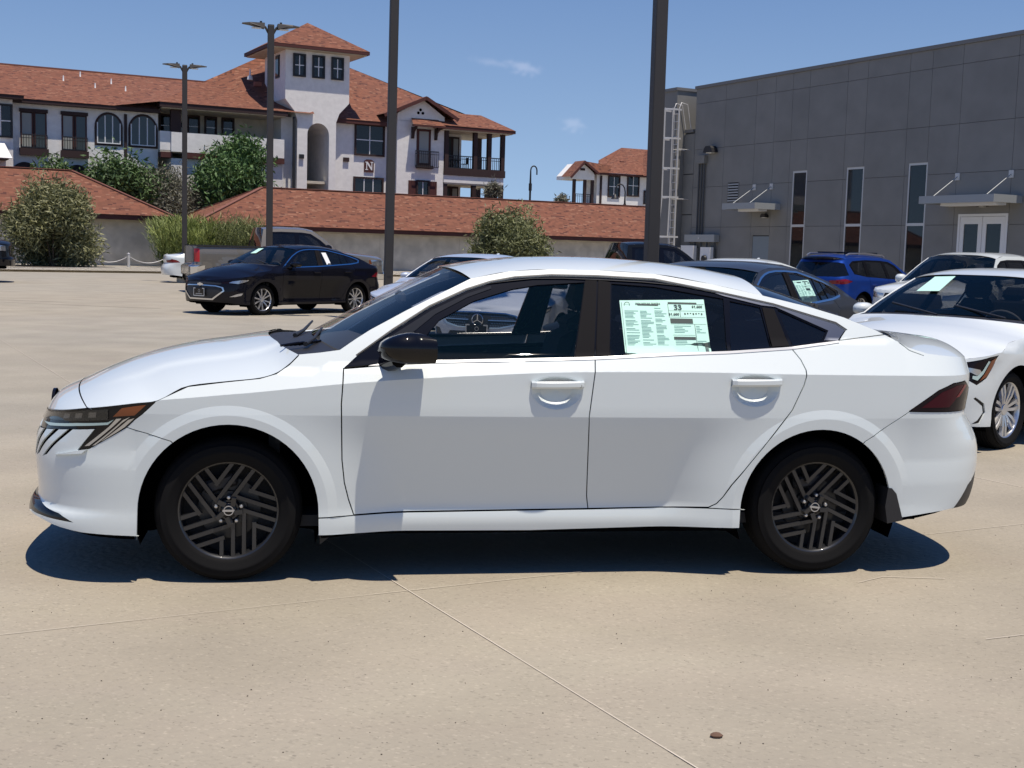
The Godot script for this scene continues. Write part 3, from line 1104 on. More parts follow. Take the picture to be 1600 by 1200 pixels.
func build_apartments() -> void:
	var g := base("apartment_building", "white three storey apartments with red shingle roofs and a square tower", "building", town(0, 0, 92), GRID)
	# walls
	obj("wall", bx(Vector3(-22, 0, -14), Vector3(10.75, 10.75, 1.0)), M.stucco, g, )
	obj("wall", bx(Vector3(10.75, 0, -14), Vector3(20.45, 10.9, 0.0)), M.stucco, g)
	obj("wall", bx(Vector3(20.45, 0, -14), Vector3(29.4, 11.15, -2.2)), M.cream, g)
	obj("wall", bx(Vector3(29.4, 0, -14), Vector3(31.08, 11.1, 0.0)), M.stucco, g)
	obj("wall", bx(Vector3(32.76, 0, -14), Vector3(38.3, 11.1, 0.0)), M.stucco, g)
	obj("passage_wall", bx(Vector3(31.09, 0, -14), Vector3(32.75, 11.1, -4.5)), M.cream, g)
	obj("wall", bx(Vector3(38.3, 0, -14), Vector3(42.25, 11.45, 0.8)), M.stucco, g)
	obj("wall", bx(Vector3(42.25, 0, -14), Vector3(44.9, 11.0, -1.6)), M.stucco, g)
	# left-most projecting bay with a window
	window_in(g, 8.6, 10.74, 8.2, 10.4, 1.0, M.iron, 3, 2)
	obj("fascia", bx(Vector3(-22, 10.72, -14), Vector3(11.35, 10.95, 1.9)), M.brown, g)
	slab_roof(g, [Vector3(-22, 10.95, 1.95), Vector3(11.4, 10.95, 1.95), Vector3(9.0, 12.1, -1.0), Vector3(-22, 12.1, -1.0)])
	slab_roof(g, [Vector3(11.4, 10.95, 1.95), Vector3(11.4, 10.95, -3.0), Vector3(9.0, 12.1, -3.0), Vector3(9.0, 12.1, -1.0)])
	obj("shed_awning", bx(Vector3(8.0, 6.7, 1.0), Vector3(10.3, 6.78, 2.6)), M.brown, g)
	var aw := mb()
	sheet(aw, [Vector3(8.0, 7.9, 1.01), Vector3(10.2, 7.9, 1.01), Vector3(10.5, 6.8, 2.7), Vector3(8.0, 6.8, 2.7)], 0.05)
	obj("awning", aw, M.frame_white, g)
	# left wing
	french_door(g, 11.33, 13.02, 7.25, 10.25, 0.0)
	french_door(g, 13.97, 15.63, 7.25, 10.25, 0.0)
	arch_window(g, 16.14, 18.02, 8.17, 10.45, 0.0)
	arch_window(g, 18.41, 20.42, 8.17, 10.5, 0.0)
	obj("downspout", bx(Vector3(18.12, 5.0, 0.0), Vector3(18.3, 10.4, 0.16)), M.brown, g)
	for x in [11.6, 15.0, 17.1, 19.4]:
		var st := mb()
		prism(st, arch_poly(x - 0.9, x + 0.9, 3.0, 6.75), 0.0, 0.06)
		obj("arched_opening", st, M.brown, g)
	obj("fascia", bx(Vector3(10.5, 10.62, -4), Vector3(20.5, 10.86, 0.62)), M.brown, g)
	# main long roof of the left wing
	slab_roof(g, [Vector3(-22, 10.88, 0.66), Vector3(20.4, 10.88, 0.66), Vector3(20.4, 13.9, -6.5), Vector3(-22, 13.9, -6.5)])
	slab_roof(g, [Vector3(-22, 13.9, -6.5), Vector3(26.5, 13.9, -6.5), Vector3(26.5, 10.9, -14.6), Vector3(-22, 10.9, -14.6)])
	obj("ridge_cap", bx(Vector3(-22, 13.88, -6.6), Vector3(26.2, 13.97, -6.4)), M.ridge, g)
	# recessed corner porch with white parapet
	obj("balcony_wall", bx(Vector3(21.2, 8.0, 0.62), Vector3(29.4, 9.36, 0.8)), M.stucco, g)
	obj("balcony_wall", bx(Vector3(20.46, 8.0, -0.5), Vector3(21.2, 9.40, 0.60)), M.stucco, g)
	obj("balcony_floor", bx(Vector3(20.46, 7.95, -2.2), Vector3(29.4, 8.1, 0.6)), M.cream, g)
	obj("trim_band", bx(Vector3(22.2, 7.58, 0.60), Vector3(29.4, 7.96, 0.86)), M.maroon, g)
	obj("trim_band", bx(Vector3(20.5, 7.58, 0.0), Vector3(21.3, 7.96, 0.66)), M.maroon, g)
	obj("lower_wall", bx(Vector3(21.25, 0, -2.0), Vector3(29.4, 7.56, 0.55)), M.stucco, g)
	obj("porch_post", bx(Vector3(21.2, 9.36, 0.3), Vector3(21.9, 11.1, 0.7)), M.brown, g)
	window_in(g, 21.0, 21.9, 9.2, 10.85, -2.2, M.brown, 1, 2)
	window_in(g, 23.02, 23.95, 9.3, 10.9, -2.2, M.brown, 1, 2)
	window_in(g, 24.28, 25.2, 9.3, 10.9, -2.2, M.brown, 1, 2)
	window_in(g, 25.55, 26.5, 9.3, 10.9, -2.2, M.brown, 1, 2)
	obj("wall_lantern", bx(Vector3(22.55, 10.0, -2.2), Vector3(22.7, 10.3, -2.0)), M.iron, g)
	obj("fascia", bx(Vector3(20.3, 11.0, -4), Vector3(29.5, 11.32, 1.25)), M.brown, g)
	obj("soffit", bx(Vector3(20.5, 10.94, -3.5), Vector3(29.4, 10.998, 1.1)), M.cream, g)
	# big hip roof rising to the tower
	slab_roof(g, [Vector3(20.2, 11.33, 1.3), Vector3(31.5, 11.33, 1.3), Vector3(31.5, 16.3, -6.5), Vector3(29.9, 16.3, -6.5), Vector3(25.3, 13.9, -6.5)])
	slab_roof(g, [Vector3(20.2, 11.33, 1.3), Vector3(25.3, 13.9, -6.5), Vector3(20.3, 13.9, -6.5), Vector3(17.4, 10.9, 0.66)])
	# tower
	obj("tower", bx(Vector3(29.37, 12.3, -4.0), Vector3(34.3, 16.1, 1.0)), M.stucco, g)
	var fl := mb()
	prism(fl, pv([30.3, 10.85, 33.3, 10.85, 33.55, 11.5, 34.3, 12.299, 29.37, 12.299, 30.05, 11.5]), -4.0, 0.999)
	obj("tower_neck", fl, M.stucco, g)
	obj("tower_pier", bx(Vector3(30.3, 0, 0.001), Vector3(31.08, 10.849, 1.0)), M.stucco, g)
	obj("tower_pier", bx(Vector3(32.76, 0, 0.001), Vector3(33.3, 10.849, 1.0)), M.stucco, g)
	var sp := mb()
	for k in 12:
		var a0 := PI * k / 12.0
		var a1 := PI * (k + 1) / 12.0
		prism(sp, pv([31.92 + cos(a0) * 0.84, 9.86 + sin(a0) * 0.84, 31.92 + cos(a0) * 0.84, 10.849, 31.92 + cos(a1) * 0.84, 10.849, 31.92 + cos(a1) * 0.84, 9.86 + sin(a1) * 0.84]), -4.0, 0.998)
	obj("arch_head", sp, M.stucco, g)
	obj("passage_floor", bx(Vector3(31.09, 6.3, -4.4), Vector3(32.75, 6.5, 0.4)), M.cream, g)
	var hip := mb()
	for s in [[-1, [Vector3(27.4, 15.55, -5.6), Vector3(27.4, 15.55, 1.9), Vector3(31.85, 17.75, -1.7)]], [1, [Vector3(36.2, 15.55, 1.9), Vector3(36.2, 15.55, -5.6), Vector3(31.85, 17.75, -1.7)]], [2, [Vector3(27.4, 15.55, 1.9), Vector3(36.2, 15.55, 1.9), Vector3(31.85, 17.75, -1.7)]], [3, [Vector3(36.2, 15.55, -5.6), Vector3(27.4, 15.55, -5.6), Vector3(31.85, 17.75, -1.7)]]]:
		var pts := []
		for q in s[1]:
			var v: Vector3 = q
			# lifted to sit on the tower head and drawn in to its size
			pts.append(Vector3(31.85 + (v.x - 31.85) * 0.86, v.y + 0.55 + (v.y - 15.55) * 0.0, -1.5 + (v.z + 1.7) * 0.92))
		slope(hip, pts)
	obj("tower_roof", hip, M.shingle, g)
	obj("fascia", bx(Vector3(28.05, 15.86, -5.05), Vector3(35.58, 16.09, 1.80)), M.maroon, g)
	obj("soffit", bx(Vector3(28.2, 15.80, -4.9), Vector3(35.4, 15.858, 1.65)), M.cream, g)
	for x in [29.92, 31.38, 32.85]:
		window_in(g, x, x + 0.96, 13.94, 15.58, 1.0, M.iron, 2, 2)
	for z in [-2.6, -0.8]:
		var w := obj("window", bx(Vector3(29.30, 13.94, z - 0.45), Vector3(29.369, 15.58, z + 0.45)), M.iron, g)
		obj("pane", bx(Vector3(29.27, 14.06, z - 0.33), Vector3(29.299, 15.46, z + 0.33)), M.pane_far, w)
	obj("downspout", bx(Vector3(29.95, 0, 1.0), Vector3(30.12, 11.0, 1.18)), M.iron, g)
	obj("wall_light", bx(Vector3(30.45, 8.05, 1.002), Vector3(30.8, 8.35, 1.16)), M.iron, g)
	# right part
	window_in(g, 35.13, 37.58, 8.62, 11.0, 0.0, M.brown, 2, 2)
	window_in(g, 35.08, 37.54, 4.9, 7.03, 0.0, M.brown, 3, 1)
	obj("wall_light", bx(Vector3(34.25, 8.1, 0.0), Vector3(34.7, 8.4, 0.15)), M.brown, g)
	var sign := mb()
	prism(sign, pv([35.95, 7.4, 36.72, 7.4, 36.72, 8.24, 36.52, 8.36, 36.14, 8.36, 35.95, 8.24]), 0.0, 0.08)
	var so := obj("letter_sign", sign, M.maroon, g)
	word("letter", "N", 0.62, M.frame_white, so, Transform3D(Basis(), Vector3(36.33, 7.86, 0.09)), "Droid Serif", 0.02)
	obj("fascia", bx(Vector3(33.3, 10.92, -3), Vector3(38.2, 11.2, 0.62)), M.maroon, g)
	slab_roof(g, [Vector3(33.2, 11.2, 0.66), Vector3(48.1, 11.2, 0.66), Vector3(46.0, 12.5, -2.6), Vector3(36.2, 16.3, -6.5), Vector3(31.5, 16.3, -6.5), Vector3(31.5, 12.2, -1.0)])
	slab_roof(g, [Vector3(30.0, 16.3, -6.5), Vector3(36.2, 16.3, -6.5), Vector3(46.0, 12.5, -11.0), Vector3(48.1, 11.2, -14.6), Vector3(20.0, 11.2, -14.6)])
	slab_roof(g, [Vector3(36.2, 16.3, -6.5), Vector3(46.0, 12.6, -2.6), Vector3(46.0, 12.6, -11.0)])
	slab_roof(g, [Vector3(48.2, 11.2, 1.5), Vector3(48.2, 11.2, -14.6), Vector3(46.3, 12.5, -11.0), Vector3(46.3, 12.5, -1.0)])
	slab_roof(g, [Vector3(41.5, 11.25, 1.5), Vector3(48.2, 11.2, 1.5), Vector3(46.3, 12.5, -1.0), Vector3(43.4, 12.5, -1.0), Vector3(41.5, 11.9, 0.2)])
	obj("fascia", bx(Vector3(41.6, 10.98, -6), Vector3(48.2, 11.2, 1.46)), M.maroon, g)
	obj("soffit", bx(Vector3(41.9, 10.90, -5.9), Vector3(48.0, 10.978, 1.3)), M.cream, g)
	# gable bay
	var gb := mb()
	prism(gb, pv([38.3, 11.4, 42.25, 11.4, 42.25, 11.9, 40.4, 13.1, 38.3, 11.95]), -3.0, 0.8)
	obj("gable_wall", gb, M.stucco, g)
	var P0 := Vector3(37.0, 11.78, 1.35)
	var P1 := Vector3(40.45, 13.32, 1.35)
	var P2 := Vector3(43.2, 11.85, 1.35)
	var back := Vector3(0, 0, -5.0)
	slab_roof(g, [P0, P1, P1 + back, P0 + back])
	slab_roof(g, [P1, P2, P2 + back, P1 + back])
	var rk := mb()
	beam(rk, P0 + Vector3(0, -0.14, 0.02), P1 + Vector3(0, -0.14, 0.02), 0.08, 0.26)
	beam(rk, P1 + Vector3(0, -0.14, 0.02), P2 + Vector3(0, -0.14, 0.02), 0.08, 0.26)
	obj("barge_board", rk, M.maroon, g)
	for c in [[40.2, 12.32], [40.02, 12.08], [40.4, 12.08]]:
		var s2 := mb()
		lathe(s2, [Vector2(0.11, 0.0), Vector2(0.11, 0.03), Vector2(0.0, 0.031)], Vector3(c[0], c[1], 0.8), Vector3(0, 0, 1), 12)
		obj("vent_hole", s2, M.dark, g)
	french_door_single(g)
	slab_roof(g, [Vector3(39.2, 11.12, 1.75), Vector3(41.95, 11.12, 1.75), Vector3(41.7, 11.66, 0.82), Vector3(39.45, 11.66, 0.82)])
	obj("awning_trim", bx(Vector3(39.2, 10.98, 1.6), Vector3(41.95, 11.10, 1.74)), M.maroon, g)
	for x in [39.55, 41.5]:
		var s2 := mb()
		prism(s2, pv([0.8, 10.1, 1.0, 10.1, 1.1, 10.6, 1.6, 10.9, 1.6, 10.98, 0.8, 10.98]), -0.09, 0.09)
		var o := obj("bracket", s2, M.brown, g)
		o.transform = Transform3D(Basis(Vector3.UP, -PI / 2), Vector3(x, 0, 0))
	window_in(g, 39.93, 41.05, 4.9, 6.98, 0.8, M.brown, 2, 1)
	for e in [[39.3, 39.9], [41.08, 41.68]]:
		obj("shutter", bx(Vector3(e[0], 4.9, 0.8), Vector3(e[1], 6.92, 0.88)), M.maroon, g)
	obj("downspout", bx(Vector3(38.0, 0, 0.0), Vector3(38.18, 11.0, 0.18)), M.brown, g)
	# corner balconies
	var bk := Vector3(42.3, 0, 0)
	obj("balcony_floor", bx(Vector3(42.25, 7.5, -3.6), Vector3(47.6, 8.05, 1.0)), M.brown, g)
	obj("balcony_beam", bx(Vector3(42.25, 6.92, -3.5), Vector3(47.5, 7.49, 0.9)), M.stucco, g)
	for x in [42.45, 44.95, 46.2, 47.4]:
		obj("post", bx(Vector3(x - 0.16, 8.05, 0.62), Vector3(x + 0.16, 10.9, 0.94)), M.brown, g)
		obj("post", bx(Vector3(x - 0.16, 3.0, 0.5), Vector3(x + 0.16, 6.92, 0.82)), M.brown, g)
	for z in [-3.4]:
		obj("post", bx(Vector3(47.24, 8.05, z - 0.16), Vector3(47.56, 10.9, z + 0.16)), M.brown, g)
		obj("post", bx(Vector3(47.24, 3.0, z - 0.16), Vector3(47.56, 6.92, z + 0.16)), M.brown, g)
	obj("porch_ceiling", bx(Vector3(42.3, 6.80, -3.4), Vector3(47.45, 6.918, 0.85)), M.cream, g)
	railing(g, 42.6, 47.4, 8.06, 9.05, 0.78)
	french_door_plain(g, 43.4, 44.7, 8.1, 10.7, -1.6)
	french_door_plain(g, 43.4, 44.7, 4.2, 6.75, -1.6)
	var tb := base("balcony_table", "small dark round table on the upper corner balcony", "table", town(43.8, 8.05, 92.2), GRID)
	var tt := mb()
	lathe(tt, [Vector2(0.0, 0.74), Vector2(0.42, 0.74), Vector2(0.42, 0.70), Vector2(0.0, 0.70)], Vector3.ZERO, Vector3.UP, 16)
	obj("top", tt, M.iron, tb)
	for k in 3:
		obj("leg", bar(Vector3(0.3 * cos(k * 2.1), 0.0, 0.3 * sin(k * 2.1)), Vector3(0.1 * cos(k * 2.1), 0.70, 0.1 * sin(k * 2.1)), 0.025), M.iron, tb)
	for s in 2:
		var ch := base("balcony_chair", ["dark balcony chair left of the small round table", "dark balcony chair right of the small round table"][s], "chair", town(43.1 + s * 1.45, 8.05, 92.2), GRID + (PI / 2 if s == 0 else -PI / 2), "dark chairs on the corner balcony")
		obj("seat", bx(Vector3(-0.22, 0.42, -0.22), Vector3(0.22, 0.46, 0.22)), M.iron, ch)
		obj("backrest", bx(Vector3(-0.22, 0.46, -0.24), Vector3(0.22, 0.95, -0.20)), M.iron, ch)
		for c in [[-1, -1], [1, -1], [1, 1], [-1, 1]]:
			obj("leg", bar(Vector3(0.2 * c[0], 0, 0.2 * c[1]), Vector3(0.2 * c[0], 0.42, 0.2 * c[1]), 0.02, 5), M.iron, ch)
	# vents on the roofs
	for v in [[14.72, 12.66, -3.9], [16.08, 13.2, -5.2], [16.71, 12.2, -2.9], [18.04, 12.75, -4.1], [18.77, 12.15, -2.7], [28.1, 14.3, -3.6], [36.0, 14.0, -4.0], [41.0, 14.0, -6.2]]:
		roof_vent(g, v[0], v[1], v[2])
	for v in [[10.6, 12.6, -3.9], [14.75, 12.5, -3.8], [28.5, 13.7, -3.0], [38.6, 13.6, -4.6]]:
		roof_vent(g, v[0], v[1], v[2], true)


func french_door_single(g: Node) -> void:
	var d := obj("french_window", bx(Vector3(39.92, 7.95, 0.8), Vector3(41.1, 10.88, 0.86)), M.maroon, g)
	obj("pane", bx(Vector3(40.12, 8.3, 0.861), Vector3(40.9, 10.7, 0.875)), M.blind, d)
	obj("sill_box", bx(Vector3(39.85, 7.86, 0.861), Vector3(41.2, 8.1, 1.25)), M.brown, d)
	railing(g, 39.62, 41.6, 7.95, 9.2, 1.3)


func french_door_plain(g: Node, x0: float, x1: float, y0: float, y1: float, z: float) -> void:
	var d := obj("french_window", bx(Vector3(x0, y0, z), Vector3(x1, y1, z + 0.06)), M.brown, g)
	for s in 2:
		var a := x0 + 0.12 + s * (x1 - x0) * 0.5
		obj("pane", bx(Vector3(a, y0 + 0.2, z + 0.061), Vector3(a + (x1 - x0) * 0.5 - 0.24, y1 - 0.15, z + 0.075)), M.blind if s == 1 else M.pane_far, d)
	obj("curtain", bx(Vector3(x0 - 0.9, y0, z + 0.001), Vector3(x0 - 0.12, y1 - 0.1, z + 0.05)), M.cream, d)


func slab_roof(g: Node, pts: Array) -> void:
	var st := mb()
	slope(st, pts)
	obj("roof", st, M.shingle, g)


func build_far_apartments() -> void:
	var g := base("apartment_building", "smaller white apartment house with red roof beside the right lamp post", "building", town(0, 0, 125), GRID)
	obj("wall", bx(Vector3(77.2, 0, -3.0), Vector3(86.4, 11.0, 0.0)), M.stucco, g)
	obj("wall", bx(Vector3(86.4, 0, -9.0), Vector3(98, 11.2, 1.4)), M.stucco, g)
	slab_roof(g, [Vector3(76.9, 11.0, 0.7), Vector3(99.0, 11.0, 0.7), Vector3(97.0, 14.6, -6.0), Vector3(84.2, 14.6, -6.0), Vector3(78.8, 12.6, -2.4)])
	slab_roof(g, [Vector3(76.9, 11.0, 0.7), Vector3(78.8, 12.6, -2.4), Vector3(84.2, 14.6, -6.0), Vector3(80.0, 11.0, -9.0), Vector3(77.0, 11.0, -4.0)])
	var gw := mb()
	prism(gw, pv([83.6, 10.9, 90.0, 10.9, 87.0, 13.6]), 1.0, 1.5)
	obj("gable_wall", gw, M.stucco, g)
	slab_roof(g, [Vector3(83.0, 10.9, 1.9), Vector3(87.0, 14.3, 1.9), Vector3(87.0, 14.3, -5.0), Vector3(83.0, 10.9, -1.0)])
	slab_roof(g, [Vector3(91.0, 10.9, 1.9), Vector3(87.0, 14.3, 1.9), Vector3(87.0, 14.3, -5.0), Vector3(91.0, 10.9, -1.0)])
	var bg := mb()
	beam(bg, Vector3(83.0, 10.76, 1.92), Vector3(87.0, 14.16, 1.92), 0.08, 0.24)
	obj("barge_board", bg, M.maroon, g)
	obj("fascia", bx(Vector3(76.5, 10.78, -3), Vector3(87.0, 11.0, 0.62)), M.maroon, g)
	# gabled porch at its left end
	var P0 := Vector3(73.2, 10.35, 0.9)
	var P1 := Vector3(75.0, 12.2, 0.9)
	var P2 := Vector3(76.9, 10.95, 0.9)
	var back := Vector3(0, 0, -2.2)
	slab_roof(g, [P0, P1, P1 + back, P0 + back])
	slab_roof(g, [P1, P2, P2 + back, P1 + back])
	slab_roof(g, [P1 + Vector3(0, -0.05, -0.3), Vector3(79.0, 11.85, 0.2), Vector3(78.5, 11.0, 0.7), P2 + Vector3(0, 0.0, -0.2)])
	var gb := mb()
	prism(gb, pv([73.6, 10.1, 76.6, 10.1, 76.6, 10.85, 75.0, 11.95, 73.6, 10.5]), -3.0, 0.4)
	obj("gable_wall", gb, M.stucco, g)
	var rk := mb()
	beam(rk, P0 + Vector3(0, -0.15, 0.02), P1 + Vector3(0, -0.15, 0.02), 0.08, 0.24)
	beam(rk, P1 + Vector3(0, -0.15, 0.02), P2 + Vector3(0, -0.15, 0.02), 0.08, 0.24)
	obj("barge_board", rk, M.maroon, g)
	for x in [74.1, 75.5, 76.5]:
		obj("post", bx(Vector3(x - 0.15, 6.0, 0.0), Vector3(x + 0.15, 10.1, 0.3)), M.brown, g)
	obj("porch_floor", bx(Vector3(73.8, 7.0, -3.0), Vector3(77.2, 7.3, 0.3)), M.brown, g)
	railing(g, 74.1, 76.5, 7.3, 8.5, 0.15, 0.25)
	obj("downspout", bx(Vector3(77.6, 5, 0.0), Vector3(77.8, 10.7, 0.18)), M.brown, g)
	window_in(g, 78.66, 80.3, 8.3, 10.75, 0.0, M.brown, 2, 2)
	window_in(g, 81.27, 82.95, 8.5, 11.0, 0.0, M.brown, 2, 2)
	window_in(g, 83.6, 84.4, 7.7, 9.3, 0.0, M.brown, 1, 1, M.brown)
	obj("vent_hole", bx(Vector3(74.7, 11.1, 0.4), Vector3(75.3, 11.35, 0.45)), M.brown, g)
	for v in [[84.0, 9.9, 9.0]]:
		roof_vent(g, 82.0, 12.6, -2.5, true)


# ------------------------------------------------------------------ lamps
func build_lamps() -> void:
	# two tall square posts whose heads lie above the picture
	for e in [[-2.585, 26.0, 0.17, -0.0047, "tall dark square lamp post behind the windscreen of the white sedan"], [1.70, 16.0, 0.155, 0.0012, "tall dark square lamp post nearest the grey building"]]:
		var o := base("lamp_post", e[4], "lamp post", Vector3(e[0], 0, -e[1]), 0.25, "tall square lamp posts")
		o.rotation.z = e[3]
		var s := mb()
		cbox(s, Transform3D(Basis(), Vector3(0, 4.9, 0)), Vector3(e[2], 9.2, e[2]), 0.012)
		obj("shaft", s, M.pole, o)
		s = mb()
		lathe(s, [Vector2(0.30, 0.0), Vector2(0.30, 0.62), Vector2(0.27, 0.66), Vector2(0.0, 0.66)], Vector3.ZERO, Vector3.UP, 24)
		obj("footing", s, M.block, o)
		obj("hand_hole_cover", bx(Vector3(-0.04, 0.95, e[2] * 0.5), Vector3(0.04, 1.12, e[2] * 0.5 + 0.006)), M.pole, o)
		lamp_heads(o, 9.5, 0.9)
	for e in [[-7.33, 38.0, 0.18, 7.92, "double headed lamp post in front of the tower, right of its twin"], [-12.96, 50.0, 0.19, 8.36, "double headed lamp post in front of the arched windows, smaller of the pair"]]:
		var o := base("lamp_post", e[4], "lamp post", Vector3(e[0], 0, -e[1]), 0.30, "double headed lamp posts")
		var s := mb()
		cbox(s, Transform3D(Basis(), Vector3(0, e[3] * 0.5 + 0.3, 0)), Vector3(e[2], e[3] - 0.6, e[2]), 0.012)
		obj("shaft", s, M.pole, o)
		s = mb()
		lathe(s, [Vector2(0.30, 0.0), Vector2(0.30, 0.62), Vector2(0.0, 0.64)], Vector3.ZERO, Vector3.UP, 20)
		obj("footing", s, M.block, o)
		lamp_heads(o, e[3], 0.42)
	# two crook lamps among the apartments
	for e in [[52.1, 95.0, 9.05, 0.30, 1.0, "thin black crook lamp standing against the sky between the apartment houses"], [64.86, 100.0, 8.0, 0.55, -1.0, "black crook lamp with a bell shade before the smaller apartment house"]]:
		var o := base("crook_lamp", e[5], "street lamp", town(e[0], 0, e[1]), GRID, "crook lamps")
		var s := mb()
		var pts := [Vector3(0, 0, 0), Vector3(0, e[2] - 1.6, 0), Vector3(0, e[2] - 0.5, 0)]
		for k in 7:
			var a: float = PI * (1.0 - k / 6.0)
			pts.append(Vector3(e[4] * (e[3] + cos(a) * e[3]), e[2] - 0.5 + sin(a) * e[3] * 1.25, 0))
		pts.append(pts[pts.size() - 1] + Vector3(0, -0.35, 0))
		tube(s, pts, [0.09, 0.09, 0.06, 0.06, 0.06, 0.06, 0.06, 0.06, 0.06, 0.06, 0.06], 8)
		obj("shaft", s, M.iron, o)
		s = mb()
		obj("collar", bar(Vector3(0, e[2] - 2.2, 0), Vector3(0, e[2] - 1.6, 0), 0.14, 8), M.iron, o)
		if e[4] < 0.0:
			lathe(s, [Vector2(0.08, 0.25), Vector2(0.16, 0.12), Vector2(0.34, -0.12), Vector2(0.36, -0.2), Vector2(0.0, -0.18)], pts[pts.size() - 1] + Vector3(0, -0.15, 0), Vector3.UP, 14)
			obj("shade", s, M.iron, o)


func lamp_heads(o: Node3D, h: float, reach: float) -> void:
	obj("top_cap", bx(Vector3(-0.085, h, -0.085), Vector3(0.085, h + 0.02, 0.085)), M.pole, o)
	for s in [-1.0, 1.0]:
		var arm := mb()
		tube(arm, [Vector3(s * 0.07, h - 0.22, 0), Vector3(s * 0.16, h - 0.06, 0), Vector3(s * 0.26, h, 0), Vector3(s * reach * 0.8, h + 0.01, 0)], [0.035], 8)
		obj("arm", arm, M.pole, o)
		var hd := mb()
		var x0: float = s * (reach * 0.45)
		var x1: float = s * (reach * 0.45 + 0.42)
		# a flat wedge: deep at the arm, thin at the nose
		hexa(hd, [Vector3(x0, h - 0.10, 0.16), Vector3(x1, h - 0.01, 0.20), Vector3(x1, h - 0.01, -0.20), Vector3(x0, h - 0.10, -0.16), Vector3(x0, h + 0.05, 0.12), Vector3(x1, h + 0.03, 0.18), Vector3(x1, h + 0.03, -0.18), Vector3(x0, h + 0.05, -0.12)])
		hexa(hd, [Vector3(x1, h - 0.01, 0.20), Vector3(x1 + s * 0.22, h + 0.0, 0.10), Vector3(x1 + s * 0.22, h + 0.0, -0.10), Vector3(x1, h - 0.01, -0.20), Vector3(x1, h + 0.03, 0.18), Vector3(x1 + s * 0.22, h + 0.015, 0.09), Vector3(x1 + s * 0.22, h + 0.015, -0.09), Vector3(x1, h + 0.03, -0.18)])
		var head := obj("lamp_head", hd, M.pole, o)
		obj("lens", bx(Vector3(minf(x0, x1) + 0.06, h - 0.106, -0.10), Vector3(maxf(x0, x1) - 0.1, h - 0.09, 0.10)), M.galv, head)
		var eye := mb()
		lathe(eye, [Vector2(0.035, 0.0), Vector2(0.035, 0.06), Vector2(0.0, 0.065)], Vector3(x0 + s * 0.1, h + 0.045, 0), Vector3.UP, 10)
		obj("photocell", eye, M.iron, head)


# ------------------------------------------------------------------ plants
func leaf_cluster(n: int, spread: float, len_: float, wid: float, droop: float, r: RandomNumberGenerator) -> ArrayMesh:
	var st := mb()
	for k in n:
		var d := Vector3(r.randfn(0, 1), r.randfn(0, 0.8) - droop, r.randfn(0, 1)).normalized()
		var at := Vector3(r.randfn(0, 1), r.randfn(0, 1), r.randfn(0, 1)) * spread * 0.45
		var s := d.cross(Vector3(r.randfn(0, 1), r.randfn(0, 1), r.randfn(0, 1))).normalized() * wid * 0.5
		var nn := s.cross(d).normalized()
		var mid := at + d * len_ * 0.45 + nn * len_ * 0.06
		var tip := at + d * len_
		tri(st, at, mid - s, mid + s)
		tri(st, mid - s, tip, mid + s)
	return st.commit()


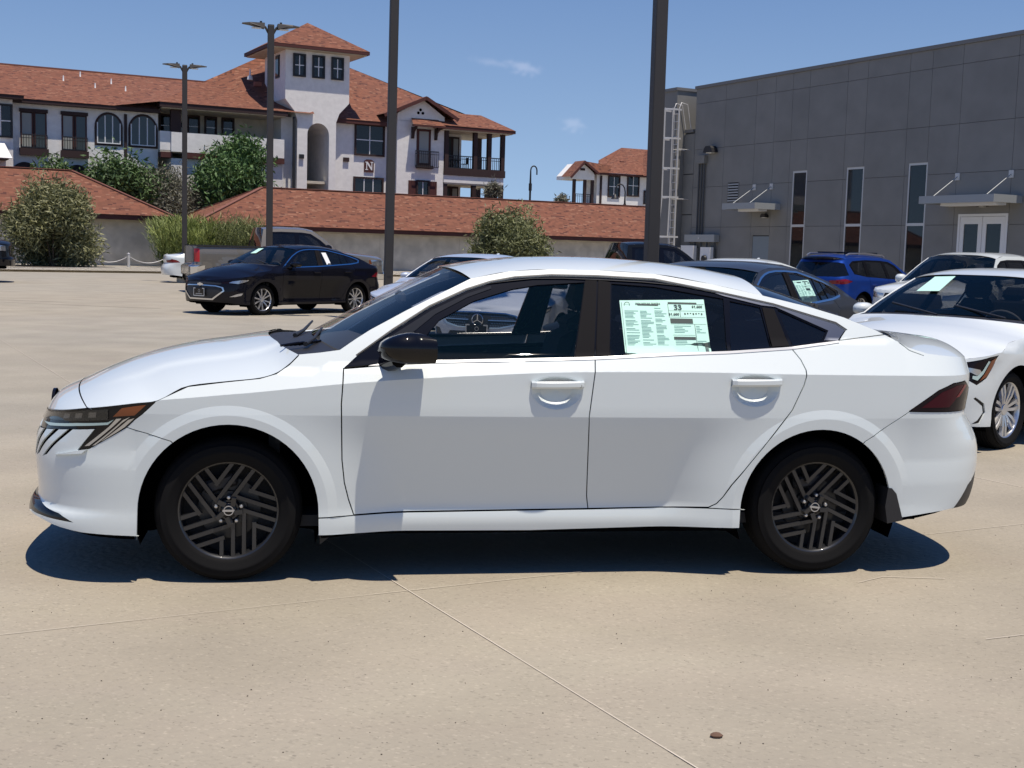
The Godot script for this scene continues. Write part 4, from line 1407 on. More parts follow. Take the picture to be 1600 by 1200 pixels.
func bush(called: String, label: String, category: String, at: Vector3, w: float, h: float, count: int, cols: Array, leaf: Array, stems: int, low: float, shape: int, group := "") -> void:
	var r := RandomNumberGenerator.new()
	r.seed = hash(label)
	var o := base(called, label, category, at, 0.0, group)
	var trunk := mb()
	var ends := []
	for k in stems:
		var a := TAU * k / stems + r.randf() * 0.7
		var e := Vector3(cos(a) * w * r.randf_range(0.12, 0.33), h * r.randf_range(0.55, 0.85), sin(a) * w * r.randf_range(0.12, 0.33))
		var m := e * 0.45 + Vector3(r.randfn(0, 0.05) * w, h * 0.06, r.randfn(0, 0.05) * w)
		var t0 := 0.035 * h / sqrt(float(stems))
		tube(trunk, [Vector3(cos(a) * t0, -0.05, sin(a) * t0), m * 0.5, m, e], [t0, t0 * 0.75, t0 * 0.55, t0 * 0.15], 6)
		ends.append(e)
		for j in 4:
			var f := r.randf_range(0.35, 0.9)
			var b := m.lerp(e, f)
			var tip := b + Vector3(r.randfn(0, 0.16) * w, r.randf_range(0.02, 0.2) * h, r.randfn(0, 0.16) * w)
			tube(trunk, [b, b.lerp(tip, 0.5) + Vector3(0, 0.02 * h, 0), tip], [t0 * 0.3, t0 * 0.2, t0 * 0.07], 5)
			ends.append(tip)
	obj("trunk", trunk, M.bark, o)
	# crown: clumps on an uneven shell plus loose sprays
	var lm := leaf_cluster(leaf[3], leaf[0], leaf[1], leaf[2], leaf[4], r)
	var mm := MultiMesh.new()
	mm.transform_format = MultiMesh.TRANSFORM_3D
	mm.use_colors = true
	mm.mesh = lm
	mm.instance_count = count
	var lobes := []
	var nl := 15 if low > 0.06 else 26
	for k in nl:
		var a := r.randf() * TAU
		var y := pow(r.randf(), 1.35 if low < 0.06 else 1.0)
		var rad := 0.36 * sqrt(maxf(0.05, 1.0 - pow(absf(y * 2.0 - 0.85), 2.0) * 0.75)) if shape == 0 else 0.30
		lobes.append([Vector3(cos(a) * w * rad * sqrt(r.randf_range(0.3, 1.0)), low * h + (1.0 - low) * h * ((0.12 if low > 0.06 else 0.05) + 0.74 * y), sin(a) * w * rad * sqrt(r.randf_range(0.3, 1.0))), r.randf_range(0.15, 0.27) * minf(w, h), r.randf()])
	for i in count:
		var p: Vector3
		var tone := r.randf()
		if shape == 1:
			# feathery upright wands
			var a := r.randf() * TAU
			var rr := sqrt(r.randf()) * 0.5
			var up := r.randf()
			p = Vector3(cos(a) * w * rr * (0.55 + 0.5 * up), h * up * (1.0 - rr * 0.75 * r.randf()), sin(a) * w * rr * (0.55 + 0.5 * up))
		else:
			var l: Array = lobes[r.randi() % lobes.size()]
			var d := Vector3(r.randfn(0, 1), r.randfn(0, 1), r.randfn(0, 1)).normalized()
			var k := pow(r.randf(), 0.45) * (1.0 + 0.35 * maxf(0.0, r.randfn(0, 1)) * 0.6)
			p = (l[0] as Vector3) + d * float(l[1]) * k
			tone = clampf(float(l[2]) * 0.5 + tone * 0.6, 0.0, 1.0)
			p.y = maxf(p.y, low * h * 0.6 + 0.03 * h)
		var bs := Basis.from_euler(Vector3(r.randf() * TAU, r.randf() * TAU, r.randf() * TAU)) if shape == 0 else Basis(Vector3.UP, r.randf() * TAU)
		mm.set_instance_transform(i, Transform3D(bs * r.randf_range(0.7, 1.3), p))
		var c0: Color = cols[0]
		var c1: Color = cols[1]
		mm.set_instance_color(i, c0.lerp(c1, tone))
	var mi := MultiMeshInstance3D.new()
	mi.name = "crown"
	mi.multimesh = mm
	var lf := mat(Color.WHITE, 0.6)
	lf.vertex_color_use_as_albedo = true
	lf.backlight_enabled = true
	lf.backlight = Color(0.35, 0.4, 0.2)
	lf.cull_mode = BaseMaterial3D.CULL_DISABLED
	mi.material_override = lf
	mi.set_meta("kind", "stuff")
	o.add_child(mi, true)


func build_plants() -> void:
	var olive := [Color(0.062, 0.076, 0.030), Color(0.290, 0.285, 0.140)]
	var green := [Color(0.026, 0.060, 0.018), Color(0.110, 0.185, 0.060)]
	var greyg := [Color(0.062, 0.064, 0.048), Color(0.20, 0.195, 0.145)]
	var lime := [Color(0.075, 0.11, 0.022), Color(0.29, 0.34, 0.09)]
	var mid := [Color(0.055, 0.068, 0.027), Color(0.245, 0.26, 0.115)]
	for e in [[10.75, 74.0, 3.3], [38.0, 72.0, 3.2]]:
		var mu := mb()
		var at := town(e[0], 0.118, e[1])
		for k in 20:
			var a0 := TAU * k / 20.0
			var a1 := TAU * (k + 1) / 20.0
			var r0: float = e[2] * (1.0 + 0.1 * sin(a0 * 3.0 + e[0]))
			var r1: float = e[2] * (1.0 + 0.1 * sin(a1 * 3.0 + e[0]))
			tri(mu, at, at + Vector3(cos(a1) * r1, 0, sin(a1) * r1), at + Vector3(cos(a0) * r0, 0, sin(a0) * r0))
		var mo := struct("mulch_ground", mu, M.mulch)
		mo.set_meta("kind", "structure")
	bush("olive_bush", "large round olive green bush in front of the left garage", "bush", town(10.75, 0.08, 74.0), 5.0, 4.85, 3000, olive, [0.5, 0.34, 0.07, 9, 0.25], 7, 0.03, 0, "bushes in front of the garages")
	bush("olive_bush", "loose leafy bush in front of the long garage, above the white roof", "bush", town(38.0, 0.08, 72.0), 5.6, 4.5, 2200, mid, [0.5, 0.34, 0.08, 8, 0.1], 7, 0.05, 0, "bushes in front of the garages")
	bush("feathery_shrub", "bright yellow green feathery shrub behind the tailgate of the pickup", "shrub", town(18.7, 0.08, 77.5), 4.0, 2.9, 1300, lime, [0.35, 0.55, 0.035, 7, -1.6], 9, 0.0, 1, "feathery shrubs between the garages")
	bush("feathery_shrub", "feathery green shrub close behind the pickup cab", "shrub", town(22.0, 0.08, 77.8), 4.2, 2.9, 1200, [Color(0.06, 0.085, 0.02), Color(0.21, 0.23, 0.085)], [0.35, 0.55, 0.035, 7, -1.6], 8, 0.0, 1, "feathery shrubs between the garages")
	bush("leafy_tree", "dark green leafy tree rising behind the left garage roof", "tree", town(17.0, 0, 89.6), 6.6, 7.0, 2000, green, [0.6, 0.42, 0.13, 9, 0.2], 5, 0.25, 0, "trees between garage and apartments")
	bush("leafy_tree", "small green treetop below the left french windows", "tree", town(13.2, 0, 89.8), 3.2, 6.75, 700, green, [0.5, 0.4, 0.12, 9, 0.2], 4, 0.4, 0, "trees between garage and apartments")
	bush("grey_tree", "grey green tree between the two green ones", "tree", town(20.9, 0, 89.2), 5.8, 6.9, 1700, greyg, [0.6, 0.36, 0.06, 9, 0.1], 6, 0.15, 0, "trees between garage and apartments")
	bush("leafy_tree", "tallest green tree, below the white balcony parapet", "tree", town(25.4, 0, 89.4), 6.4, 8.9, 2300, [Color(0.026, 0.068, 0.020), Color(0.115, 0.21, 0.062)], [0.6, 0.42, 0.12, 9, 0.1], 5, 0.2, 0, "trees between garage and apartments")
	bush("far_bush", "small far green bush beside the far porch", "bush", town(72.0, 0, 124.0), 2.6, 8.2, 500, greyg, [0.5, 0.4, 0.12, 8, 0.1], 4, 0.5, 0)
	bush("palm_tuft", "small brownish green tuft above the garage roof end", "bush", town(46.0, 0, 90.0), 1.3, 7.1, 200, greyg, [0.4, 0.4, 0.06, 8, 0.1], 2, 0.75, 0)


func build_debris() -> void:
	var st := mb()
	lathe(st, [Vector2(0.0, 0.0), Vector2(0.014, 0.002), Vector2(0.017, 0.009), Vector2(0.009, 0.017), Vector2(0.0, 0.019)], Vector3.ZERO, Vector3.UP, 7, true)
	var s := obj("pebble", st, mat(lin(0.13, 0.075, 0.05), 0.9))
	s.position = Vector3(0.66, 0.001, -3.79)
	s.scale = Vector3(1.25, 0.8, 0.9)
	tag(s, "small brown stone lying on the concrete at lower right", "stone")
	var r := RandomNumberGenerator.new()
	r.seed = 77
	var gm := mb()
	for k in 260:
		var z := -r.randf_range(3.1, 7.5)
		var x := r.randf_range(-0.42, 0.42) * -z
		var q := r.randf_range(0.0012, 0.0035)
		cbox(gm, Transform3D(Basis(Vector3.UP, r.randf() * 6.0), Vector3(x, q * 0.5, z)), Vector3(q * 1.6, q, q), q * 0.3)
	var go := obj("grit", gm, mat(lin(0.10, 0.085, 0.07), 0.9))
	tag(go, "scattered fine dark grit on the near concrete", "grit")
	go.set_meta("kind", "stuff")


# ------------------------------------------------------------------ vehicles
# A body is a skin over (s, y): s runs along the side from the middle of the nose round the corner, along the flank
# and round to the middle of the tail; y is height. Panels are outlines on that skin; hoods, roofs and decks are lofts.
class Body:
	var xF := -0.38
	var xR := 3.12
	var LS := 1.0
	var LR := 0.9
	var nF := 2.5
	var nR := 2.7
	var px := PackedFloat32Array([-0.45, -0.2, 0.3, 1.0, 1.8, 2.4, 2.9, 3.2])
	var pz := PackedFloat32Array([0.875, 0.892, 0.903, 0.908, 0.908, 0.905, 0.893, 0.875])
	var ny := PackedFloat32Array([0.14, 0.20, 0.25, 0.30, 0.325, 0.36, 0.42, 0.5, 0.58, 0.65, 0.70, 0.735, 0.76, 0.80, 0.9])
	var nx := PackedFloat32Array([-0.89, -0.935, -0.95, -0.935, -0.90, -0.900, -0.905, -0.91, -0.905, -0.88, -0.855, -0.845, -0.85, -0.82, -0.75])
	var ty := PackedFloat32Array([0.2, 0.28, 0.34, 0.40, 0.45, 0.52, 0.60, 0.68, 0.77, 0.86, 0.92, 1.0, 1.06, 1.12])
	var tx := PackedFloat32Array([3.61, 3.68, 3.72, 3.735, 3.74, 3.745, 3.735, 3.69, 3.63, 3.645, 3.65, 3.64, 3.62, 3.55])
	var iy := PackedFloat32Array([0.15, 0.21, 0.27, 0.33, 0.36, 0.45, 0.60, 0.70, 0.7485, 0.7495, 0.80, 0.88])
	var ii := PackedFloat32Array([0.135, 0.112, 0.104, 0.112, 0.108, 0.086, 0.044, 0.0145, 0.0019, 0.0017, 0.0, 0.0])
	var kx := PackedFloat32Array([-0.4, 0.12, 0.49, 0.80, 1.6, 2.1, 2.55, 3.4])
	var ky := PackedFloat32Array([0.797, 0.847, 0.887, 0.913, 0.952, 0.956, 0.952, 0.95])
	var b0 := 0.945
	var b1 := 0.0625
	var ax := [0.005, 2.706]
	var wr := 0.318
	var ar := 0.385
	var shoulder := 0.62
	var tum := 0.52
	var tum2 := 0.20
	var lip := 0.012
	var sharp := false
	var low_line := 0.749
	var host: Node3D
	var cache := {}

	func mid(x: float, y: float) -> float:
		var p: float = host.hs(x, px, pz)
		var b := b0 + (clampf(x, -0.5, 3.2) - 0.5) * b1
		var cr: float = host.hs(x, kx, ky)
		var g: float = host.hs(minf(y, iy[iy.size() - 1]), iy, ii)
		var arch := 0.0
		var fl := 0.0
		for a in ax:
			var dy := y - wr
			if dy < 0.0:
				dy *= 0.35
			var r := Vector2(x - a, dy).length()
			arch = maxf(arch, 1.0 - host.sm(ar + 0.01, ar + 0.40, r))
			fl = maxf(fl, clampf((ar + 0.085 - r) / 0.042, 0.0, 1.0) if sharp else 1.0 - host.sm(ar + 0.03, ar + 0.125, r))
		g = g * (1.0 - 0.75 * arch) - lip * fl
		var up := maxf(y - cr, 0.0)
		var ub := maxf(y - b, 0.0)
		g += shoulder * minf(up, b - cr + 0.02) * (1.0 if sharp else host.sm(0.0, 0.03, up)) + tum * ub + tum2 * ub * ub
		return p - g

	func pt(q: float, y: float) -> Vector3:
		if q < xF:
			var w := mid(xF, y)
			var a := minf((xF - q) / LS, 1.0) * PI * 0.5
			var c := cos(a)
			var s := sin(a)
			var r := pow(pow(maxf(c, 0.0), nF) + pow(s, nF), -1.0 / nF)
			return Vector3(xF - (xF - host.hs(y, ny, nx)) * r * s, y, w * r * maxf(c, 0.0))
		if q > xR:
			var w := mid(xR, y)
			var a := minf((q - xR) / LR, 1.0) * PI * 0.5
			var c := cos(a)
			var s := sin(a)
			var r := pow(pow(maxf(c, 0.0), nR) + pow(s, nR), -1.0 / nR)
			return Vector3(xR + (host.hs(y, ty, tx) - xR) * r * s, y, w * r * maxf(c, 0.0))
		return Vector3(q, y, mid(q, y))

	func arch_r(q: float, y: float, a: float) -> float:
		var dy := y - wr
		if dy < 0.0:
			dy *= 0.35
		return Vector2(q - a, dy).length()

	# whether a point lies on one of the creases, where the two sides have different normals
	func on_crease(q: float, y: float) -> bool:
		if q < xF - 0.1 or q > xR + 0.5:
			return false
		if absf(y - low_line) < 0.0022 or absf(y - host.hs(q, kx, ky)) < 0.0022:
			return true
		for a in ax:
			var r := arch_r(q, y, a)
			if absf(r - ar - 0.085) < 0.0022 or absf(r - ar - 0.043) < 0.0022:
				return true
		return false

	# outlines that cut panels along the creases
	func cutters() -> Array:
		var out := []
		var line := PackedVector2Array()
		for k in 61:
			var x := lerpf(-1.5, 4.2, k / 60.0)
			line.append(Vector2(x, host.hs(x, kx, ky)))
		line.append(Vector2(4.2, 2.0))
		line.append(Vector2(-1.5, 2.0))
		out.append(line)
		out.append(PackedVector2Array([Vector2(-1.5, low_line), Vector2(4.2, low_line), Vector2(4.2, 2.2), Vector2(-1.5, 2.2)]))
		for a in ax:
			for rr in [ar + 0.043, ar + 0.085]:
				var p := PackedVector2Array()
				for k in 61:
					var an := PI * k / 60.0
					p.append(Vector2(a + cos(an) * rr, wr + sin(an) * rr))
				for k in range(1, 9):
					var an := PI * 0.5 * k / 8.0
					p.append(Vector2(a - cos(an) * rr, wr - sin(an) * rr / 0.35))
				for k in range(1, 8):
					var an := PI * 0.5 * (1.0 - k / 8.0)
					p.append(Vector2(a + cos(an) * rr, wr - sin(an) * rr / 0.35))
				out.append(p)
		return out

	func at(q: float, y: float) -> Array:
		var key := Vector2i(roundi(q * 8192.0), roundi(y * 8192.0))
		if cache.has(key):
			return cache[key]
		var p := pt(q, y)
		var e := 0.0016 if sharp else 0.006
		var q0 := maxf(q - e, xF - LS)
		var q1 := minf(q + e, xR + LR)
		var n := (pt(q1, y) - pt(q0, y)).cross(pt(q, y + e) - pt(q, y - e))
		n = -n if n.z < 0.0 else n
		if q < xF - LS * 0.9 and n.x > 0.0 and absf(n.z) < absf(n.x):
			n = -n
		if q > xR + LR * 0.9 and n.x < 0.0 and absf(n.z) < absf(n.x):
			n = -n
		var out := [p, n.normalized()]
		cache[key] = out
		return out

	func near_normal(p: Vector2, g: Vector2) -> Vector3:
		var d := g - p
		var l := d.length()
		if l < 1e-5:
			return at(p.x, p.y)[1]
		var v := p + d / l * minf(0.0095, l)
		return at(v.x, v.y)[1]


func flip_z(v: Vector3, s: float) -> Vector3:
	return Vector3(v.x, v.y, v.z * s)


# lay the outlines `plus` without `minus` on the skin
func skin(st: SurfaceTool, c: Body, plus: Array, minus: Array, off: float, side: float, sx: float, sy: float, skirt: float) -> void:
	for poly in plus:
		var pg: PackedVector2Array = poly
		var lo := pg[0]
		var hi := pg[0]
		for p in pg:
			lo = lo.min(p)
			hi = hi.max(p)
		var edges := []
		for one in [pg] + minus:
			for i in one.size():
				var a: Vector2 = one[i]
				var b: Vector2 = one[(i + 1) % one.size()]
				var r := Rect2(a.min(b), (a - b).abs()).grow(0.0005)
				if r.intersects(Rect2(lo, hi - lo).grow(0.001)):
					edges.append(r)
		var i0 := floori(lo.x / sx)
		var i1 := floori(hi.x / sx)
		var j0 := floori(lo.y / sy)
		var j1 := floori(hi.y / sy)
		for i in range(i0, i1 + 1):
			var col := Rect2(i * sx, lo.y - 1.0, sx, hi.y - lo.y + 2.0)
			var near := []
			for e in edges:
				if col.intersects(e):
					near.append(e)
			for j in range(j0, j1 + 1):
				var cell := Rect2(i * sx, j * sy, sx, sy)
				var cut := false
				for e in near:
					if cell.intersects(e):
						cut = true
						break
				var quad_ := PackedVector2Array([cell.position, cell.position + Vector2(sx, 0), cell.position + Vector2(sx, sy), cell.position + Vector2(0, sy)])
				if not cut:
					var mid := cell.get_center()
					var inside := Geometry2D.is_point_in_polygon(mid, pg)
					if inside:
						for m in minus:
							if Geometry2D.is_point_in_polygon(mid, m):
								inside = false
								break
					if inside:
						skin_tri(st, c, quad_[0], quad_[1], quad_[2], off, side)
						skin_tri(st, c, quad_[0], quad_[2], quad_[3], off, side)
					continue
				var pieces: Array = Geometry2D.intersect_polygons(quad_, pg)
				for m in minus:
					var next := []
					for q in pieces:
						next.append_array(clipped(q, m))
					pieces = next
				for q in pieces:
					var idx := Geometry2D.triangulate_polygon(q)
					for t in range(0, idx.size(), 3):
						skin_tri(st, c, q[idx[t]], q[idx[t + 1]], q[idx[t + 2]], off, side)
		if skirt > 0.0:
			rims_only(st, c, [pg], minus, off, side, sx, skirt)


func rims_only(st: SurfaceTool, c: Body, plus: Array, minus: Array, off: float, side: float, sx: float, skirt: float) -> void:
	for one_ in plus:
		var pg: PackedVector2Array = one_
		if skirt > 0.0:
			var rims := [pg]
			for m in minus:
				rims.append(m)
			for k in rims.size():
				var one: PackedVector2Array = rims[k]
				for i in one.size():
					var a := one[i]
					var b := one[(i + 1) % one.size()]
					var steps := maxi(1, ceili(a.distance_to(b) / sx))
					for s in steps:
						var u := a.lerp(b, float(s) / steps)
						var v := a.lerp(b, float(s + 1) / steps)
						var mid := (u + v) * 0.5
						var skip := k > 0 and not Geometry2D.is_point_in_polygon(mid, pg)
						for k2 in range(1, rims.size()):
							if k2 != k and Geometry2D.is_point_in_polygon(mid, rims[k2]):
								skip = true
								break
						if skip:
							continue
						var A := c.at(u.x, u.y)
						var B := c.at(v.x, v.y)
						var a0: Vector3 = flip_z(A[0] + A[1] * off, side)
						var b0: Vector3 = flip_z(B[0] + B[1] * off, side)
						var a1: Vector3 = flip_z(A[0] + A[1] * (off - skirt), side)
						var b1: Vector3 = flip_z(B[0] + B[1] * (off - skirt), side)
						quad(st, a0, b0, b1, a1)


# a polygon less another; where the hole lies wholly inside, the polygon is first halved through it
func clipped(q: PackedVector2Array, m: PackedVector2Array) -> Array:
	var got: Array = Geometry2D.clip_polygons(q, m)
	var holed := false
	for p in got:
		if Geometry2D.is_polygon_clockwise(p) != Geometry2D.is_polygon_clockwise(q):
			holed = true
	if not holed:
		return got
	var x := 0.0
	for p in m:
		x += p.x / m.size()
	var big := 50.0
	var out := []
	for half in [rect(-big, -big, x, big), rect(x, -big, big, big)]:
		for piece in Geometry2D.intersect_polygons(q, half):
			for p in Geometry2D.clip_polygons(piece, m):
				out.append(p)
	return out


func skin_tri(st: SurfaceTool, c: Body, p: Vector2, q: Vector2, r: Vector2, off: float, side: float) -> void:
	var A := c.at(p.x, p.y)
	var B := c.at(q.x, q.y)
	var C := c.at(r.x, r.y)
	var nA: Vector3 = A[1]
	var nB: Vector3 = B[1]
	var nC: Vector3 = C[1]
	if c.sharp:
		var g := (p + q + r) / 3.0
		if c.on_crease(p.x, p.y):
			nA = c.near_normal(p, g)
		if c.on_crease(q.x, q.y):
			nB = c.near_normal(q, g)
		if c.on_crease(r.x, r.y):
			nC = c.near_normal(r, g)
	smooth_tri(st, flip_z(A[0] + nA * off, side), flip_z(B[0] + nB * off, side), flip_z(C[0] + nC * off, side), flip_z(nA, side), flip_z(nB, side), flip_z(nC, side))


func grown(p: PackedVector2Array, d: float) -> PackedVector2Array:
	var got := Geometry2D.offset_polygon(p, d, Geometry2D.JOIN_MITER)
	return got[0] if got.size() > 0 else p


# one outline as a part on both flanks; returns the near one
func panel(o: Node, c: Body, called: String, poly, m: Material, minus: Array = [], off := 0.0, gap := 0.0025, skirt := 0.012, step := 1.0, sides: Array = [1.0, -1.0], split := false) -> MeshInstance3D:
	var polys: Array = poly if poly is Array else [poly]
	var shrunk := []
	for p in polys:
		shrunk.append(grown(p, -gap) if gap > 0.0 else p)
	var pieces := shrunk.duplicate()
	if c.sharp and off > -0.0101 and split:
		for k in c.cutters():
			var next := []
			for p in pieces:
				next.append_array(Geometry2D.intersect_polygons(p, k))
				next.append_array(clipped(p, k))
			pieces = next
	var first: MeshInstance3D = null
	for s in sides:
		var st := mb()
		if pieces.size() == shrunk.size():
			skin(st, c, shrunk, minus, off, s, 0.06 * step, 0.04 * step, skirt)
		else:
			skin(st, c, pieces, minus, off, s, 0.06 * step, 0.04 * step, 0.0)
			rims_only(st, c, shrunk, minus, off, s, 0.06 * step, skirt)
		var made := obj(called, st, m, o)
		if first == null:
			first = made
	return first


# a surface across the car between an edge line E of (s, y) and a middle line C of (x, y)
func loft(o: Node, c: Body, called: String, E: Array, C: Array, m: Material, power := 2.6, n := 18, across := 22, lift := 0.0, ledge := 0.0) -> MeshInstance3D:
	var ts := PackedFloat32Array()
	var es := PackedFloat32Array()
	var ey := PackedFloat32Array()
	var cx := PackedFloat32Array()
	var cy := PackedFloat32Array()
	for i in E.size():
		ts.append(float(i))
		es.append(E[i].x)
		ey.append(E[i].y)
		cx.append(C[i].x)
		cy.append(C[i].y)
	var last := float(E.size() - 1)
	var f := func(t: float, u: float) -> Vector3:
		t = clampf(t, 0.0, last)
		var e := c.pt(hs(t, ts, es), hs(t, ts, ey))
		var x := hs(t, ts, cx)
		var y := hs(t, ts, cy)
		var au := absf(u)
		return Vector3(x + (e.x - x) * u * u, e.y + (y - e.y) * (1.0 - pow(au, power)) + ledge * (1.0 - sm(0.58, 0.68, au)) * sm(0.3, 3.0, t), e.z * u)
	var st := mb()
	var P := []
	var N := []
	for i in n + 1:
		var t := last * i / n
		for j in across + 1:
			var u := sin((2.0 * j / across - 1.0) * PI * 0.5)
			var p: Vector3 = f.call(t, u)
			var du := (f.call(t, minf(u + 0.01, 1.0)) as Vector3) - (f.call(t, maxf(u - 0.01, -1.0)) as Vector3)
			var dt := (f.call(t + 0.02, u) as Vector3) - (f.call(t - 0.02, u) as Vector3)
			var nn := dt.cross(du)
			if nn.length() < 1e-9:
				nn = Vector3.UP
			nn = nn.normalized()
			if nn.y < 0.0:
				nn = -nn
			P.append(p + nn * lift)
			N.append(nn)
	var w := across + 1
	for i in n:
		for j in across:
			var a := i * w + j
			smooth_tri(st, P[a], P[a + 1], P[a + w + 1], N[a], N[a + 1], N[a + w + 1])
			smooth_tri(st, P[a], P[a + w + 1], P[a + w], N[a], N[a + w + 1], N[a + w])
	return obj(called, st, m, o)


func vs(a: Array) -> Array:
	var o := []
	for i in range(0, a.size(), 2):
		o.append(Vector2(a[i], a[i + 1]))
	return o


func circle(x: float, y: float, r: float, n := 40) -> PackedVector2Array:
	var p := PackedVector2Array()
	for k in n:
		p.append(Vector2(x + cos(TAU * k / n) * r, y + sin(TAU * k / n) * r))
	return p


# wheel opening: round above the hub, straight down below it
func arch_hole(x: float, y: float, r: float, rx := 1.0) -> PackedVector2Array:
	var p := PackedVector2Array()
	for k in 33:
		var a := PI * k / 32.0
		p.append(Vector2(x + cos(a) * r * rx, y + sin(a) * r))
	p.append(Vector2(x - r * rx * 1.03, -0.2))
	p.append(Vector2(x + r * rx * 1.03, -0.2))
	return p


func tyre(o: Node, r: float, rim: float, width: float) -> MeshInstance3D:
	# turned about z, outer face at z = 0
	var st := mb()
	var w := width
	var prof := [Vector2(rim - 0.012, -0.02), Vector2(rim - 0.004, -0.004), Vector2(rim + 0.010, 0.004), Vector2(rim + (r - rim) * 0.35, 0.010), Vector2(rim + (r - rim) * 0.42, 0.014), Vector2(rim + (r - rim) * 0.47, 0.012), Vector2(rim + (r - rim) * 0.7, 0.008), Vector2(r - 0.030, -0.004), Vector2(r - 0.013, -0.014), Vector2(r - 0.005, -0.026)]
	for g in 4:
		var z := -0.04 - (w - 0.10) * (g + 0.5) / 4.0
		prof.append(Vector2(r, z + 0.012))
		prof.append(Vector2(r - 0.007, z + 0.009))
		prof.append(Vector2(r - 0.007, z + 0.003))
		prof.append(Vector2(r, z))
	prof.append_array([Vector2(r - 0.006, -w + 0.028), Vector2(r - 0.03, -w + 0.004), Vector2(rim, -w)])
	lathe(st, prof, Vector3.ZERO, Vector3(0, 0, 1), 56)
	return obj("tyre", st, M.rubber, o)


# one wheel with its outer face towards +z, hub at the origin
func wheel(r: float, rimr: float, width: float, style: String, turn: float, full := true) -> Node3D:
	var w := Node3D.new()
	w.name = "wheel"
	var spin := Basis(Vector3(0, 0, 1), turn)
	var t := tyre(w, r, rimr, width)
	var rm: Material = M.rim_silver
	if style == "slats":
		rm = M.rim_dark
	# barrel and lip
	var st := mb()
	var face := -0.012
	lathe(st, [Vector2(rimr - 0.004, -0.14), Vector2(rimr - 0.022, -0.10), Vector2(rimr - 0.020, -0.05), Vector2(rimr - 0.012, face - 0.010), Vector2(rimr - 0.003, face + 0.004), Vector2(rimr + 0.003, face + 0.004), Vector2(rimr + 0.005, face - 0.006)], Vector3.ZERO, Vector3(0, 0, 1), 48)
	lathe(st, [Vector2(rimr + 0.006, face + 0.002), Vector2(rimr + 0.002, face + 0.007), Vector2(rimr - 0.010, face + 0.004), Vector2(rimr - 0.016, face - 0.008)], Vector3.ZERO, Vector3(0, 0, 1), 48)
	var rim := st
	var R := rimr - 0.012
	if style == "slats":
		# parallel bars in five fields that meet along slanted seams
		for k in 5:
			var b5 := Basis(Vector3(0, 0, 1), -TAU * k / 5.0) * spin
			for off in [-0.030, 0.019, 0.066, 0.110]:
				# along = straight down before turning; seams as measured on the wheel
				var s1: float = 0.006 + (off - 0.066) * 1.2
				var s0: float = 0.0646 - (off - 0.0147) * 1.58
				var a0 := maxf(maxf(s1, s0), 0.052 if absf(off) < 0.05 else -0.2)
				var a1 := sqrt(maxf(0.0001, R * R - off * off)) + 0.002
				slat(rim, b5, off, a0 - 0.004, a1, face)
		for k in 5:
			var b5 := Basis(Vector3(0, 0, 1), -TAU * k / 5.0) * spin
			var q0 := b5 * Vector3(0.0, -0.03, face - 0.018)
			beam(rim, q0, b5 * Vector3(0.016, -0.062, face - 0.012), 0.05, 0.02)
	else:
		var nsp := 5
		var pair := 0.036
		if style == "seven":
			nsp = 7
			pair = 0.026
		elif style == "multi":
			nsp = 10
			pair = 0.018
		for k in nsp:
			var b5 := Basis(Vector3(0, 0, 1), TAU * k / nsp) * spin
			for sgn in [-1.0, 1.0]:
				var p0 := b5 * Vector3(sgn * pair * 0.35, 0.04, face - 0.022)
				var p1 := b5 * Vector3(sgn * pair, R * 0.62, face - 0.006)
				var p2 := b5 * Vector3(sgn * pair * (1.9 if style == "split" else 1.1), R + 0.004, face - 0.004)
				blade(rim, p0, p1, 0.034, 0.036, 0.024, b5)
				blade(rim, p1, p2, 0.036, 0.034, 0.024, b5)
	lathe(rim, [Vector2(0.0, face - 0.016), Vector2(0.044, face - 0.016), Vector2(0.052, face - 0.03), Vector2(0.052, -0.09)], Vector3.ZERO, Vector3(0, 0, 1), 24)
	obj("rim", rim, rm, w)
	var back := mb()
	lathe(back, [Vector2(rimr - 0.018, -0.10), Vector2(0.0, -0.115)], Vector3.ZERO, Vector3(0, 0, 1), 32)
	obj("inner_well", back, M.rim_well, w)
	if full:
		var d := mb()
		lathe(d, [Vector2(0.135, -0.085), Vector2(0.135, -0.078), Vector2(0.08, -0.076), Vector2(0.078, -0.06), Vector2(0.0, -0.06)], Vector3.ZERO, Vector3(0, 0, 1), 36)
		obj("brake_disc", d, M.disc, w)
		var cl := mb()
		cbox(cl, Transform3D(Basis(Vector3(0, 0, 1), 1.9), Basis(Vector3(0, 0, 1), 1.9) * Vector3(0.118, 0, -0.07)), Vector3(0.06, 0.15, 0.05), 0.012)
		obj("brake_caliper", cl, M.pole, w)
		for k in 5:
			var a := TAU * (k + 0.25) / 5.0 + turn
			var ln := mb()
			lathe(ln, [Vector2(0.0105, -0.02), Vector2(0.0105, 0.004), Vector2(0.007, 0.010), Vector2(0.0, 0.011)], Vector3(cos(a) * 0.0565, sin(a) * 0.0565, face - 0.012), Vector3(0, 0, 1), 6, true)
			obj("lug_nut", ln, M.steel, w)
		var cc := mb()
		lathe(cc, [Vector2(0.036, face - 0.016), Vector2(0.034, face - 0.004), Vector2(0.030, face - 0.001), Vector2(0.0, face + 0.001)], Vector3.ZERO, Vector3(0, 0, 1), 28)
		var cap := obj("centre_cap", cc, M.gloss if style == "slats" else M.rim_silver, w)
		if style == "slats":
			var em := mb()
			lathe(em, [Vector2(0.022, face), Vector2(0.022, face + 0.003), Vector2(0.018, face + 0.003), Vector2(0.018, face)], Vector3.ZERO, Vector3(0, 0, 1), 28)
			box(em, Vector3(-0.026, -0.0045, face), Vector3(0.026, 0.0045, face + 0.0035))
			obj("emblem", em, M.steel, cap)
	w.set_meta("tyre", t.name)
	w.remove_meta("tyre")
	return w


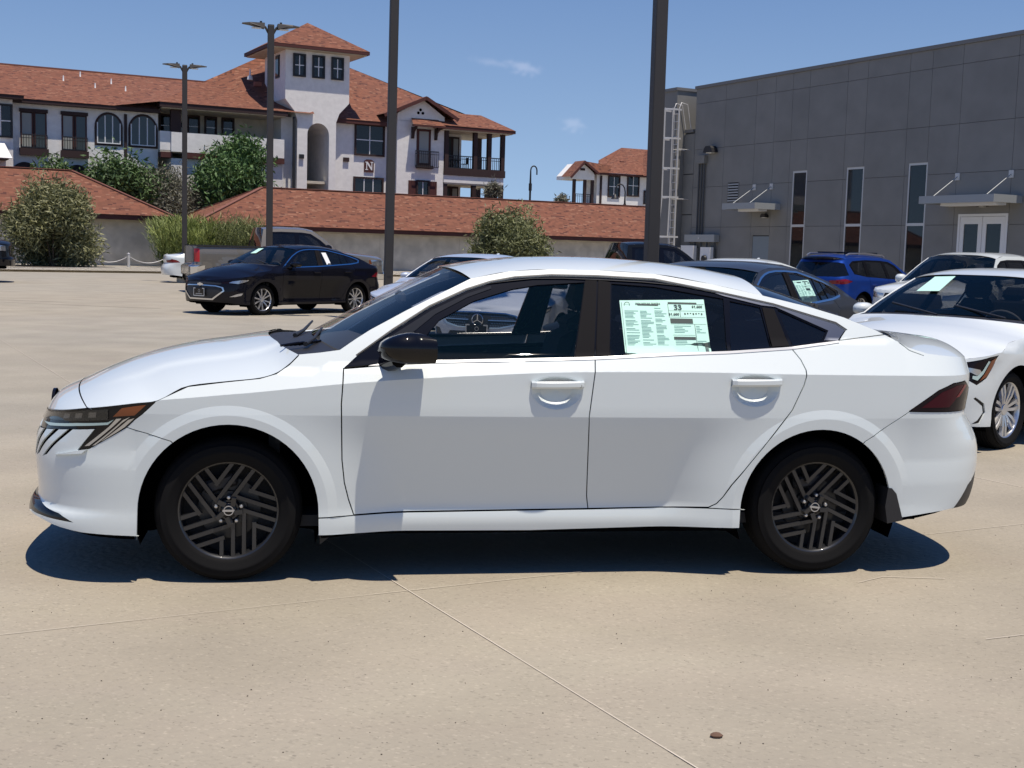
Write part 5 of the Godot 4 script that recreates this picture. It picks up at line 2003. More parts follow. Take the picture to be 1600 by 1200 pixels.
func slat(st: SurfaceTool, b: Basis, off: float, a0: float, a1: float, face: float) -> void:
	if a1 - a0 < 0.02:
		return
	var w := 0.0115
	var v := []
	for q in [[a0, face - 0.030, w], [a1, face - 0.022, w], [a1, face - 0.003, w * 0.72], [a0, face - 0.010, w * 0.72]]:
		v.append([b * Vector3(off - q[2], -q[0], q[1]), b * Vector3(off + q[2], -q[0], q[1])])
	hexa(st, [v[0][0], v[0][1], v[1][1], v[1][0], v[3][0], v[3][1], v[2][1], v[2][0]])


func blade(st: SurfaceTool, p0: Vector3, p1: Vector3, w0: float, w1: float, deep: float, b: Basis) -> void:
	var d := (p1 - p0).normalized()
	var s := d.cross(Vector3(0, 0, 1)).normalized()
	var z := Vector3(0, 0, 1)
	hexa(st, [p0 - s * w0 * 0.5 - z * deep, p0 + s * w0 * 0.5 - z * deep, p1 + s * w1 * 0.5 - z * deep, p1 - s * w1 * 0.5 - z * deep, p0 - s * w0 * 0.36, p0 + s * w0 * 0.36, p1 + s * w1 * 0.36, p1 - s * w1 * 0.36])


func seat(o: Node, at: Vector3, lean := 0.30) -> void:
	# facing -x
	var st := mb()
	cbox(st, Transform3D(Basis(Vector3(0, 0, 1), 0.12), at + Vector3(-0.05, 0.0, 0)), Vector3(0.52, 0.16, 0.50), 0.05)
	var b := Basis(Vector3(0, 0, 1), -lean)
	cbox(st, Transform3D(b, at + Vector3(0.23, 0.0, 0) + b * Vector3(0.0, 0.24, 0)), Vector3(0.15, 0.50, 0.50), 0.06)
	cbox(st, Transform3D(b, at + Vector3(0.23, 0.0, 0) + b * Vector3(0.01, 0.52, 0)), Vector3(0.13, 0.14, 0.36), 0.06)
	var s := obj("seat", st, M.seat, o)
	var h := mb()
	cbox(h, Transform3D(b, at + Vector3(0.23, 0.0, 0) + b * Vector3(-0.01, 0.68, 0)), Vector3(0.10, 0.17, 0.27), 0.045)
	for z in [-0.06, 0.06]:
		tube(h, [at + Vector3(0.23, 0, z) + b * Vector3(0, 0.56, 0), at + Vector3(0.23, 0, z) + b * Vector3(0, 0.66, 0)], [0.007], 5)
	obj("headrest", h, M.seat, s)


# cabin furniture between the firewall and the rear bench
func cabin(o: Node, c: Body, x_dash: float, x_front: float, x_rear: float, floor_y: float, seat_y: float, dash_y: float, wheel_side := 1.0) -> void:
	var half := c.mid(1.2, 0.6) - 0.12
	obj("floor_pan", bx(Vector3(x_dash - 0.5, floor_y - 0.05, -half), Vector3(x_rear + 0.75, floor_y, half)), M.cabin, o)
	obj("firewall", bx(Vector3(x_dash - 0.45, floor_y, -half + 0.1), Vector3(x_dash - 0.40, dash_y - 0.16, half - 0.1)), M.cabin, o)
	var d := mb()
	prism(d, pv([x_dash - 0.42, dash_y - 0.03, x_dash - 0.05, dash_y + 0.02, x_dash + 0.08, dash_y - 0.02, x_dash + 0.10, dash_y - 0.14, x_dash - 0.02, dash_y - 0.36, x_dash - 0.42, dash_y - 0.4]), -half + 0.03, half - 0.03)
	obj("dashboard", d, M.cabin, o)
	for s in [-1.0, 1.0]:
		seat(o, Vector3(x_front, seat_y, s * 0.37))
	var rb := mb()
	cbox(rb, Transform3D(Basis(), Vector3(x_rear, seat_y, 0)), Vector3(0.5, 0.16, half * 1.8), 0.05)
	cbox(rb, Transform3D(Basis(Vector3(0, 0, 1), -0.38), Vector3(x_rear + 0.36, seat_y + 0.26, 0)), Vector3(0.15, 0.58, half * 1.8), 0.05)
	obj("rear_bench", rb, M.seat, o)
	for s in [-0.45, 0.45]:
		var h := mb()
		cbox(h, Transform3D(Basis(Vector3(0, 0, 1), -0.38), Vector3(x_rear + 0.48, seat_y + 0.60, s)), Vector3(0.10, 0.14, 0.24), 0.04)
		obj("headrest", h, M.seat, o)
	obj("centre_console", bx(Vector3(x_dash, floor_y, -0.13), Vector3(x_front + 0.3, seat_y + 0.12, 0.13)), M.cabin, o)
	var sw := mb()
	var tb := Basis(Vector3(0, 0, 1), 0.42)
	var pts := []
	for k in 25:
		var a := TAU * k / 24.0
		pts.append(Vector3(x_dash + 0.20, dash_y - 0.08, wheel_side * 0.37) + tb * Vector3(0, sin(a) * 0.185, cos(a) * 0.185))
	tube(sw, pts, [0.015], 6, false)
	for k in 3:
		var a := PI * 0.5 + TAU * k / 3.0 + PI
		beam(sw, Vector3(x_dash + 0.19, dash_y - 0.08, wheel_side * 0.37), Vector3(x_dash + 0.20, dash_y - 0.08, wheel_side * 0.37) + tb * Vector3(0, sin(a) * 0.18, cos(a) * 0.18), 0.03, 0.02)
	obj("steering_wheel", sw, M.cabin, o)


# the black inside of a body: inner skin, wheel wells, floor
func chassis(o: Node, c: Body, outline: PackedVector2Array, x0: float, x1: float) -> void:
	var holes := []
	for a in c.ax:
		holes.append(arch_hole(a, c.wr, c.ar + 0.012))
	panel(o, c, "inner_shell", outline, M.dark, holes, -0.050, 0.0, 0.0, 2.0)
	for a in c.ax:
		for s in [-1.0, 1.0]:
			var st := mb()
			var zi: float = c.mid(a, c.wr + c.ar) - 0.36
			var prev := Vector2.ZERO
			var was := 0.0
			for k in 25:
				var ang := PI * (k / 24.0 * 1.24 - 0.12)
				var p := Vector2(a + cos(ang) * (c.ar + 0.016), c.wr + sin(ang) * (c.ar + 0.016))
				var zo := c.pt(p.x, maxf(p.y, 0.25)).z - 0.035
				if k > 0:
					quad(st, Vector3(prev.x, prev.y, s * was), Vector3(p.x, p.y, s * zo), Vector3(p.x, p.y, s * zi), Vector3(prev.x, prev.y, s * zi))
					tri(st, Vector3(a, c.wr - 0.1, s * zi), Vector3(prev.x, prev.y, s * zi), Vector3(p.x, p.y, s * zi))
				prev = p
				was = zo
			obj("wheel_well", st, M.dark, o)
	var y := 0.2
	obj("underbody", bx(Vector3(x0, y, -0.56), Vector3(x1, y + 0.06, 0.56)), M.dark, o)
	obj("underbody", bx(Vector3(c.ax[0] + 0.45, y + 0.001, -0.78), Vector3(c.ax[1] - 0.45, y + 0.059, 0.78)), M.dark, o)


func set_wheels(o: Node, c: Body, proto: Node3D, z: float, steer := 0.0, turns: Array = [0.0, 0.0, 0.0, 0.0]) -> void:
	var i := 0
	for a in c.ax:
		for s in [1.0, -1.0]:
			var w: Node3D = proto.duplicate()
			w.name = numbered(o, "wheel")
			o.add_child(w, true)
			var st := steer if i < 2 else 0.0
			w.transform = Transform3D(Basis(Vector3.UP, (0.0 if s > 0.0 else PI) + st) * Basis(Vector3(0, 0, 1), float(turns[i])), Vector3(a, c.wr, s * z))
			i += 1
	proto.free()


func mirror(o: Node, c: Body, at: Vector3, size: Vector3, m: Material, sides: Array = [1.0, -1.0]) -> void:
	# rounded housing: deep at the front, cut flat behind where the glass sits
	for s in sides:
		var st := mb()
		var n := 14
		var rings := []
		for i in n + 1:
			var t := float(i) / n
			# from the leading edge (-x) to the glass (+x)
			var grow := pow(sin(minf(t * 1.25, 1.0) * PI * 0.5), 0.40)
			var ring := []
			for k in 20:
				var a := TAU * k / 20.0
				var ca := cos(a)
				var sa := sin(a)
				var e := 2.0 / 3.2
				var yy: float = signf(sa) * pow(absf(sa), e) * size.y * 0.5 * grow
				var zz: float = signf(ca) * pow(absf(ca), e) * size.z * 0.5 * grow
				if sa < 0.0:
					yy *= 0.85
				elif t > 0.45:
					yy *= 1.0 - 0.42 * pow((t - 0.45) / 0.55, 2.0)
				ring.append(Vector3(at.x + (t - 0.5) * size.x + zz * 0.16, at.y + yy - (1.0 - t) * size.y * 0.10, s * (at.z + zz)))
			rings.append(ring)
		for i in n:
			for k in 20:
				var j := (k + 1) % 20
				var mid := Vector3(at.x, at.y, s * at.z)
				var q := [rings[i][k], rings[i + 1][k], rings[i + 1][j], rings[i][j]]
				var nn := []
				for v in q:
					var d: Vector3 = (v - mid)
					nn.append(Vector3(d.x / (size.x * size.x) if d.x < size.x * 0.25 else 0.0, d.y / (size.y * size.y), d.z / (size.z * size.z)).normalized())
				smooth_tri(st, q[0], q[1], q[2], nn[0], nn[1], nn[2])
				smooth_tri(st, q[0], q[2], q[3], nn[0], nn[2], nn[3])
		var h := obj("side_mirror", st, m, o)
		var g := mb()
		for k in range(1, 19):
			var e := Vector3(-0.012, 0, 0)
			tri(g, rings[n][0] + e, rings[n][k] + e, rings[n][k + 1] + e)
		obj("mirror_glass", g, M.chrome, h)
		var arm := mb()
		var foot: Vector3 = c.at(at.x - 0.07, at.y - size.y * 0.5)[0]
		tube(arm, [Vector3(foot.x, foot.y - 0.01, s * (foot.z - 0.03)), Vector3(at.x - 0.02, at.y - size.y * 0.36, s * (at.z - size.z * 0.3))], [0.045, 0.038], 10)
		obj("mirror_foot", arm, M.gloss, h)


func cup_outline(x: float, y: float, w: float) -> PackedVector2Array:
	var p := PackedVector2Array()
	for k in 24:
		var a := TAU * k / 24.0
		var s := sin(a)
		p.append(Vector2(x + cos(a) * w * 0.485, y + (s * 0.046 if s > 0.0 else -0.012 + s * 0.094)))
	return p


func door_handle(o: Node, c: Body, x: float, y: float, m: Material, w := 0.235) -> void:
	for s in [1.0, -1.0]:
		# dished recess below a bar standing off the skin
		var st := mb()
		var sc := cup_outline(x, y, w)
		var rim := []
		var inner := []
		var deep := []
		for p in sc:
			var a := c.at(p.x, p.y)
			rim.append(flip_z(a[0] + a[1] * 0.0012, s))
			var q := Vector2(x, y - 0.02).lerp(p, 0.97)
			a = c.at(q.x, q.y)
			inner.append(flip_z(a[0] + a[1] * 0.0005, s))
			q = Vector2(x, y - 0.02).lerp(p, 0.6)
			a = c.at(q.x, q.y)
			deep.append(flip_z(a[0] - a[1] * 0.030, s))
		var mid := c.at(x, y - 0.02)
		var bot := flip_z(mid[0] - mid[1] * 0.036, s)
		for k in sc.size():
			var j := (k + 1) % sc.size()
			var up := flip_z(mid[1], s)
			smooth_tri(st, rim[k], rim[j], inner[j], up, up, up)
			smooth_tri(st, rim[k], inner[j], inner[k], up, up, up)
			for f in [[inner[k], inner[j], deep[j]], [inner[k], deep[j], deep[k]], [deep[k], deep[j], bot]]:
				var nn: Vector3 = ((f[2] as Vector3) - f[0]).cross((f[1] as Vector3) - f[0]).normalized()
				if nn.dot(up) < 0.0:
					nn = -nn
				smooth_tri(st, f[0], f[1], f[2], nn, nn, nn)
		var cup := obj("handle_cup", st, m, o)
		var hb := mb()
		var pts := []
		var roots := []
		for k in 13:
			var t := k / 12.0
			var a := c.at(x - w * 0.48 + w * 0.97 * t, y + 0.006 + 0.004 * t)
			pts.append(flip_z(a[0] + a[1] * (0.008 + 0.024 * pow(maxf(sin(PI * t), 0.0), 0.45)), s))
			roots.append(flip_z(a[0] + a[1] * (-0.004 if t < 0.2 or t > 0.8 else 0.006), s))
		for k in 12:
			# a rounded strap: bulged face between two narrow chamfers, its back close to the skin
			var p0: Vector3 = pts[k]
			var p1: Vector3 = pts[k + 1]
			var z := Vector3(0, 0, s * 0.007)
			var u := Vector3(0, 0.0185, 0)
			var r0: Vector3 = roots[k]
			var r1: Vector3 = roots[k + 1]
			quad(hb, p0 + u * 0.55 + z, p1 + u * 0.55 + z, p1 - u * 0.4 + z, p0 - u * 0.4 + z)
			quad(hb, p0 + u * 0.95, p1 + u * 0.95, p1 + u * 0.55 + z, p0 + u * 0.55 + z)
			quad(hb, p0 - u * 0.4 + z, p1 - u * 0.4 + z, p1 - u * 0.85, p0 - u * 0.85)
			quad(hb, r0 + u * 0.8, r1 + u * 0.8, p1 + u * 0.95, p0 + u * 0.95)
			quad(hb, p0 - u * 0.85, p1 - u * 0.85, r1 - u * 0.7, r0 - u * 0.7)
		obj("door_handle", hb, m, o)


# ------------------------------------------------------------------ the white sedan
# outlines shared by the sedans, in metres behind the front axle and above the ground
func sedan_lines() -> Dictionary:
	var L := {}
	L.E_hood = vs([-1.38, 0.70, -1.15, 0.712, -0.92, 0.733, -0.656, 0.767, -0.49, 0.784, -0.308, 0.802, -0.167, 0.868, -0.012, 0.889, 0.133, 0.906, 0.203, 0.927, 0.26, 0.966, 0.298, 1.004])
	L.C_hood = vs([-0.845, 0.70, -0.84, 0.735, -0.82, 0.765, -0.72, 0.815, -0.62, 0.862, -0.48, 0.915, -0.36, 0.950, -0.22, 0.982, -0.05, 1.008, 0.05, 1.024, 0.12, 1.035, 0.15, 1.039])
	L.E_cowl = vs([0.298, 1.006, 0.39, 1.014, 0.477, 1.027])
	L.C_cowl = vs([0.152, 1.040, 0.25, 1.035, 0.36, 1.055])
	L.E_wind = vs([0.477, 1.027, 0.547, 1.075, 0.612, 1.116, 0.772, 1.202, 0.937, 1.284, 1.069, 1.349])
	L.C_wind = vs([0.36, 1.055, 0.45, 1.105, 0.54, 1.155, 0.70, 1.24, 0.86, 1.325, 1.00, 1.393])
	L.E_roof = vs([1.069, 1.349, 1.25, 1.386, 1.441, 1.400, 1.658, 1.401, 1.93, 1.391, 2.21, 1.350, 2.45, 1.303])
	L.C_roof = vs([1.00, 1.393, 1.20, 1.430, 1.45, 1.455, 1.70, 1.461, 1.95, 1.453, 2.20, 1.432, 2.42, 1.397])
	L.E_rear = vs([2.45, 1.303, 2.67, 1.256, 2.84, 1.210, 3.0, 1.150, 3.067, 1.118])
	L.C_rear = vs([2.42, 1.397, 2.70, 1.315, 2.93, 1.23, 3.13, 1.160, 3.25, 1.13])
	L.E_deck = vs([3.067, 1.118, 3.14, 1.078, 3.25, 1.050, 3.45, 1.032, 3.62, 1.024, 3.82, 1.020, 4.02, 1.020])
	L.C_deck = vs([3.25, 1.130, 3.31, 1.122, 3.40, 1.112, 3.52, 1.100, 3.60, 1.090, 3.638, 1.072, 3.645, 1.022])
	L.bottom = vs([4.02, 0.30, 3.75, 0.30, 3.409, 0.305, 3.255, 0.290, 3.123, 0.272, 2.95, 0.25, 2.31, 0.236, 1.348, 0.214, 0.438, 0.219, 0.0, 0.22, -0.371, 0.215, -0.64, 0.226, -0.75, 0.238, -0.868, 0.255, -1.10, 0.262, -1.38, 0.265])
	L.green = pv([0.493, 0.950, 0.558, 1.009, 0.716, 1.118, 0.880, 1.221, 1.047, 1.298, 1.159, 1.334, 1.272, 1.357, 1.441, 1.371, 1.658, 1.372, 1.932, 1.363, 2.213, 1.315, 2.493, 1.262, 2.670, 1.214, 2.793, 1.180, 2.839, 1.151, 2.792, 1.099, 2.547, 1.068, 2.246, 1.046, 2.001, 1.036, 1.609, 1.012, 0.873, 0.986])
	L.fglass = pv([0.816, 1.051, 0.917, 1.166, 1.077, 1.253, 1.257, 1.310, 1.377, 1.331, 1.597, 1.348, 1.516, 1.018, 0.882, 0.998, 0.781, 0.995])
	L.rglass = pv([1.724, 1.345, 1.928, 1.335, 2.255, 1.288, 2.237, 1.053, 2.002, 1.043, 1.683, 1.023])
	L.dglass = pv([2.285, 1.278, 2.430, 1.252, 2.452, 1.075, 2.253, 1.055])
	L.qglass = pv([2.515, 1.243, 2.741, 1.147, 2.714, 1.106, 2.560, 1.083])
	L.bp1 = pv([1.600, 1.356, 1.656, 1.359, 1.609, 1.020, 1.519, 1.016])
	L.bp2 = pv([1.662, 1.359, 1.719, 1.351, 1.680, 1.021, 1.615, 1.020])
	L.cp = pv([2.438, 1.252, 2.497, 1.245, 2.544, 1.079, 2.457, 1.073])
	L.fdoor = pv([0.493, 0.950, 0.873, 0.984, 1.609, 1.011, 1.583, 0.755, 1.597, 0.537, 1.607, 0.374, 1.617, 0.313, 0.547, 0.302, 0.523, 0.371, 0.503, 0.449, 0.491, 0.552, 0.484, 0.798])
	L.rdoor = pv([1.609, 1.011, 2.001, 1.035, 2.246, 1.045, 2.547, 1.067, 2.583, 1.017, 2.600, 0.972, 2.598, 0.938, 2.588, 0.900, 2.538, 0.787, 2.406, 0.613, 2.270, 0.436, 2.235, 0.378, 2.208, 0.346, 2.173, 0.327, 1.972, 0.318, 1.617, 0.313, 1.607, 0.374, 1.597, 0.537, 1.583, 0.755])
	return L


func outline_of(L: Dictionary, tail_first := true) -> PackedVector2Array:
	var p := PackedVector2Array()
	for key in ["E_hood", "E_cowl", "E_wind", "E_roof", "E_rear", "E_deck"]:
		if not L.has(key):
			continue
		for q in L[key]:
			if p.size() == 0 or p[p.size() - 1].distance_to(q) > 0.004:
				p.append(q)
	for q in L.bottom:
		p.append(q)
	return p


func below_belt(L: Dictionary, belt: float, slope_: float) -> PackedVector2Array:
	var p := PackedVector2Array()
	for q in outline_of(L):
		p.append(Vector2(q.x, minf(q.y - 0.03, belt + slope_ * clampf(q.x, 0.0, 3.0) - 0.03)))
	return p


func build_hero() -> void:
	var th := 0.1673
	var n := Vector3(sin(th), 0, cos(th))
	var o := base("sedan", "white four door sedan with black wheels in the foreground, seen from its left side", "car", Vector3(-1.226, 0, -5.4585) - n * 0.82, th)
	var c := Body.new()
	c.host = self
	c.sharp = true
	c.lip = 0.0085
	var L := sedan_lines()
	var arches := [arch_hole(0.008, 0.318, 0.390, 0.985), arch_hole(2.690, 0.318, 0.380, 0.985)]
	chassis(o, c, below_belt(L, 0.93, 0.05), -0.6, 3.35)
	var head := pv([-1.30, 0.640, -1.38, 0.660, -1.38, 0.692, -1.15, 0.703, -0.92, 0.726, -0.656, 0.762, -0.49, 0.780, -0.30, 0.799, -0.354, 0.747, -0.430, 0.690, -0.529, 0.640, -0.614, 0.594, -0.673, 0.584, -0.596, 0.681, -0.756, 0.668, -1.043, 0.634])
	var stripes := [pv([-0.759, 0.666, -0.725, 0.670, -0.880, 0.541, -0.927, 0.524]), pv([-0.862, 0.655, -0.819, 0.660, -0.968, 0.533, -1.030, 0.508]), pv([-0.985, 0.636, -0.935, 0.645, -1.030, 0.520, -1.10, 0.492]), pv([-1.10, 0.632, -1.055, 0.635, -1.13, 0.500, -1.20, 0.472])]
	var grille := pv([-1.38, 0.640, -1.24, 0.636, -1.14, 0.628, -1.21, 0.47, -1.30, 0.40, -1.38, 0.38])
	var intake := pv([-1.38, 0.322, -1.149, 0.322, -0.990, 0.320, -0.767, 0.298, -0.675, 0.267, -0.80, 0.268, -0.90, 0.268, -1.0, 0.262, -1.06, 0.250, -1.38, 0.250])
	var tail := pv([3.126, 0.783, 3.55, 0.776, 3.80, 0.790, 4.02, 0.800, 4.02, 0.875, 3.80, 0.885, 3.56, 0.875, 3.475, 0.919, 3.375, 0.912, 3.283, 0.880])
	var valance := pv([4.02, 0.50, 3.72, 0.50, 3.600, 0.490, 3.480, 0.410, 3.409, 0.303, 3.60, 0.298, 4.02, 0.298])
	var fbump := pv([-0.43, 0.690, -0.332, 0.664, -0.233, 0.633, -0.1, 0.5, -0.10, 0.10, -1.38, 0.10, -1.38, 0.755, -0.9, 0.755, -0.66, 0.772])
	var rbump := pv([3.126, 0.781, 3.013, 0.709, 2.905, 0.640, 2.8, 0.5, 2.8, 0.1, 4.02, 0.1, 4.02, 0.93, 3.6, 0.93, 3.5, 0.85])
	var rocker := pv([0.3, 0.286, 0.407, 0.294, 0.547, 0.300, 1.617, 0.311, 2.180, 0.322, 2.213, 0.340, 2.28, 0.40, 2.5, 0.42, 2.5, 0.1, 0.3, 0.1])
	var whole := outline_of(L)
	var upper := pv([0.445, 1.035, 0.490, 0.952, 0.493, 0.948, 0.873, 0.986])
	# skin between the cut lines: fenders and quarters in one, doors, bumpers, rockers
	var side_all := Geometry2D.intersect_polygons(whole, pv([-1.5, 0.0, 4.2, 0.0, 4.2, 1.6, -1.5, 1.6]))
	var minus: Array = arches + [grown(L.green, 0.001), grown(L.fdoor, 0.003), grown(L.rdoor, 0.003), grown(fbump, 0.002), grown(rbump, 0.002), grown(head, 0.003), grown(tail, 0.003)]
	var front_part := pv([-1.4, 0.0, 1.2, 0.0, 1.2, 1.60, -1.4, 1.60])
	var cut_rocker := grown(pv([0.3, 0.296, 0.547, 0.302, 1.617, 0.313, 2.18, 0.325, 2.5, 0.325, 2.5, 0.1, 0.3, 0.1]), 0.0)
	var seam := pv([2.80, 1.1035, 2.824, 1.106, 3.067, 1.136, 3.10, 1.095, 3.145, 1.062, 3.22, 1.040, 3.224, 1.043, 3.148, 1.066, 3.104, 1.099, 3.071, 1.141, 2.824, 1.110, 2.80, 1.1075])
	var shut := PackedVector2Array()
	for k in range(5, 12):
		shut.append(L.E_hood[k] + Vector2(0.0, 0.01))
	for k in range(11, 4, -1):
		shut.append(L.E_hood[k] + Vector2(0.0035, -0.0045))
	minus.append(shut)
	panel(o, c, "fender_and_quarter_panel", whole, M.white, minus + [cut_rocker, seam], 0.0, 0.0, 0.010, 0.6, [1.0, -1.0], true)
	panel(o, c, "rocker_panel", Geometry2D.intersect_polygons(whole, pv([0.3, 0.290, 0.547, 0.297, 1.617, 0.308, 2.18, 0.320, 2.5, 0.320, 2.5, 0.1, 0.3, 0.1])), M.white, arches, 0.0, 0.0, 0.02)
	panel(o, c, "front_bumper", Geometry2D.intersect_polygons(whole, fbump), M.white, arches + [grown(head, 0.003), intake, grille] + stripes, 0.0, 0.002, 0.012, 0.7, [1.0, -1.0], true)
	panel(o, c, "rear_bumper", Geometry2D.intersect_polygons(whole, rbump), M.white, arches + [grown(tail, 0.003), valance], 0.0, 0.002, 0.012, 0.7, [1.0, -1.0], true)
	panel(o, c, "front_door", L.fdoor, M.white, arches + [cup_outline(1.432, 0.886, 0.245)], 0.0, 0.0025, 0.014, 0.8, [1.0, -1.0], true)
	panel(o, c, "rear_door", L.rdoor, M.white, arches + [cup_outline(2.357, 0.905, 0.245)], 0.0, 0.0025, 0.014, 0.8, [1.0, -1.0], true)
	# tops
	loft(o, c, "nose_panel", L.E_hood.slice(0, 4), L.C_hood.slice(0, 4), M.white, 2.3, 12, 34)
	loft(o, c, "hood_gap", L.E_hood.slice(2, 5), L.C_hood.slice(2, 5), M.dark, 2.3, 6, 24, -0.012)
	var eh: Array = L.E_hood.slice(3)
	var ch: Array = L.C_hood.slice(3)
	eh[0] = Vector2(-0.649, 0.7676)
	ch[0] = Vector2(-0.713, 0.8185)
	var hood := loft(o, c, "hood", eh, ch, M.white, 2.3, 34, 60, 0.0, 0.008)
	hood.set_meta("label", "long white hood with a cut line curving to the windscreen")
	loft(o, c, "cowl", L.E_cowl, L.C_cowl, M.trim, 2.4, 5, 20, -0.012)
	loft(o, c, "windscreen", L.E_wind, L.C_wind, M.glass_wind, 2.3, 18, 22, -0.004)
	loft(o, c, "roof", L.E_roof, L.C_roof, M.white, 3.4, 24, 36)
	loft(o, c, "rear_window", L.E_rear, L.C_rear, M.glass_dark, 2.6, 14, 24, -0.003)
	loft(o, c, "boot_lid", L.E_deck, L.C_deck, M.white, 2.3, 22, 32)
	# a painted band along the C pillar so that the side flows into the roof
	# greenhouse: black surround, pillar covers, panes
	var panes := [L.fglass, L.rglass, L.dglass, L.qglass]
	panel(o, c, "window_surround", L.green, M.gloss, panes, -0.006, 0.001, 0.012, 0.8)
	for e in [["window", L.fglass, M.glass_front], ["window", L.rglass, M.glass_rear], ["window", L.dglass, M.glass_dark], ["quarter_window", L.qglass, M.glass_dark]]:
		panel(o, c, e[0], e[1], e[2], [], -0.012, 0.0, 0.0, 1.2)
	for e in [L.bp1, L.bp2, L.cp]:
		panel(o, c, "pillar_cover", e, M.pillar, [], -0.002, 0.001, 0.006, 1.0)
	var trim := pv([2.198, 1.3165, 2.493, 1.2605, 2.670, 1.2125, 2.793, 1.1785, 2.836, 1.151, 2.790, 1.1035, 2.722, 1.1045, 2.750, 1.149, 2.505, 1.252, 2.438, 1.258, 2.257, 1.297])
	panel(o, c, "window_trim", trim, M.satin, [], -0.001, 0.001, 0.006, 0.7)
	panel(o, c, "pillar_trim", pv([0.585, 1.012, 0.720, 1.104, 0.885, 1.207, 1.05, 1.284, 1.16, 1.320, 1.16, 1.308, 1.05, 1.268, 0.90, 1.190, 0.76, 1.080, 0.70, 1.012]), M.pillar_trim, [], -0.003, 0.0, 0.004, 0.7)
	panel(o, c, "belt_moulding", pv([0.60, 0.962, 0.873, 0.978, 1.609, 1.0045, 2.001, 1.028, 2.246, 1.039, 2.547, 1.061, 2.792, 1.0935, 2.792, 1.1025, 2.547, 1.0720, 2.246, 1.050, 2.001, 1.039, 1.609, 1.0155, 0.873, 0.989, 0.66, 0.977]), M.belt, [], 0.003, 0.0, 0.006, 0.7)
	panel(o, c, "roof_seal", pv([0.550, 1.004, 0.712, 1.117, 0.878, 1.221, 1.046, 1.299, 1.158, 1.336, 1.272, 1.359, 1.441, 1.373, 1.658, 1.374, 1.932, 1.365, 2.213, 1.317, 2.493, 1.264, 2.670, 1.216, 2.793, 1.182, 2.842, 1.152, 2.848, 1.154, 2.797, 1.188, 2.672, 1.221, 2.495, 1.269, 2.215, 1.322, 1.932, 1.370, 1.658, 1.379, 1.441, 1.378, 1.272, 1.364, 1.156, 1.341, 1.043, 1.304, 0.874, 1.226, 0.708, 1.122, 0.546, 1.008]), M.trim, [], 0.0015, 0.0, 0.004, 0.7)
	# lamps and grille
	var hl := panel(o, c, "headlight", head, M.gloss, [], -0.004, 0.0, 0.015, 0.6)
	panel(o, c, "headlight_lens", pv([-1.32, 0.668, -1.30, 0.690, -0.92, 0.720, -0.655, 0.757, -0.53, 0.766, -0.533, 0.722, -0.75, 0.703, -0.915, 0.690, -1.10, 0.668]), M.lens, [], 0.003, 0.0, 0.004, 0.6)
	for k in 3:
		var x := -0.82 + k * 0.085
		panel(o, c, "projector", pv([x, 0.708 + k * 0.008, x + 0.045, 0.712 + k * 0.008, x + 0.05, 0.732 + k * 0.009, x + 0.005, 0.729 + k * 0.009]), M.reflector, [], -0.001, 0.0, 0.0, 0.6)
	panel(o, c, "turn_signal", pv([-0.505, 0.735, -0.455, 0.772, -0.335, 0.787, -0.383, 0.742]), M.amber, [], 0.002, 0.0, 0.003, 0.6)
	panel(o, c, "daytime_lamp", pv([-1.02, 0.666, -0.90, 0.676, -0.713, 0.697, -0.533, 0.709, -0.500, 0.722, -0.532, 0.699, -0.706, 0.685, -0.909, 0.663]), M.drl, [], 0.002, 0.0, 0.003, 0.5)
	for e in [pv([-0.640, 0.602, -0.523, 0.692, -0.487, 0.726, -0.457, 0.728, -0.615, 0.605]), pv([-0.600, 0.606, -0.448, 0.722, -0.409, 0.735, -0.456, 0.708, -0.585, 0.609]), pv([-0.560, 0.625, -0.420, 0.722, -0.385, 0.730, -0.44, 0.690, -0.545, 0.632])]:
		panel(o, c, "light_bar", e, M.reflector, [], 0.002, 0.0, 0.003, 0.5)
	for e in stripes:
		panel(o, c, "grille_slot", grown(e, 0.002), M.dark, [], -0.006, 0.0, 0.0, 0.6)
	panel(o, c, "grille", grille, M.gloss, [], -0.008, 0.0, 0.0, 0.7)
	panel(o, c, "lower_intake", grown(intake, 0.001), M.gloss, [], -0.006, 0.0, 0.012, 0.7)
	panel(o, c, "bumper_fin", pv([-0.806, 0.550, -0.673, 0.580, -0.622, 0.589, -0.645, 0.570]), M.white, [], 0.012, 0.0, 0.014, 0.6)
	var bd := mb()
	lathe(bd, [Vector2(0.07, 0.0), Vector2(0.07, 0.014), Vector2(0.052, 0.016), Vector2(0.0, 0.012)], Vector3(-0.855, 0.69, 0), Vector3(-1, 0, 0.0), 24)
	obj("nose_badge", bd, M.gloss, o)
	# tail lights, valance, mud flaps
	panel(o, c, "tail_light", tail, M.smoke_lens, [], 0.003, 0.001, 0.016, 0.6)
	panel(o, c, "tail_light_red", pv([3.19, 0.800, 3.36, 0.800, 3.43, 0.862, 3.46, 0.905, 3.40, 0.902, 3.30, 0.872]), M.red_dark, [], 0.0045, 0.0, 0.0, 0.5)
	panel(o, c, "tail_light_red", pv([3.40, 0.845, 3.425, 0.848, 3.485, 0.900, 3.462, 0.905]), M.red_lens, [], 0.006, 0.0, 0.0, 0.5)
	panel(o, c, "rear_valance", valance, M.trim, [], -0.003, 0.001, 0.02, 0.7)
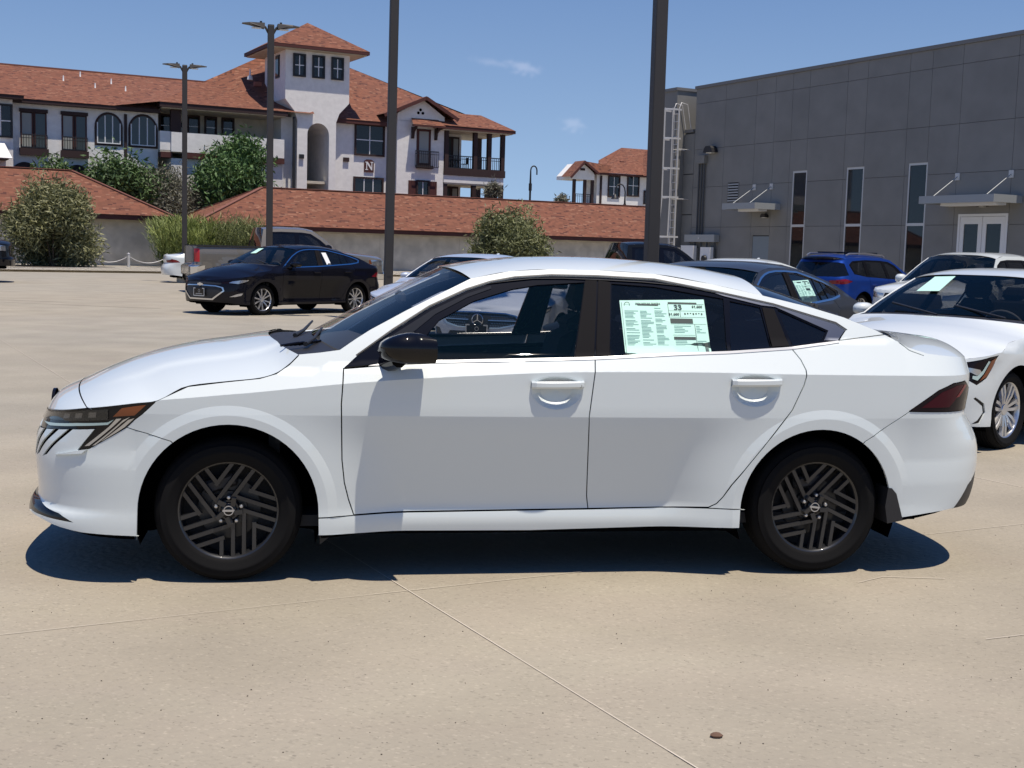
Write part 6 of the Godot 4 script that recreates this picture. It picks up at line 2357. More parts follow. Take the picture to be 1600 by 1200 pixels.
	for s in [1.0, -1.0]:
		var st := mb()
		prism(st, pv([3.035, 0.415, 3.062, 0.415, 3.085, 0.39, 3.125, 0.262, 3.03, 0.245, 3.02, 0.33]), s * 0.70 if s < 0.0 else 0.872, 0.872 if s > 0.0 else -0.70)
		var f := mb()
		prism(f, pv([3.045, 0.418, 3.064, 0.416, 3.088, 0.39, 3.128, 0.262, 3.05, 0.248, 3.035, 0.33]), minf(s * 0.74, s * 0.874), maxf(s * 0.74, s * 0.874))
		obj("mud_flap", f, M.trim, o)
		var ff := mb()
		prism(ff, pv([0.40, 0.29, 0.425, 0.29, 0.47, 0.215, 0.40, 0.16]), minf(s * 0.70, s * 0.81), maxf(s * 0.70, s * 0.81))
		obj("splash_guard", ff, M.trim, o)
	door_handle(o, c, 1.432, 0.886, M.white, 0.245)
	door_handle(o, c, 2.357, 0.905, M.white, 0.245)
	# key lock on the front handle
	var kl := mb()
	lathe(kl, [Vector2(0.010, 0.0), Vector2(0.009, 0.003), Vector2(0.0, 0.003)], (c.at(1.530, 0.892)[0] as Vector3) + Vector3(0, 0, 0.022), Vector3(0, 0, 1), 14)
	obj("key_lock", kl, M.iron, o)
	mirror(o, c, Vector3(0.745, 1.056, 1.005), Vector3(0.232, 0.152, 0.19), M.gloss)
	panel(o, c, "mirror_plinth", pv([0.496, 0.953, 0.56, 1.005, 0.68, 1.085, 0.80, 1.040, 0.78, 0.990, 0.66, 0.972]), M.gloss, [], 0.004, 0.0, 0.008, 0.8)
	# wipers on the cowl
	for w in [[0.33, 0.60, 0.43, 0.10], [0.28, 0.02, 0.39, -0.50]]:
		var st := mb()
		tube(st, [Vector3(w[0], 1.035, w[1]), Vector3(lerpf(w[0], w[2], 0.4), 1.050, lerpf(w[1], w[3], 0.35)), Vector3(w[2] - 0.02, 1.078, w[3])], [0.012, 0.009, 0.006], 6)
		obj("wiper", st, M.trim, o)
	for k in 6:
		obj("cowl_rib", bar(Vector3(0.22 + k * 0.02, 1.031, 0.66 - k * 0.02), Vector3(0.30 + k * 0.02, 1.041, 0.60 - k * 0.03), 0.006, 5), M.gloss, o)
	cabin(o, c, 0.62, 1.38, 2.28, 0.28, 0.60, 1.00)
	# inside faces of the doors
	panel(o, c, "door_lining", pv([0.62, 0.30, 2.60, 0.30, 2.60, 1.0, 2.2, 0.985, 0.75, 0.955]), M.cabin, [circle(2.700, 0.318, 0.45)], -0.075, 0.0, 0.0, 2.0)
	loft(o, c, "headlining", vs([1.12, 1.325, 1.45, 1.36, 1.93, 1.35, 2.43, 1.275]), vs([1.08, 1.375, 1.45, 1.42, 1.95, 1.415, 2.40, 1.36]), M.cabin, 3.4, 8, 12)
	var rv := mb()
	cbox(rv, Transform3D(Basis(), Vector3(0.80, 1.235, 0)), Vector3(0.04, 0.06, 0.22), 0.015)
	obj("inside_mirror", rv, M.cabin, o)
	obj("parcel_shelf", bx(Vector3(2.62, 1.0, -0.62), Vector3(3.2, 1.03, 0.62)), M.cabin, o)
	window_sheet(o, c, 1.756, 2.162, 1.036, 1.272, 1.0)
	set_wheels(o, c, wheel(0.318, 0.2205, 0.205, "slats", 0.0), 0.835, 0.0, [0.0, 0.3, -0.14, 0.9])


# price sheet taped to the inside of a window: printed rows, a header and a big figure
func window_sheet(o: Node, c: Body, x0: float, x1: float, y0: float, y1: float, side: float) -> void:
	var p := panel(o, c, "window_sheet", pv([x0, y0, x1, y0 + 0.004, x1 - 0.002, y1 + 0.012, x0 - 0.002, y1]), M.paper, [], -0.0105, 0.0, 0.0, 1.0, [side])
	p.set_meta("label", "pale green printed price sheet in the rear door window")
	var w := x1 - x0
	var h := y1 - y0
	var put_on := func(u: float, v: float) -> Vector3:
		return flip_z((c.at(x0 + u * w, y0 + v * h)[0] as Vector3) + (c.at(x0 + u * w, y0 + v * h)[1] as Vector3) * -0.0092, side)
	var st := mb()
	var soft := mb()
	var r := RandomNumberGenerator.new()
	r.seed = 99
	var mark := func(to: SurfaceTool, u0: float, v0: float, u1: float, v1: float) -> void:
		quad(to, put_on.call(u0, v1), put_on.call(u1, v1), put_on.call(u1, v0), put_on.call(u0, v0))
	for colm in [[0.04, 0.20], [0.22, 0.37], [0.39, 0.53]]:
		var v := 0.80 if colm[0] < 0.3 else 0.86
		while v > 0.07:
			mark.call(soft, colm[0], v, lerpf(colm[0], colm[1], r.randf_range(0.45, 1.0)), v + 0.009)
			v -= 0.026 if r.randf() > 0.12 else 0.05
	mark.call(st, 0.20, 0.91, 0.44, 0.935)
	mark.call(st, 0.56, 0.955, 0.90, 0.985)
	mark.call(st, 0.565, 0.585, 0.83, 0.675)
	mark.call(st, 0.585, 0.275, 0.84, 0.330)
	for e in [[0.555, 0.95, 0.985, 0.955], [0.555, 0.82, 0.985, 0.824], [0.555, 0.70, 0.985, 0.704], [0.57, 0.57, 0.985, 0.574], [0.58, 0.36, 0.84, 0.364], [0.60, 0.12, 0.84, 0.124], [0.555, 0.70, 0.559, 0.95], [0.69, 0.70, 0.694, 0.82], [0.845, 0.08, 0.849, 0.57], [0.06, 0.025, 0.97, 0.029], [0.012, 0.02, 0.016, 0.96]]:
		mark.call(st, e[0], e[1], e[2], e[3])
	for v in [0.53, 0.50, 0.47, 0.44, 0.41, 0.25, 0.22, 0.19, 0.16]:
		mark.call(soft, 0.60, v, r.randf_range(0.70, 0.83), v + 0.009)
		mark.call(soft, 0.86, v, r.randf_range(0.90, 0.97), v + 0.009)
	for k in 7:
		mark.call(st, 0.74 + k * 0.033, 0.75 + 0.01 * (k % 3), 0.756 + k * 0.033, 0.785)
	for k in 9:
		mark.call(st, 0.935 + k * 0.0045, 0.07, 0.937 + k * 0.0045 + (k % 2) * 0.001, 0.22)
	var ring := mb()
	lathe(ring, [Vector2(0.014, 0.0), Vector2(0.014, 0.0005), Vector2(0.0115, 0.0005)], put_on.call(0.075, 0.915), Vector3(0, 0, side), 20)
	obj("printed_rows", soft, mat(lin(0.20, 0.38, 0.34), 0.7), p)
	obj("printed_bars", st, M.ink, p)
	obj("printed_ring", ring, M.ink, p)
	for e in [["33", 0.67, 0.885, 0.026], ["$1,600", 0.615, 0.755, 0.012], ["$1,600", 0.90, 0.905, 0.012], ["2026 NISSAN SENTRA", 0.32, 0.945, 0.0085]]:
		var at: Vector3 = put_on.call(e[1], e[2])
		word("print", e[0], e[3], M.ink, p, Transform3D(Basis(Vector3(0, 0, 1), 0.02) * Basis(Vector3(1, 0, 0), -0.47), at + Vector3(0, 0, 0.0012 * side)), "Droid Sans", 0.0006)


# ------------------------------------------------------------------ the other vehicles on the lot
# at: ground point under the middle of the front axle; turn: yaw of the tail
func parked(called: String, label: String, category: String, x: float, depth: float, turn: float, size := 1.0, group := "") -> Node3D:
	var o := base(called, label, category, Vector3(x, 0, -depth), turn, group)
	o.scale = Vector3.ONE * size
	return o


func parked_sedan(o: Node3D, m: Material, face: String, wheels: String, chrome := false, sheet_side := 0) -> Body:
	var c := Body.new()
	c.host = self
	var L := sedan_lines()
	if face != "twin":
		# softer nose and a rounder front corner than the white sedan
		c.ny = PackedFloat32Array([0.14, 0.22, 0.32, 0.45, 0.58, 0.66, 0.72, 0.76, 0.82, 0.9])
		c.nx = PackedFloat32Array([-0.84, -0.90, -0.935, -0.945, -0.93, -0.905, -0.875, -0.845, -0.80, -0.72])
		c.nF = 2.3
	c.lip = 0.006
	var whole := outline_of(L)
	var arches := [arch_hole(0.008, 0.318, 0.372), arch_hole(2.698, 0.318, 0.372)]
	chassis(o, c, below_belt(L, 0.93, 0.05), -0.6, 3.35)
	var tail := pv([3.15, 0.80, 3.55, 0.776, 3.75, 0.79, 3.75, 0.875, 3.56, 0.885, 3.475, 0.919, 3.30, 0.885])
	var holes: Array = arches + [L.green, grown(tail, 0.002)]
	var head := pv([-0.92, 0.645, -0.66, 0.655, -0.42, 0.725, -0.36, 0.782, -0.50, 0.772, -0.75, 0.735, -0.95, 0.700])
	if face == "malibu":
		head = pv([-0.98, 0.640, -0.68, 0.625, -0.45, 0.672, -0.36, 0.735, -0.55, 0.735, -0.80, 0.705, -1.0, 0.672])
	elif face == "corolla":
		head = pv([-0.90, 0.645, -0.72, 0.600, -0.61, 0.550, -0.49, 0.610, -0.345, 0.782, -0.50, 0.770, -0.75, 0.728, -0.92, 0.695])
	var fronts: Array = [head]
	if face == "malibu":
		fronts.append(pv([-1.39, 0.335, -1.13, 0.335, -0.94, 0.50, -0.97, 0.555, -1.08, 0.578, -1.39, 0.588]))
		fronts.append(pv([-1.39, 0.622, -1.02, 0.618, -0.92, 0.640, -1.0, 0.672, -1.39, 0.692]))
	elif face == "star":
		fronts.append(pv([-1.39, 0.470, -1.15, 0.480, -1.0, 0.525, -0.955, 0.575, -0.99, 0.635, -1.10, 0.665, -1.39, 0.675]))
		fronts.append(pv([-1.39, 0.30, -1.1, 0.30, -1.0, 0.34, -1.04, 0.41, -1.39, 0.42]))
		fronts.append(pv([-0.93, 0.32, -0.72, 0.34, -0.70, 0.45, -0.86, 0.44]))
	elif face == "corolla":
		fronts.append(pv([-1.39, 0.29, -0.98, 0.29, -0.86, 0.42, -0.98, 0.56, -1.39, 0.58]))
		fronts.append(pv([-0.64, 0.245, -0.545, 0.250, -0.47, 0.335, -0.50, 0.405, -0.61, 0.458, -0.63, 0.446, -0.525, 0.385, -0.508, 0.335, -0.575, 0.275]))
	elif face == "twin":
		fronts.append(pv([-1.38, 0.318, -1.149, 0.318, -0.990, 0.318, -0.767, 0.298, -0.675, 0.267, -0.951, 0.272, -1.38, 0.280]))
	else:
		fronts.append(pv([-1.39, 0.33, -1.05, 0.33, -0.98, 0.45, -1.05, 0.58, -1.39, 0.60]))
	var cuts: Array = [grown(L.fdoor, 0.003), grown(L.rdoor, 0.003)]
	panel(o, c, "body", whole, m, holes + cuts + fronts, 0.0, 0.0, 0.012, 1.4)
	panel(o, c, "front_door", L.fdoor, m, arches, 0.0, 0.003, 0.012, 1.6)
	panel(o, c, "rear_door", L.rdoor, m, arches, 0.0, 0.003, 0.012, 1.6)
	loft(o, c, "hood", L.E_hood, L.C_hood, m, 2.3, 22, 22)
	loft(o, c, "cowl", L.E_cowl, L.C_cowl, M.trim, 2.4, 3, 12, -0.01)
	loft(o, c, "windscreen", L.E_wind, L.C_wind, M.glass_wind, 2.3, 10, 16, -0.003)
	loft(o, c, "roof", L.E_roof, L.C_roof, m, 3.4, 14, 22)
	loft(o, c, "rear_window", L.E_rear, L.C_rear, M.glass_dark, 2.6, 8, 16, -0.003)
	loft(o, c, "boot_lid", L.E_deck, L.C_deck, m, 3.0, 12, 18)
	var panes := [L.fglass, L.rglass, L.dglass, L.qglass]
	panel(o, c, "window_surround", L.green, M.gloss, panes, -0.005, 0.001, 0.010, 1.5)
	for e in [["window", L.fglass], ["window", L.rglass], ["window", L.dglass], ["quarter_window", L.qglass]]:
		panel(o, c, e[0], e[1], M.glass_rear if e[0] == "window" else M.glass_dark, [], -0.011, 0.0, 0.0, 2.0)
	for e in [L.bp1, L.bp2]:
		panel(o, c, "pillar_cover", e, M.pillar, [], -0.002, 0.0, 0.004, 1.5)
	if chrome:
		panel(o, c, "window_trim", pv([0.50, 0.952, 0.558, 1.011, 0.716, 1.120, 0.880, 1.223, 1.047, 1.300, 1.159, 1.336, 1.272, 1.359, 1.441, 1.373, 1.658, 1.374, 1.932, 1.365, 2.213, 1.317, 2.493, 1.264, 2.670, 1.216, 2.793, 1.182, 2.842, 1.151, 2.795, 1.096, 2.547, 1.062, 2.001, 1.030, 1.609, 1.006, 0.873, 0.979, 0.873, 0.996, 1.609, 1.024, 2.001, 1.048, 2.547, 1.082, 2.772, 1.110, 2.805, 1.150, 2.770, 1.166, 2.660, 1.198, 2.487, 1.246, 2.208, 1.298, 1.930, 1.348, 1.658, 1.357, 1.441, 1.356, 1.275, 1.342, 1.166, 1.320, 1.055, 1.284, 0.890, 1.208, 0.728, 1.106, 0.58, 1.0, 0.56, 0.968]), M.chrome, [], 0.004, 0.0, 0.006, 1.0)
	# faces
	panel(o, c, "headlight", head, M.smoke_lens, [], -0.004, 0.0, 0.012, 1.0)
	var k := 0
	for p in fronts.slice(1):
		panel(o, c, "grille" if k == 0 else "air_intake", p, M.trim if face != "corolla" or k == 0 else M.gloss, [], -0.012, 0.0, 0.014, 1.0)
		k += 1
	if face == "malibu":
		panel(o, c, "headlight_lamp", pv([-0.86, 0.655, -0.68, 0.640, -0.48, 0.688, -0.42, 0.718, -0.60, 0.718, -0.80, 0.690]), M.reflector, [], 0.002, 0.0, 0.003, 0.8)
		panel(o, c, "grille_trim", pv([-1.39, 0.305, -1.12, 0.305, -0.915, 0.490, -0.94, 0.565, -1.07, 0.598, -1.39, 0.610, -1.39, 0.588, -1.08, 0.578, -0.97, 0.555, -0.94, 0.50, -1.13, 0.335, -1.39, 0.335]), M.chrome, [], 0.006, 0.0, 0.012, 0.8)
		panel(o, c, "fog_lamp", pv([-0.83, 0.375, -0.70, 0.430, -0.60, 0.452, -0.56, 0.450, -0.60, 0.405, -0.72, 0.380]), M.reflector, [], 0.003, 0.0, 0.006, 0.8)
		panel(o, c, "fog_recess", pv([-0.90, 0.345, -0.70, 0.445, -0.58, 0.470, -0.54, 0.445, -0.60, 0.385, -0.74, 0.355]), M.gloss, [], -0.001, 0.0, 0.0, 0.8)
		var bw := mb()
		prism(bw, pv([-0.085, -0.018, -0.075, 0.018, -0.03, 0.018, -0.03, 0.03, 0.03, 0.03, 0.03, 0.018, 0.085, 0.018, 0.075, -0.018, 0.03, -0.018, 0.03, -0.03, -0.03, -0.03, -0.03, -0.018]), 0.0, 0.012)
		var e := obj("badge", bw, M.chrome, o)
		e.transform = Transform3D(Basis(Vector3.UP, -PI / 2), Vector3(-0.930, 0.615, 0))
		plate(o, Vector3(-0.955, 0.455, 0), true)
	elif face == "star":
		panel(o, c, "headlight_lamp", pv([-0.86, 0.665, -0.66, 0.672, -0.46, 0.728, -0.42, 0.755, -0.66, 0.725, -0.86, 0.695]), M.reflector, [], 0.002, 0.0, 0.003, 0.8)
		panel(o, c, "grille_trim", pv([-1.39, 0.455, -1.14, 0.466, -0.985, 0.515, -0.935, 0.575, -0.975, 0.647, -1.10, 0.680, -1.39, 0.690, -1.39, 0.675, -1.10, 0.665, -0.99, 0.635, -0.955, 0.575, -1.0, 0.525, -1.15, 0.480, -1.39, 0.470]), M.chrome, [], 0.006, 0.0, 0.012, 0.8)
		panel(o, c, "grille_blade", pv([-1.27, 0.568, -0.98, 0.568, -0.98, 0.582, -1.27, 0.582]), M.chrome, [], 0.002, 0.0, 0.010, 0.8)
		for row in 5:
			for colm in 10:
				var u := -1.24 + colm * 0.027 + (row % 2) * 0.013
				var v := 0.50 + row * 0.033
				if absf(v - 0.575) > 0.014 and u < -1.0:
					panel(o, c, "grille_stud", circle(u, v, 0.0055, 6), M.chrome, [], -0.004, 0.0, 0.0, 1.0)
		var st := mb()
		lathe(st, [Vector2(0.088, -0.006), Vector2(0.088, 0.006), Vector2(0.080, 0.010), Vector2(0.074, 0.006), Vector2(0.074, -0.006)], Vector3(-0.952, 0.575, 0), Vector3(-1, 0, 0), 36)
		for a in 3:
			var an := PI * 0.5 + TAU * a / 3.0
			beam(st, Vector3(-0.954, 0.575, 0), Vector3(-0.954, 0.575 + sin(an) * 0.078, cos(an) * 0.078), 0.016, 0.010)
		obj("badge", st, M.chrome, o)
		plate(o, Vector3(-0.968, 0.43, 0), true)
	elif face == "corolla":
		panel(o, c, "headlight_lamp", pv([-0.80, 0.668, -0.68, 0.650, -0.62, 0.626, -0.57, 0.650, -0.60, 0.672, -0.72, 0.690, -0.80, 0.694]), M.reflector, [], 0.002, 0.0, 0.003, 0.6)
		panel(o, c, "daytime_lamp", pv([-0.66, 0.602, -0.61, 0.588, -0.55, 0.640, -0.49, 0.735, -0.515, 0.738, -0.565, 0.660, -0.615, 0.622, -0.66, 0.625]), M.drl, [], 0.003, 0.0, 0.003, 0.6)
		panel(o, c, "turn_signal", pv([-0.585, 0.585, -0.535, 0.640, -0.475, 0.742, -0.385, 0.762, -0.445, 0.680, -0.51, 0.615]), M.amber, [], 0.0025, 0.0, 0.0, 0.6)
	else:
		panel(o, c, "headlight_lamp", pv([-0.86, 0.668, -0.66, 0.675, -0.46, 0.730, -0.42, 0.755, -0.66, 0.725, -0.86, 0.695]), M.reflector, [], 0.002, 0.0, 0.003, 0.8)
	panel(o, c, "tail_light", tail, M.red_lens, [], 0.002, 0.0, 0.012, 1.0)
	door_handle_simple(o, c, 1.43, 0.89, m)
	door_handle_simple(o, c, 2.35, 0.905, m)
	mirror(o, c, Vector3(0.72, 1.05, 0.985), Vector3(0.19, 0.13, 0.19), m if face != "malibu" else M.gloss)
	panel(o, c, "mirror_plinth", pv([0.496, 0.953, 0.56, 1.005, 0.68, 1.085, 0.80, 1.040, 0.78, 0.990, 0.66, 0.972]), M.gloss, [], 0.004, 0.0, 0.008, 1.4)
	cabin(o, c, 0.62, 1.38, 2.28, 0.28, 0.60, 1.00)
	loft(o, c, "headlining", vs([1.12, 1.325, 1.45, 1.36, 1.93, 1.35, 2.43, 1.275]), vs([1.08, 1.375, 1.45, 1.42, 1.95, 1.415, 2.40, 1.36]), M.cabin, 3.4, 5, 8)
	for w in [[0.33, 0.60, 0.50, 0.06], [0.30, 0.0, 0.46, -0.52]]:
		obj("wiper", bar(Vector3(w[0], 1.045, w[1]), Vector3(w[2], 1.125, w[3]), 0.010, 5), M.trim, o)
	set_wheels(o, c, wheel(0.325, 0.232, 0.21, wheels, 0.3, false), 0.825, 0.0, [0.1, 0.5, 0.4, 0.2])
	return c


func door_handle_simple(o: Node, c: Body, x: float, y: float, m: Material) -> void:
	for s in [1.0, -1.0]:
		var p: Vector3 = c.at(x, y)[0]
		var st := mb()
		cbox(st, Transform3D(Basis(), Vector3(p.x, p.y, s * (p.z + 0.022))), Vector3(0.20, 0.028, 0.022), 0.008)
		cbox(st, Transform3D(Basis(), Vector3(p.x - 0.085, p.y, s * (p.z + 0.008))), Vector3(0.03, 0.024, 0.026), 0.006)
		cbox(st, Transform3D(Basis(), Vector3(p.x + 0.085, p.y, s * (p.z + 0.008))), Vector3(0.03, 0.024, 0.026), 0.006)
		obj("door_handle", st, m, o)


# dealer plate on the nose: dark card, pale frame corners, a ring and a line of small print
func plate(o: Node, at: Vector3, framed: bool) -> void:
	var p := obj("dealer_plate", bx(at + Vector3(-0.008, -0.078, -0.155), at + Vector3(0.0, 0.078, 0.155)), M.gloss, o)
	var f := mb()
	for s in [-1.0, 1.0]:
		box(f, at + Vector3(-0.014, -0.082, s * 0.160 - 0.008), at + Vector3(-0.0082, 0.082, s * 0.160 + 0.008))
		box(f, at + Vector3(-0.0141, 0.066, s * 0.13 - 0.028), at + Vector3(-0.0083, 0.083, s * 0.13 + 0.021))
	box(f, at + Vector3(-0.0142, -0.083, -0.150), at + Vector3(-0.0084, -0.066, 0.150))
	obj("plate_frame", f, M.steel, p)
	var r := mb()
	lathe(r, [Vector2(0.030, 0.0), Vector2(0.030, 0.001), Vector2(0.024, 0.001)], at + Vector3(-0.0085, 0.022, 0), Vector3(-1, 0, 0), 20)
	for k in 9:
		box(r, at + Vector3(-0.0095, -0.045, -0.10 + k * 0.023), at + Vector3(-0.0082, -0.028, -0.086 + k * 0.023))
	obj("plate_print", r, M.steel, p)


func tall_body(o: Node3D, m: Material, L: Dictionary, c: Body, style: String, arches: Array, glass_side: Material) -> void:
	var whole := outline_of(L)
	var cuts: Array = arches + [L.green]
	for d in L.doors:
		cuts.append(grown(d, 0.004))
	for d in L.lamps:
		cuts.append(d[1])
	panel(o, c, "body", whole, m, cuts, 0.0, 0.0, 0.014, 1.8)
	for d in L.doors:
		panel(o, c, "door", d, m, arches + [L.green], 0.0, 0.004, 0.014, 1.8)
	for d in L.lamps:
		panel(o, c, d[0], d[1], d[2], [], -0.004, 0.0, 0.014, 1.2)
	loft(o, c, "hood", L.E_hood, L.C_hood, m, 2.6, 14, 18)
	loft(o, c, "windscreen", L.E_wind, L.C_wind, M.glass_wind, 2.6, 8, 14, -0.003)
	loft(o, c, "roof", L.E_roof, L.C_roof, m, 3.6, 12, 20)
	loft(o, c, "rear_window" if style == "pickup" else "spoiler", L.E_rear, L.C_rear, M.glass_dark if style == "pickup" else M.gloss, 3.0, 6, 14)
	if L.has("E_deck"):
		loft(o, c, "bed_cover", L.E_deck, L.C_deck, M.trim, 6.0, 8, 14, -0.02)
	panel(o, c, "window_surround", L.green, M.gloss, L.glass, -0.006, 0.001, 0.012, 2.0)
	for g in L.glass:
		panel(o, c, "window", g, glass_side, [], -0.014, 0.0, 0.0, 2.5)
	for d in L.doors:
		var mid := Vector2.ZERO
		for q in d:
			mid += q / d.size()
		door_handle_simple(o, c, mid.x + 0.28, c.b0 - 0.13, m)
	mirror(o, c, L.mirror, Vector3(0.20, 0.19, 0.22), m if style != "pickup" else M.gloss)
	var holes := []
	for a in c.ax:
		for s in [-1.0, 1.0]:
			var st := mb()
			var zo: float = c.mid(a, c.wr + c.ar) - 0.03
			var prev := Vector2.ZERO
			for k in 17:
				var ang := PI * k / 16.0
				var p := Vector2(a + cos(ang) * (c.ar + 0.02), c.wr + sin(ang) * (c.ar + 0.02))
				if k > 0:
					quad(st, Vector3(prev.x, prev.y, s * zo), Vector3(p.x, p.y, s * zo), Vector3(p.x, p.y, s * (zo - 0.4)), Vector3(prev.x, prev.y, s * (zo - 0.4)))
					tri(st, Vector3(a, c.wr, s * (zo - 0.4)), Vector3(prev.x, prev.y, s * (zo - 0.4)), Vector3(p.x, p.y, s * (zo - 0.4)))
				prev = p
			obj("wheel_well", st, M.dark, o)
	var hw: float = c.mid(1.5, c.wr + 0.2) - 0.2
	obj("underbody", bx(Vector3(-0.7, c.wr * 0.95, -0.5), Vector3(float(c.ax[1]) + 0.8, c.wr * 0.95 + 0.1, 0.5)), M.dark, o)
	obj("underbody", bx(Vector3(c.ar + 0.1, c.wr * 0.96, -hw), Vector3(float(c.ax[1]) - c.ar - 0.1, c.wr * 0.96 + 0.08, hw)), M.dark, o)


func suv_lines() -> Dictionary:
	var L := {}
	L.E_hood = vs([-1.38, 0.93, -1.10, 0.94, -0.85, 0.96, -0.62, 0.985, -0.35, 1.01, 0.0, 1.045, 0.30, 1.075, 0.48, 1.10])
	L.C_hood = vs([-0.87, 0.94, -0.855, 0.985, -0.80, 1.02, -0.68, 1.06, -0.42, 1.10, -0.1, 1.135, 0.20, 1.155, 0.34, 1.165])
	L.E_wind = vs([0.48, 1.10, 0.72, 1.27, 0.96, 1.43, 1.20, 1.57])
	L.C_wind = vs([0.34, 1.165, 0.60, 1.34, 0.86, 1.50, 1.10, 1.635])
	L.E_roof = vs([1.20, 1.57, 1.6, 1.625, 2.4, 1.635, 3.0, 1.61, 3.35, 1.575])
	L.C_roof = vs([1.10, 1.635, 1.5, 1.685, 2.4, 1.70, 3.1, 1.675, 3.55, 1.635])
	L.E_rear = vs([3.35, 1.575, 3.5, 1.56, 3.7, 1.545, 4.02, 1.54])
	L.C_rear = vs([3.55, 1.635, 3.60, 1.615, 3.63, 1.585, 3.64, 1.545])
	L.bottom = vs([4.02, 0.38, 3.6, 0.36, 3.2, 0.30, 2.3, 0.27, 0.5, 0.27, -0.4, 0.28, -0.8, 0.30, -1.38, 0.32])
	L.green = pv([0.62, 1.085, 1.10, 1.45, 1.35, 1.535, 1.7, 1.56, 2.4, 1.565, 3.0, 1.53, 3.24, 1.43, 3.10, 1.20, 2.6, 1.135, 1.6, 1.10])
	L.glass = [pv([0.86, 1.12, 1.16, 1.41, 1.40, 1.50, 1.58, 1.515, 1.52, 1.125]), pv([1.70, 1.525, 2.42, 1.53, 2.46, 1.15, 1.66, 1.13]), pv([2.55, 1.525, 2.96, 1.495, 3.14, 1.41, 3.03, 1.22, 2.58, 1.165])]
	L.doors = [pv([0.60, 0.36, 0.54, 0.60, 0.56, 1.06, 1.64, 1.10, 1.62, 0.7, 1.66, 0.36]), pv([1.66, 0.36, 1.62, 0.7, 1.64, 1.10, 2.52, 1.14, 2.50, 0.85, 2.32, 0.60, 2.25, 0.36])]
	L.lamps = [["headlight", pv([-1.0, 0.80, -0.62, 0.82, -0.38, 0.90, -0.40, 0.95, -0.68, 0.93, -1.0, 0.89]), M.reflector], ["grille", pv([-1.39, 0.55, -1.05, 0.55, -0.98, 0.72, -1.02, 0.90, -1.39, 0.91]), M.trim], ["air_intake", pv([-1.39, 0.36, -0.8, 0.37, -0.75, 0.46, -1.39, 0.48]), M.trim],
		["tail_light", pv([3.25, 1.02, 3.45, 0.95, 3.72, 0.94, 3.72, 1.03, 3.45, 1.08]), M.red_lens], ["rear_window", pv([3.34, 1.17, 3.55, 1.13, 4.03, 1.12, 4.03, 1.49, 3.60, 1.49, 3.42, 1.46]), M.glass_dark]]
	L.mirror = Vector3(0.80, 1.16, 1.03)
	return L


func suv_body() -> Body:
	var c := Body.new()
	c.host = self
	c.xF = -0.38
	c.xR = 3.12
	c.nF = 2.7
	c.nR = 3.2
	c.pz = PackedFloat32Array([0.91, 0.925, 0.94, 0.945, 0.945, 0.942, 0.93, 0.92])
	c.ny = PackedFloat32Array([0.3, 0.4, 0.6, 0.8, 0.92, 1.0])
	c.nx = PackedFloat32Array([-0.86, -0.92, -0.94, -0.92, -0.89, -0.84])
	c.ty = PackedFloat32Array([0.35, 0.5, 0.62, 0.75, 0.9, 1.05, 1.2, 1.4, 1.55])
	c.tx = PackedFloat32Array([3.70, 3.78, 3.79, 3.74, 3.72, 3.73, 3.66, 3.55, 3.46])
	c.iy = PackedFloat32Array([0.25, 0.4, 0.55, 0.75, 0.9])
	c.ii = PackedFloat32Array([0.09, 0.06, 0.045, 0.012, 0.0])
	c.kx = PackedFloat32Array([-0.4, 0.5, 1.6, 2.6, 3.4])
	c.ky = PackedFloat32Array([0.94, 0.98, 1.01, 1.03, 1.04])
	c.b0 = 1.08
	c.b1 = 0.035
	c.ax = [0.0, 2.76]
	c.wr = 0.355
	c.ar = 0.43
	c.shoulder = 0.45
	c.tum = 0.40
	return c


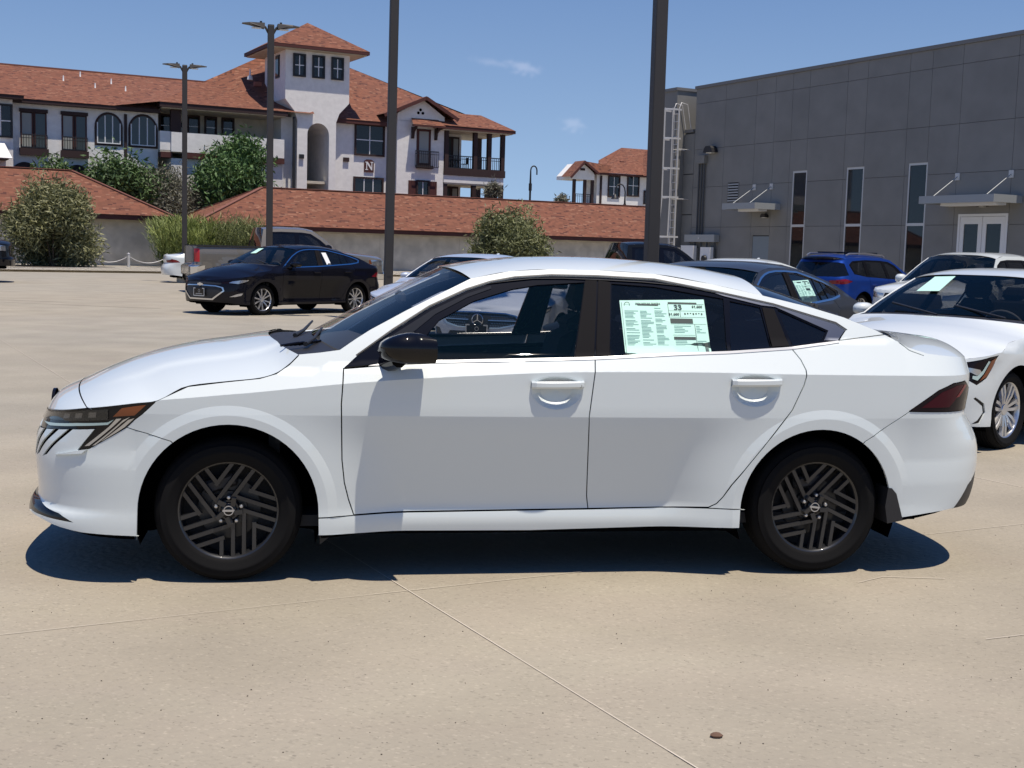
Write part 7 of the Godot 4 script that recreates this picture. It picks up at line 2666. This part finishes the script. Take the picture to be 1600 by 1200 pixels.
func pickup_lines() -> Dictionary:
	var L := {}
	L.E_hood = vs([-1.38, 1.02, -1.05, 1.03, -0.72, 1.05, -0.45, 1.08, -0.1, 1.12, 0.25, 1.155, 0.55, 1.19])
	L.C_hood = vs([-0.87, 1.03, -0.86, 1.075, -0.80, 1.115, -0.62, 1.155, -0.2, 1.195, 0.15, 1.225, 0.42, 1.25])
	L.E_wind = vs([0.55, 1.19, 0.80, 1.40, 1.05, 1.60, 1.30, 1.765])
	L.C_wind = vs([0.42, 1.25, 0.68, 1.46, 0.95, 1.675, 1.20, 1.825])
	L.E_roof = vs([1.30, 1.765, 1.6, 1.82, 2.2, 1.83, 2.70, 1.80])
	L.C_roof = vs([1.20, 1.825, 1.6, 1.89, 2.2, 1.90, 2.76, 1.86])
	L.E_rear = vs([2.70, 1.80, 2.76, 1.55, 2.80, 1.31])
	L.C_rear = vs([2.76, 1.86, 2.81, 1.58, 2.83, 1.31])
	L.E_deck = vs([2.80, 1.30, 3.4, 1.295, 4.0, 1.295, 4.45, 1.295, 4.75, 1.295, 5.10, 1.295])
	L.C_deck = vs([2.83, 1.30, 3.4, 1.30, 4.0, 1.30, 4.5, 1.30, 4.64, 1.30, 4.66, 1.295])
	L.bottom = vs([5.10, 0.50, 4.6, 0.50, 4.2, 0.50, 3.6, 0.48, 2.8, 0.45, 0.5, 0.45, -0.4, 0.46, -1.38, 0.46])
	L.green = pv([0.74, 1.235, 1.10, 1.55, 1.36, 1.715, 1.6, 1.745, 2.2, 1.75, 2.60, 1.73, 2.64, 1.27])
	L.glass = [pv([0.98, 1.27, 1.18, 1.52, 1.40, 1.66, 1.70, 1.70, 1.72, 1.275]), pv([1.84, 1.275, 1.82, 1.705, 2.2, 1.71, 2.52, 1.695, 2.56, 1.285])]
	L.doors = [pv([0.66, 0.55, 0.64, 1.18, 1.76, 1.23, 1.76, 0.55]), pv([1.76, 0.55, 1.76, 1.23, 2.66, 1.245, 2.68, 0.55])]
	L.lamps = [["headlight", pv([-0.80, 0.86, -0.42, 0.88, -0.36, 1.02, -0.55, 1.03, -0.80, 1.0]), M.reflector], ["turn_signal", pv([-0.41, 0.88, -0.33, 0.88, -0.30, 1.03, -0.355, 1.025]), M.amber], ["grille", pv([-1.39, 0.72, -0.86, 0.72, -0.83, 0.98, -1.39, 1.0]), M.chrome], ["front_bumper", pv([-1.39, 0.47, -0.30, 0.48, -0.30, 0.66, -1.39, 0.68]), M.chrome],
		["tail_light", pv([4.52, 0.86, 4.67, 0.86, 4.67, 1.22, 4.52, 1.22]), M.red_bright], ["rear_bumper", pv([4.34, 0.52, 5.10, 0.52, 5.10, 0.76, 4.34, 0.76]), M.chrome]]
	L.mirror = Vector3(0.92, 1.34, 1.12)
	return L


func pickup_body() -> Body:
	var c := Body.new()
	c.host = self
	c.xF = -0.38
	c.xR = 4.2
	c.LR = 0.9
	c.nF = 3.0
	c.nR = 6.0
	c.px = PackedFloat32Array([-0.45, 0.3, 1.0, 3.0, 4.3])
	c.pz = PackedFloat32Array([0.955, 0.975, 0.98, 0.98, 0.97])
	c.ny = PackedFloat32Array([0.45, 0.66, 0.70, 1.0, 1.1])
	c.nx = PackedFloat32Array([-0.94, -0.95, -0.90, -0.88, -0.80])
	c.ty = PackedFloat32Array([0.45, 0.74, 0.80, 1.3])
	c.tx = PackedFloat32Array([4.76, 4.76, 4.65, 4.66])
	c.low_line = 0.0
	c.iy = PackedFloat32Array([0.4, 0.6, 0.85, 1.0])
	c.ii = PackedFloat32Array([0.07, 0.04, 0.008, 0.0])
	c.kx = PackedFloat32Array([-0.4, 0.5, 4.0])
	c.ky = PackedFloat32Array([1.0, 1.08, 1.12])
	c.b0 = 1.225
	c.b1 = 0.015
	c.ax = [0.0, 3.62]
	c.wr = 0.39
	c.ar = 0.46
	c.shoulder = 0.22
	c.tum = 0.34
	c.tum2 = 0.05
	return c


func parked_suv(o: Node3D, m: Material, rails: bool, wheels: String) -> void:
	var c := suv_body()
	var L := suv_lines()
	tall_body(o, m, L, c, "suv", [arch_hole(0.0, 0.355, 0.42), arch_hole(2.76, 0.355, 0.42)], M.glass_dark)
	cabin(o, c, 0.72, 1.45, 2.30, 0.42, 0.75, 1.10)
	if rails:
		for s in [1.0, -1.0]:
			var st := mb()
			tube(st, [Vector3(1.42, 1.655, s * 0.60), Vector3(1.52, 1.70, s * 0.60), Vector3(2.3, 1.735, s * 0.60), Vector3(3.0, 1.715, s * 0.59), Vector3(3.15, 1.66, s * 0.58)], [0.022], 6)
			obj("roof_rail", st, M.steel, o)
		for x in [1.75, 2.65]:
			obj("cross_bar", bar(Vector3(x, 1.745, -0.60), Vector3(x, 1.745, 0.60), 0.02, 6), M.gloss, o)
	set_wheels(o, c, wheel(0.355, 0.245, 0.23, wheels, 0.2, false), 0.86, 0.0)


func parked_pickup(o: Node3D, m: Material, brights := true) -> void:
	var c := pickup_body()
	var L := pickup_lines()
	if not brights:
		for d in L.lamps:
			if d[2] == M.chrome:
				d[2] = M.gloss
	tall_body(o, m, L, c, "pickup", [arch_hole(0.0, 0.39, 0.45), arch_hole(3.62, 0.39, 0.45)], M.glass_dark)
	cabin(o, c, 0.85, 1.5, 2.2, 0.55, 0.85, 1.22)
	for s in [1.0, -1.0]:
		obj("bed_rail", bx(Vector3(2.84, 1.285, minf(s * 0.90, s * 0.97)), Vector3(4.62, 1.325, maxf(s * 0.90, s * 0.97))), M.trim, o)
	set_wheels(o, c, wheel(0.39, 0.24, 0.25, "seven", 0.2, false), 0.90, 0.0)


func build_parked() -> void:
	var g44 := deg_to_rad(44.0)
	# white sedan at right, nose to the left
	var o := parked("sedan", "white sedan parked at the right edge with silver seven spoke wheels", "car", 4.03 - 0.835 * sin(g44), 10.23 + 0.835 * cos(g44), g44, 1.0, "sedans parked at an angle in a row")
	var c := parked_sedan(o, M.white2, "corolla", "seven")
	loft_sheet(o, c, 0.64, 1.14, -0.58, -0.26)
	var g53 := deg_to_rad(53.0)
	o = parked("sedan", "dark grey sedan with a green price sheet, just behind the white sedan's roof", "car", 1.97 - 0.835 * sin(g53), 11.94 + 0.835 * cos(g53), g53, 1.0, "sedans parked at an angle in a row")
	c = parked_sedan(o, M.gunmetal, "twin", "split", true)
	window_sheet(o, c, 1.756, 2.162, 1.036, 1.272, 1.0)
	o = parked("sedan", "white sedan of which only a roof with a small fin shows", "car", 3.2, 22.5, g53, 1.035, "sedans parked at an angle in a row")
	parked_sedan(o, M.white2, "plain", "seven")
	fin(o)
	var g68 := deg_to_rad(68.0)
	o = parked("sedan", "silver car with a round star badge, seen through the white sedan's windows", "car", -0.50 + 0.95 * cos(g68), 17.3 + 0.95 * sin(g68), g68, 0.98, "sedans parked at an angle in a row")
	parked_sedan(o, M.silver, "star", "multi")
	var g62 := deg_to_rad(62.0)
	o = parked("sedan", "pale silver sedan whose hood and windscreen show above the white hood", "car", -1.05 - 0.75 * cos(g62), 22.0 - 0.75 * sin(g62), g62, 1.0, "sedans parked at an angle in a row")
	parked_sedan(o, M.silver, "plain", "multi")
	fin(o)
	o = parked("sedan", "black sedan with dealer plate and machined wheels at left middle", "car", -5.46 - 0.85 * sin(g53), 27.56 + 0.85 * cos(g53), g53, 1.06, "sedans parked at an angle in a row")
	c = parked_sedan(o, M.navy, "malibu", "split", true)
	o.get_node("dealer_plate").set_meta("label", "dark dealer plate in a pale frame")
	var pp := panel(o, c, "window_sheet", pv([1.80, 1.05, 1.93, 1.05, 1.90, 1.31, 1.77, 1.31]), M.paper_white, [], -0.008, 0.0, 0.0, 1.5, [1.0])
	pp.set_meta("label", "white paper sheet in the rear door window")
	loft_sheet(o, c, 0.70, 1.10, -0.55, -0.28)
	# pickup in profile, nose to the right
	var a27 := PI + deg_to_rad(23.0)
	o = parked("pickup_truck", "pewter pickup truck with cream tops behind the black sedan", "pickup truck", -5.5, 42.35, a27, 1.13, "pickup trucks on the lot")
	parked_pickup(o, M.pewter)
	o = parked("sedan", "white car whose tail peeks out left of the pickup tailgate", "car", -10.4, 51.4, a27, 1.0)
	parked_sedan(o, M.white2, "plain", "seven")
	o = parked("pickup_truck", "black pickup truck nose cut off by the left picture edge", "pickup truck", -18.85, 44.8, PI + deg_to_rad(20.0), 1.28, "pickup trucks on the lot")
	parked_pickup(o, M.black_paint, false)
	o = parked("pickup_truck", "black crew cab pickup truck behind the right lamp post", "pickup truck", 5.4, 35.4, PI + deg_to_rad(15.0), 1.0, "pickup trucks on the lot")
	parked_pickup(o, M.black_paint, false)
	o = parked("suv", "bright blue sport utility with roof rails seen from behind", "suv", 10.3, 34.9, PI + deg_to_rad(42.0), 1.0, "sport utilities by the grey building")
	parked_suv(o, M.blue, true, "split")
	o = parked("suv", "white sport utility facing left behind the white sedan at right", "suv", 8.0, 24.4, deg_to_rad(48.0), 1.04, "sport utilities by the grey building")
	parked_suv(o, M.white2, false, "split")


func fin(o: Node) -> void:
	var st := mb()
	prism(st, pv([2.16, 1.41, 2.32, 1.39, 2.33, 1.475]), -0.02, 0.02)
	obj("roof_fin", st, M.white2, o)


# paper taped behind the top of the windscreen on the passenger side
func loft_sheet(o: Node, c: Body, t0: float, t1: float, u0: float, u1: float) -> void:
	var st := mb()
	var P := func(t: float, u: float) -> Vector3:
		var e := c.pt(lerpf(0.477, 1.069, t * 0.8), lerpf(1.027, 1.349, t * 0.8))
		var x := lerpf(0.36, 1.0, t * 0.8)
		var y := lerpf(1.055, 1.393, t * 0.8)
		return Vector3(x + (e.x - x) * u * u, e.y + (y - e.y) * (1.0 - pow(absf(u), 2.3)), e.z * u) + Vector3(-0.012, 0.016, 0)
	quad(st, P.call(t0, u0), P.call(t1, u0), P.call(t1, u1), P.call(t0, u1))
	obj("window_sheet", st, M.paper, o)
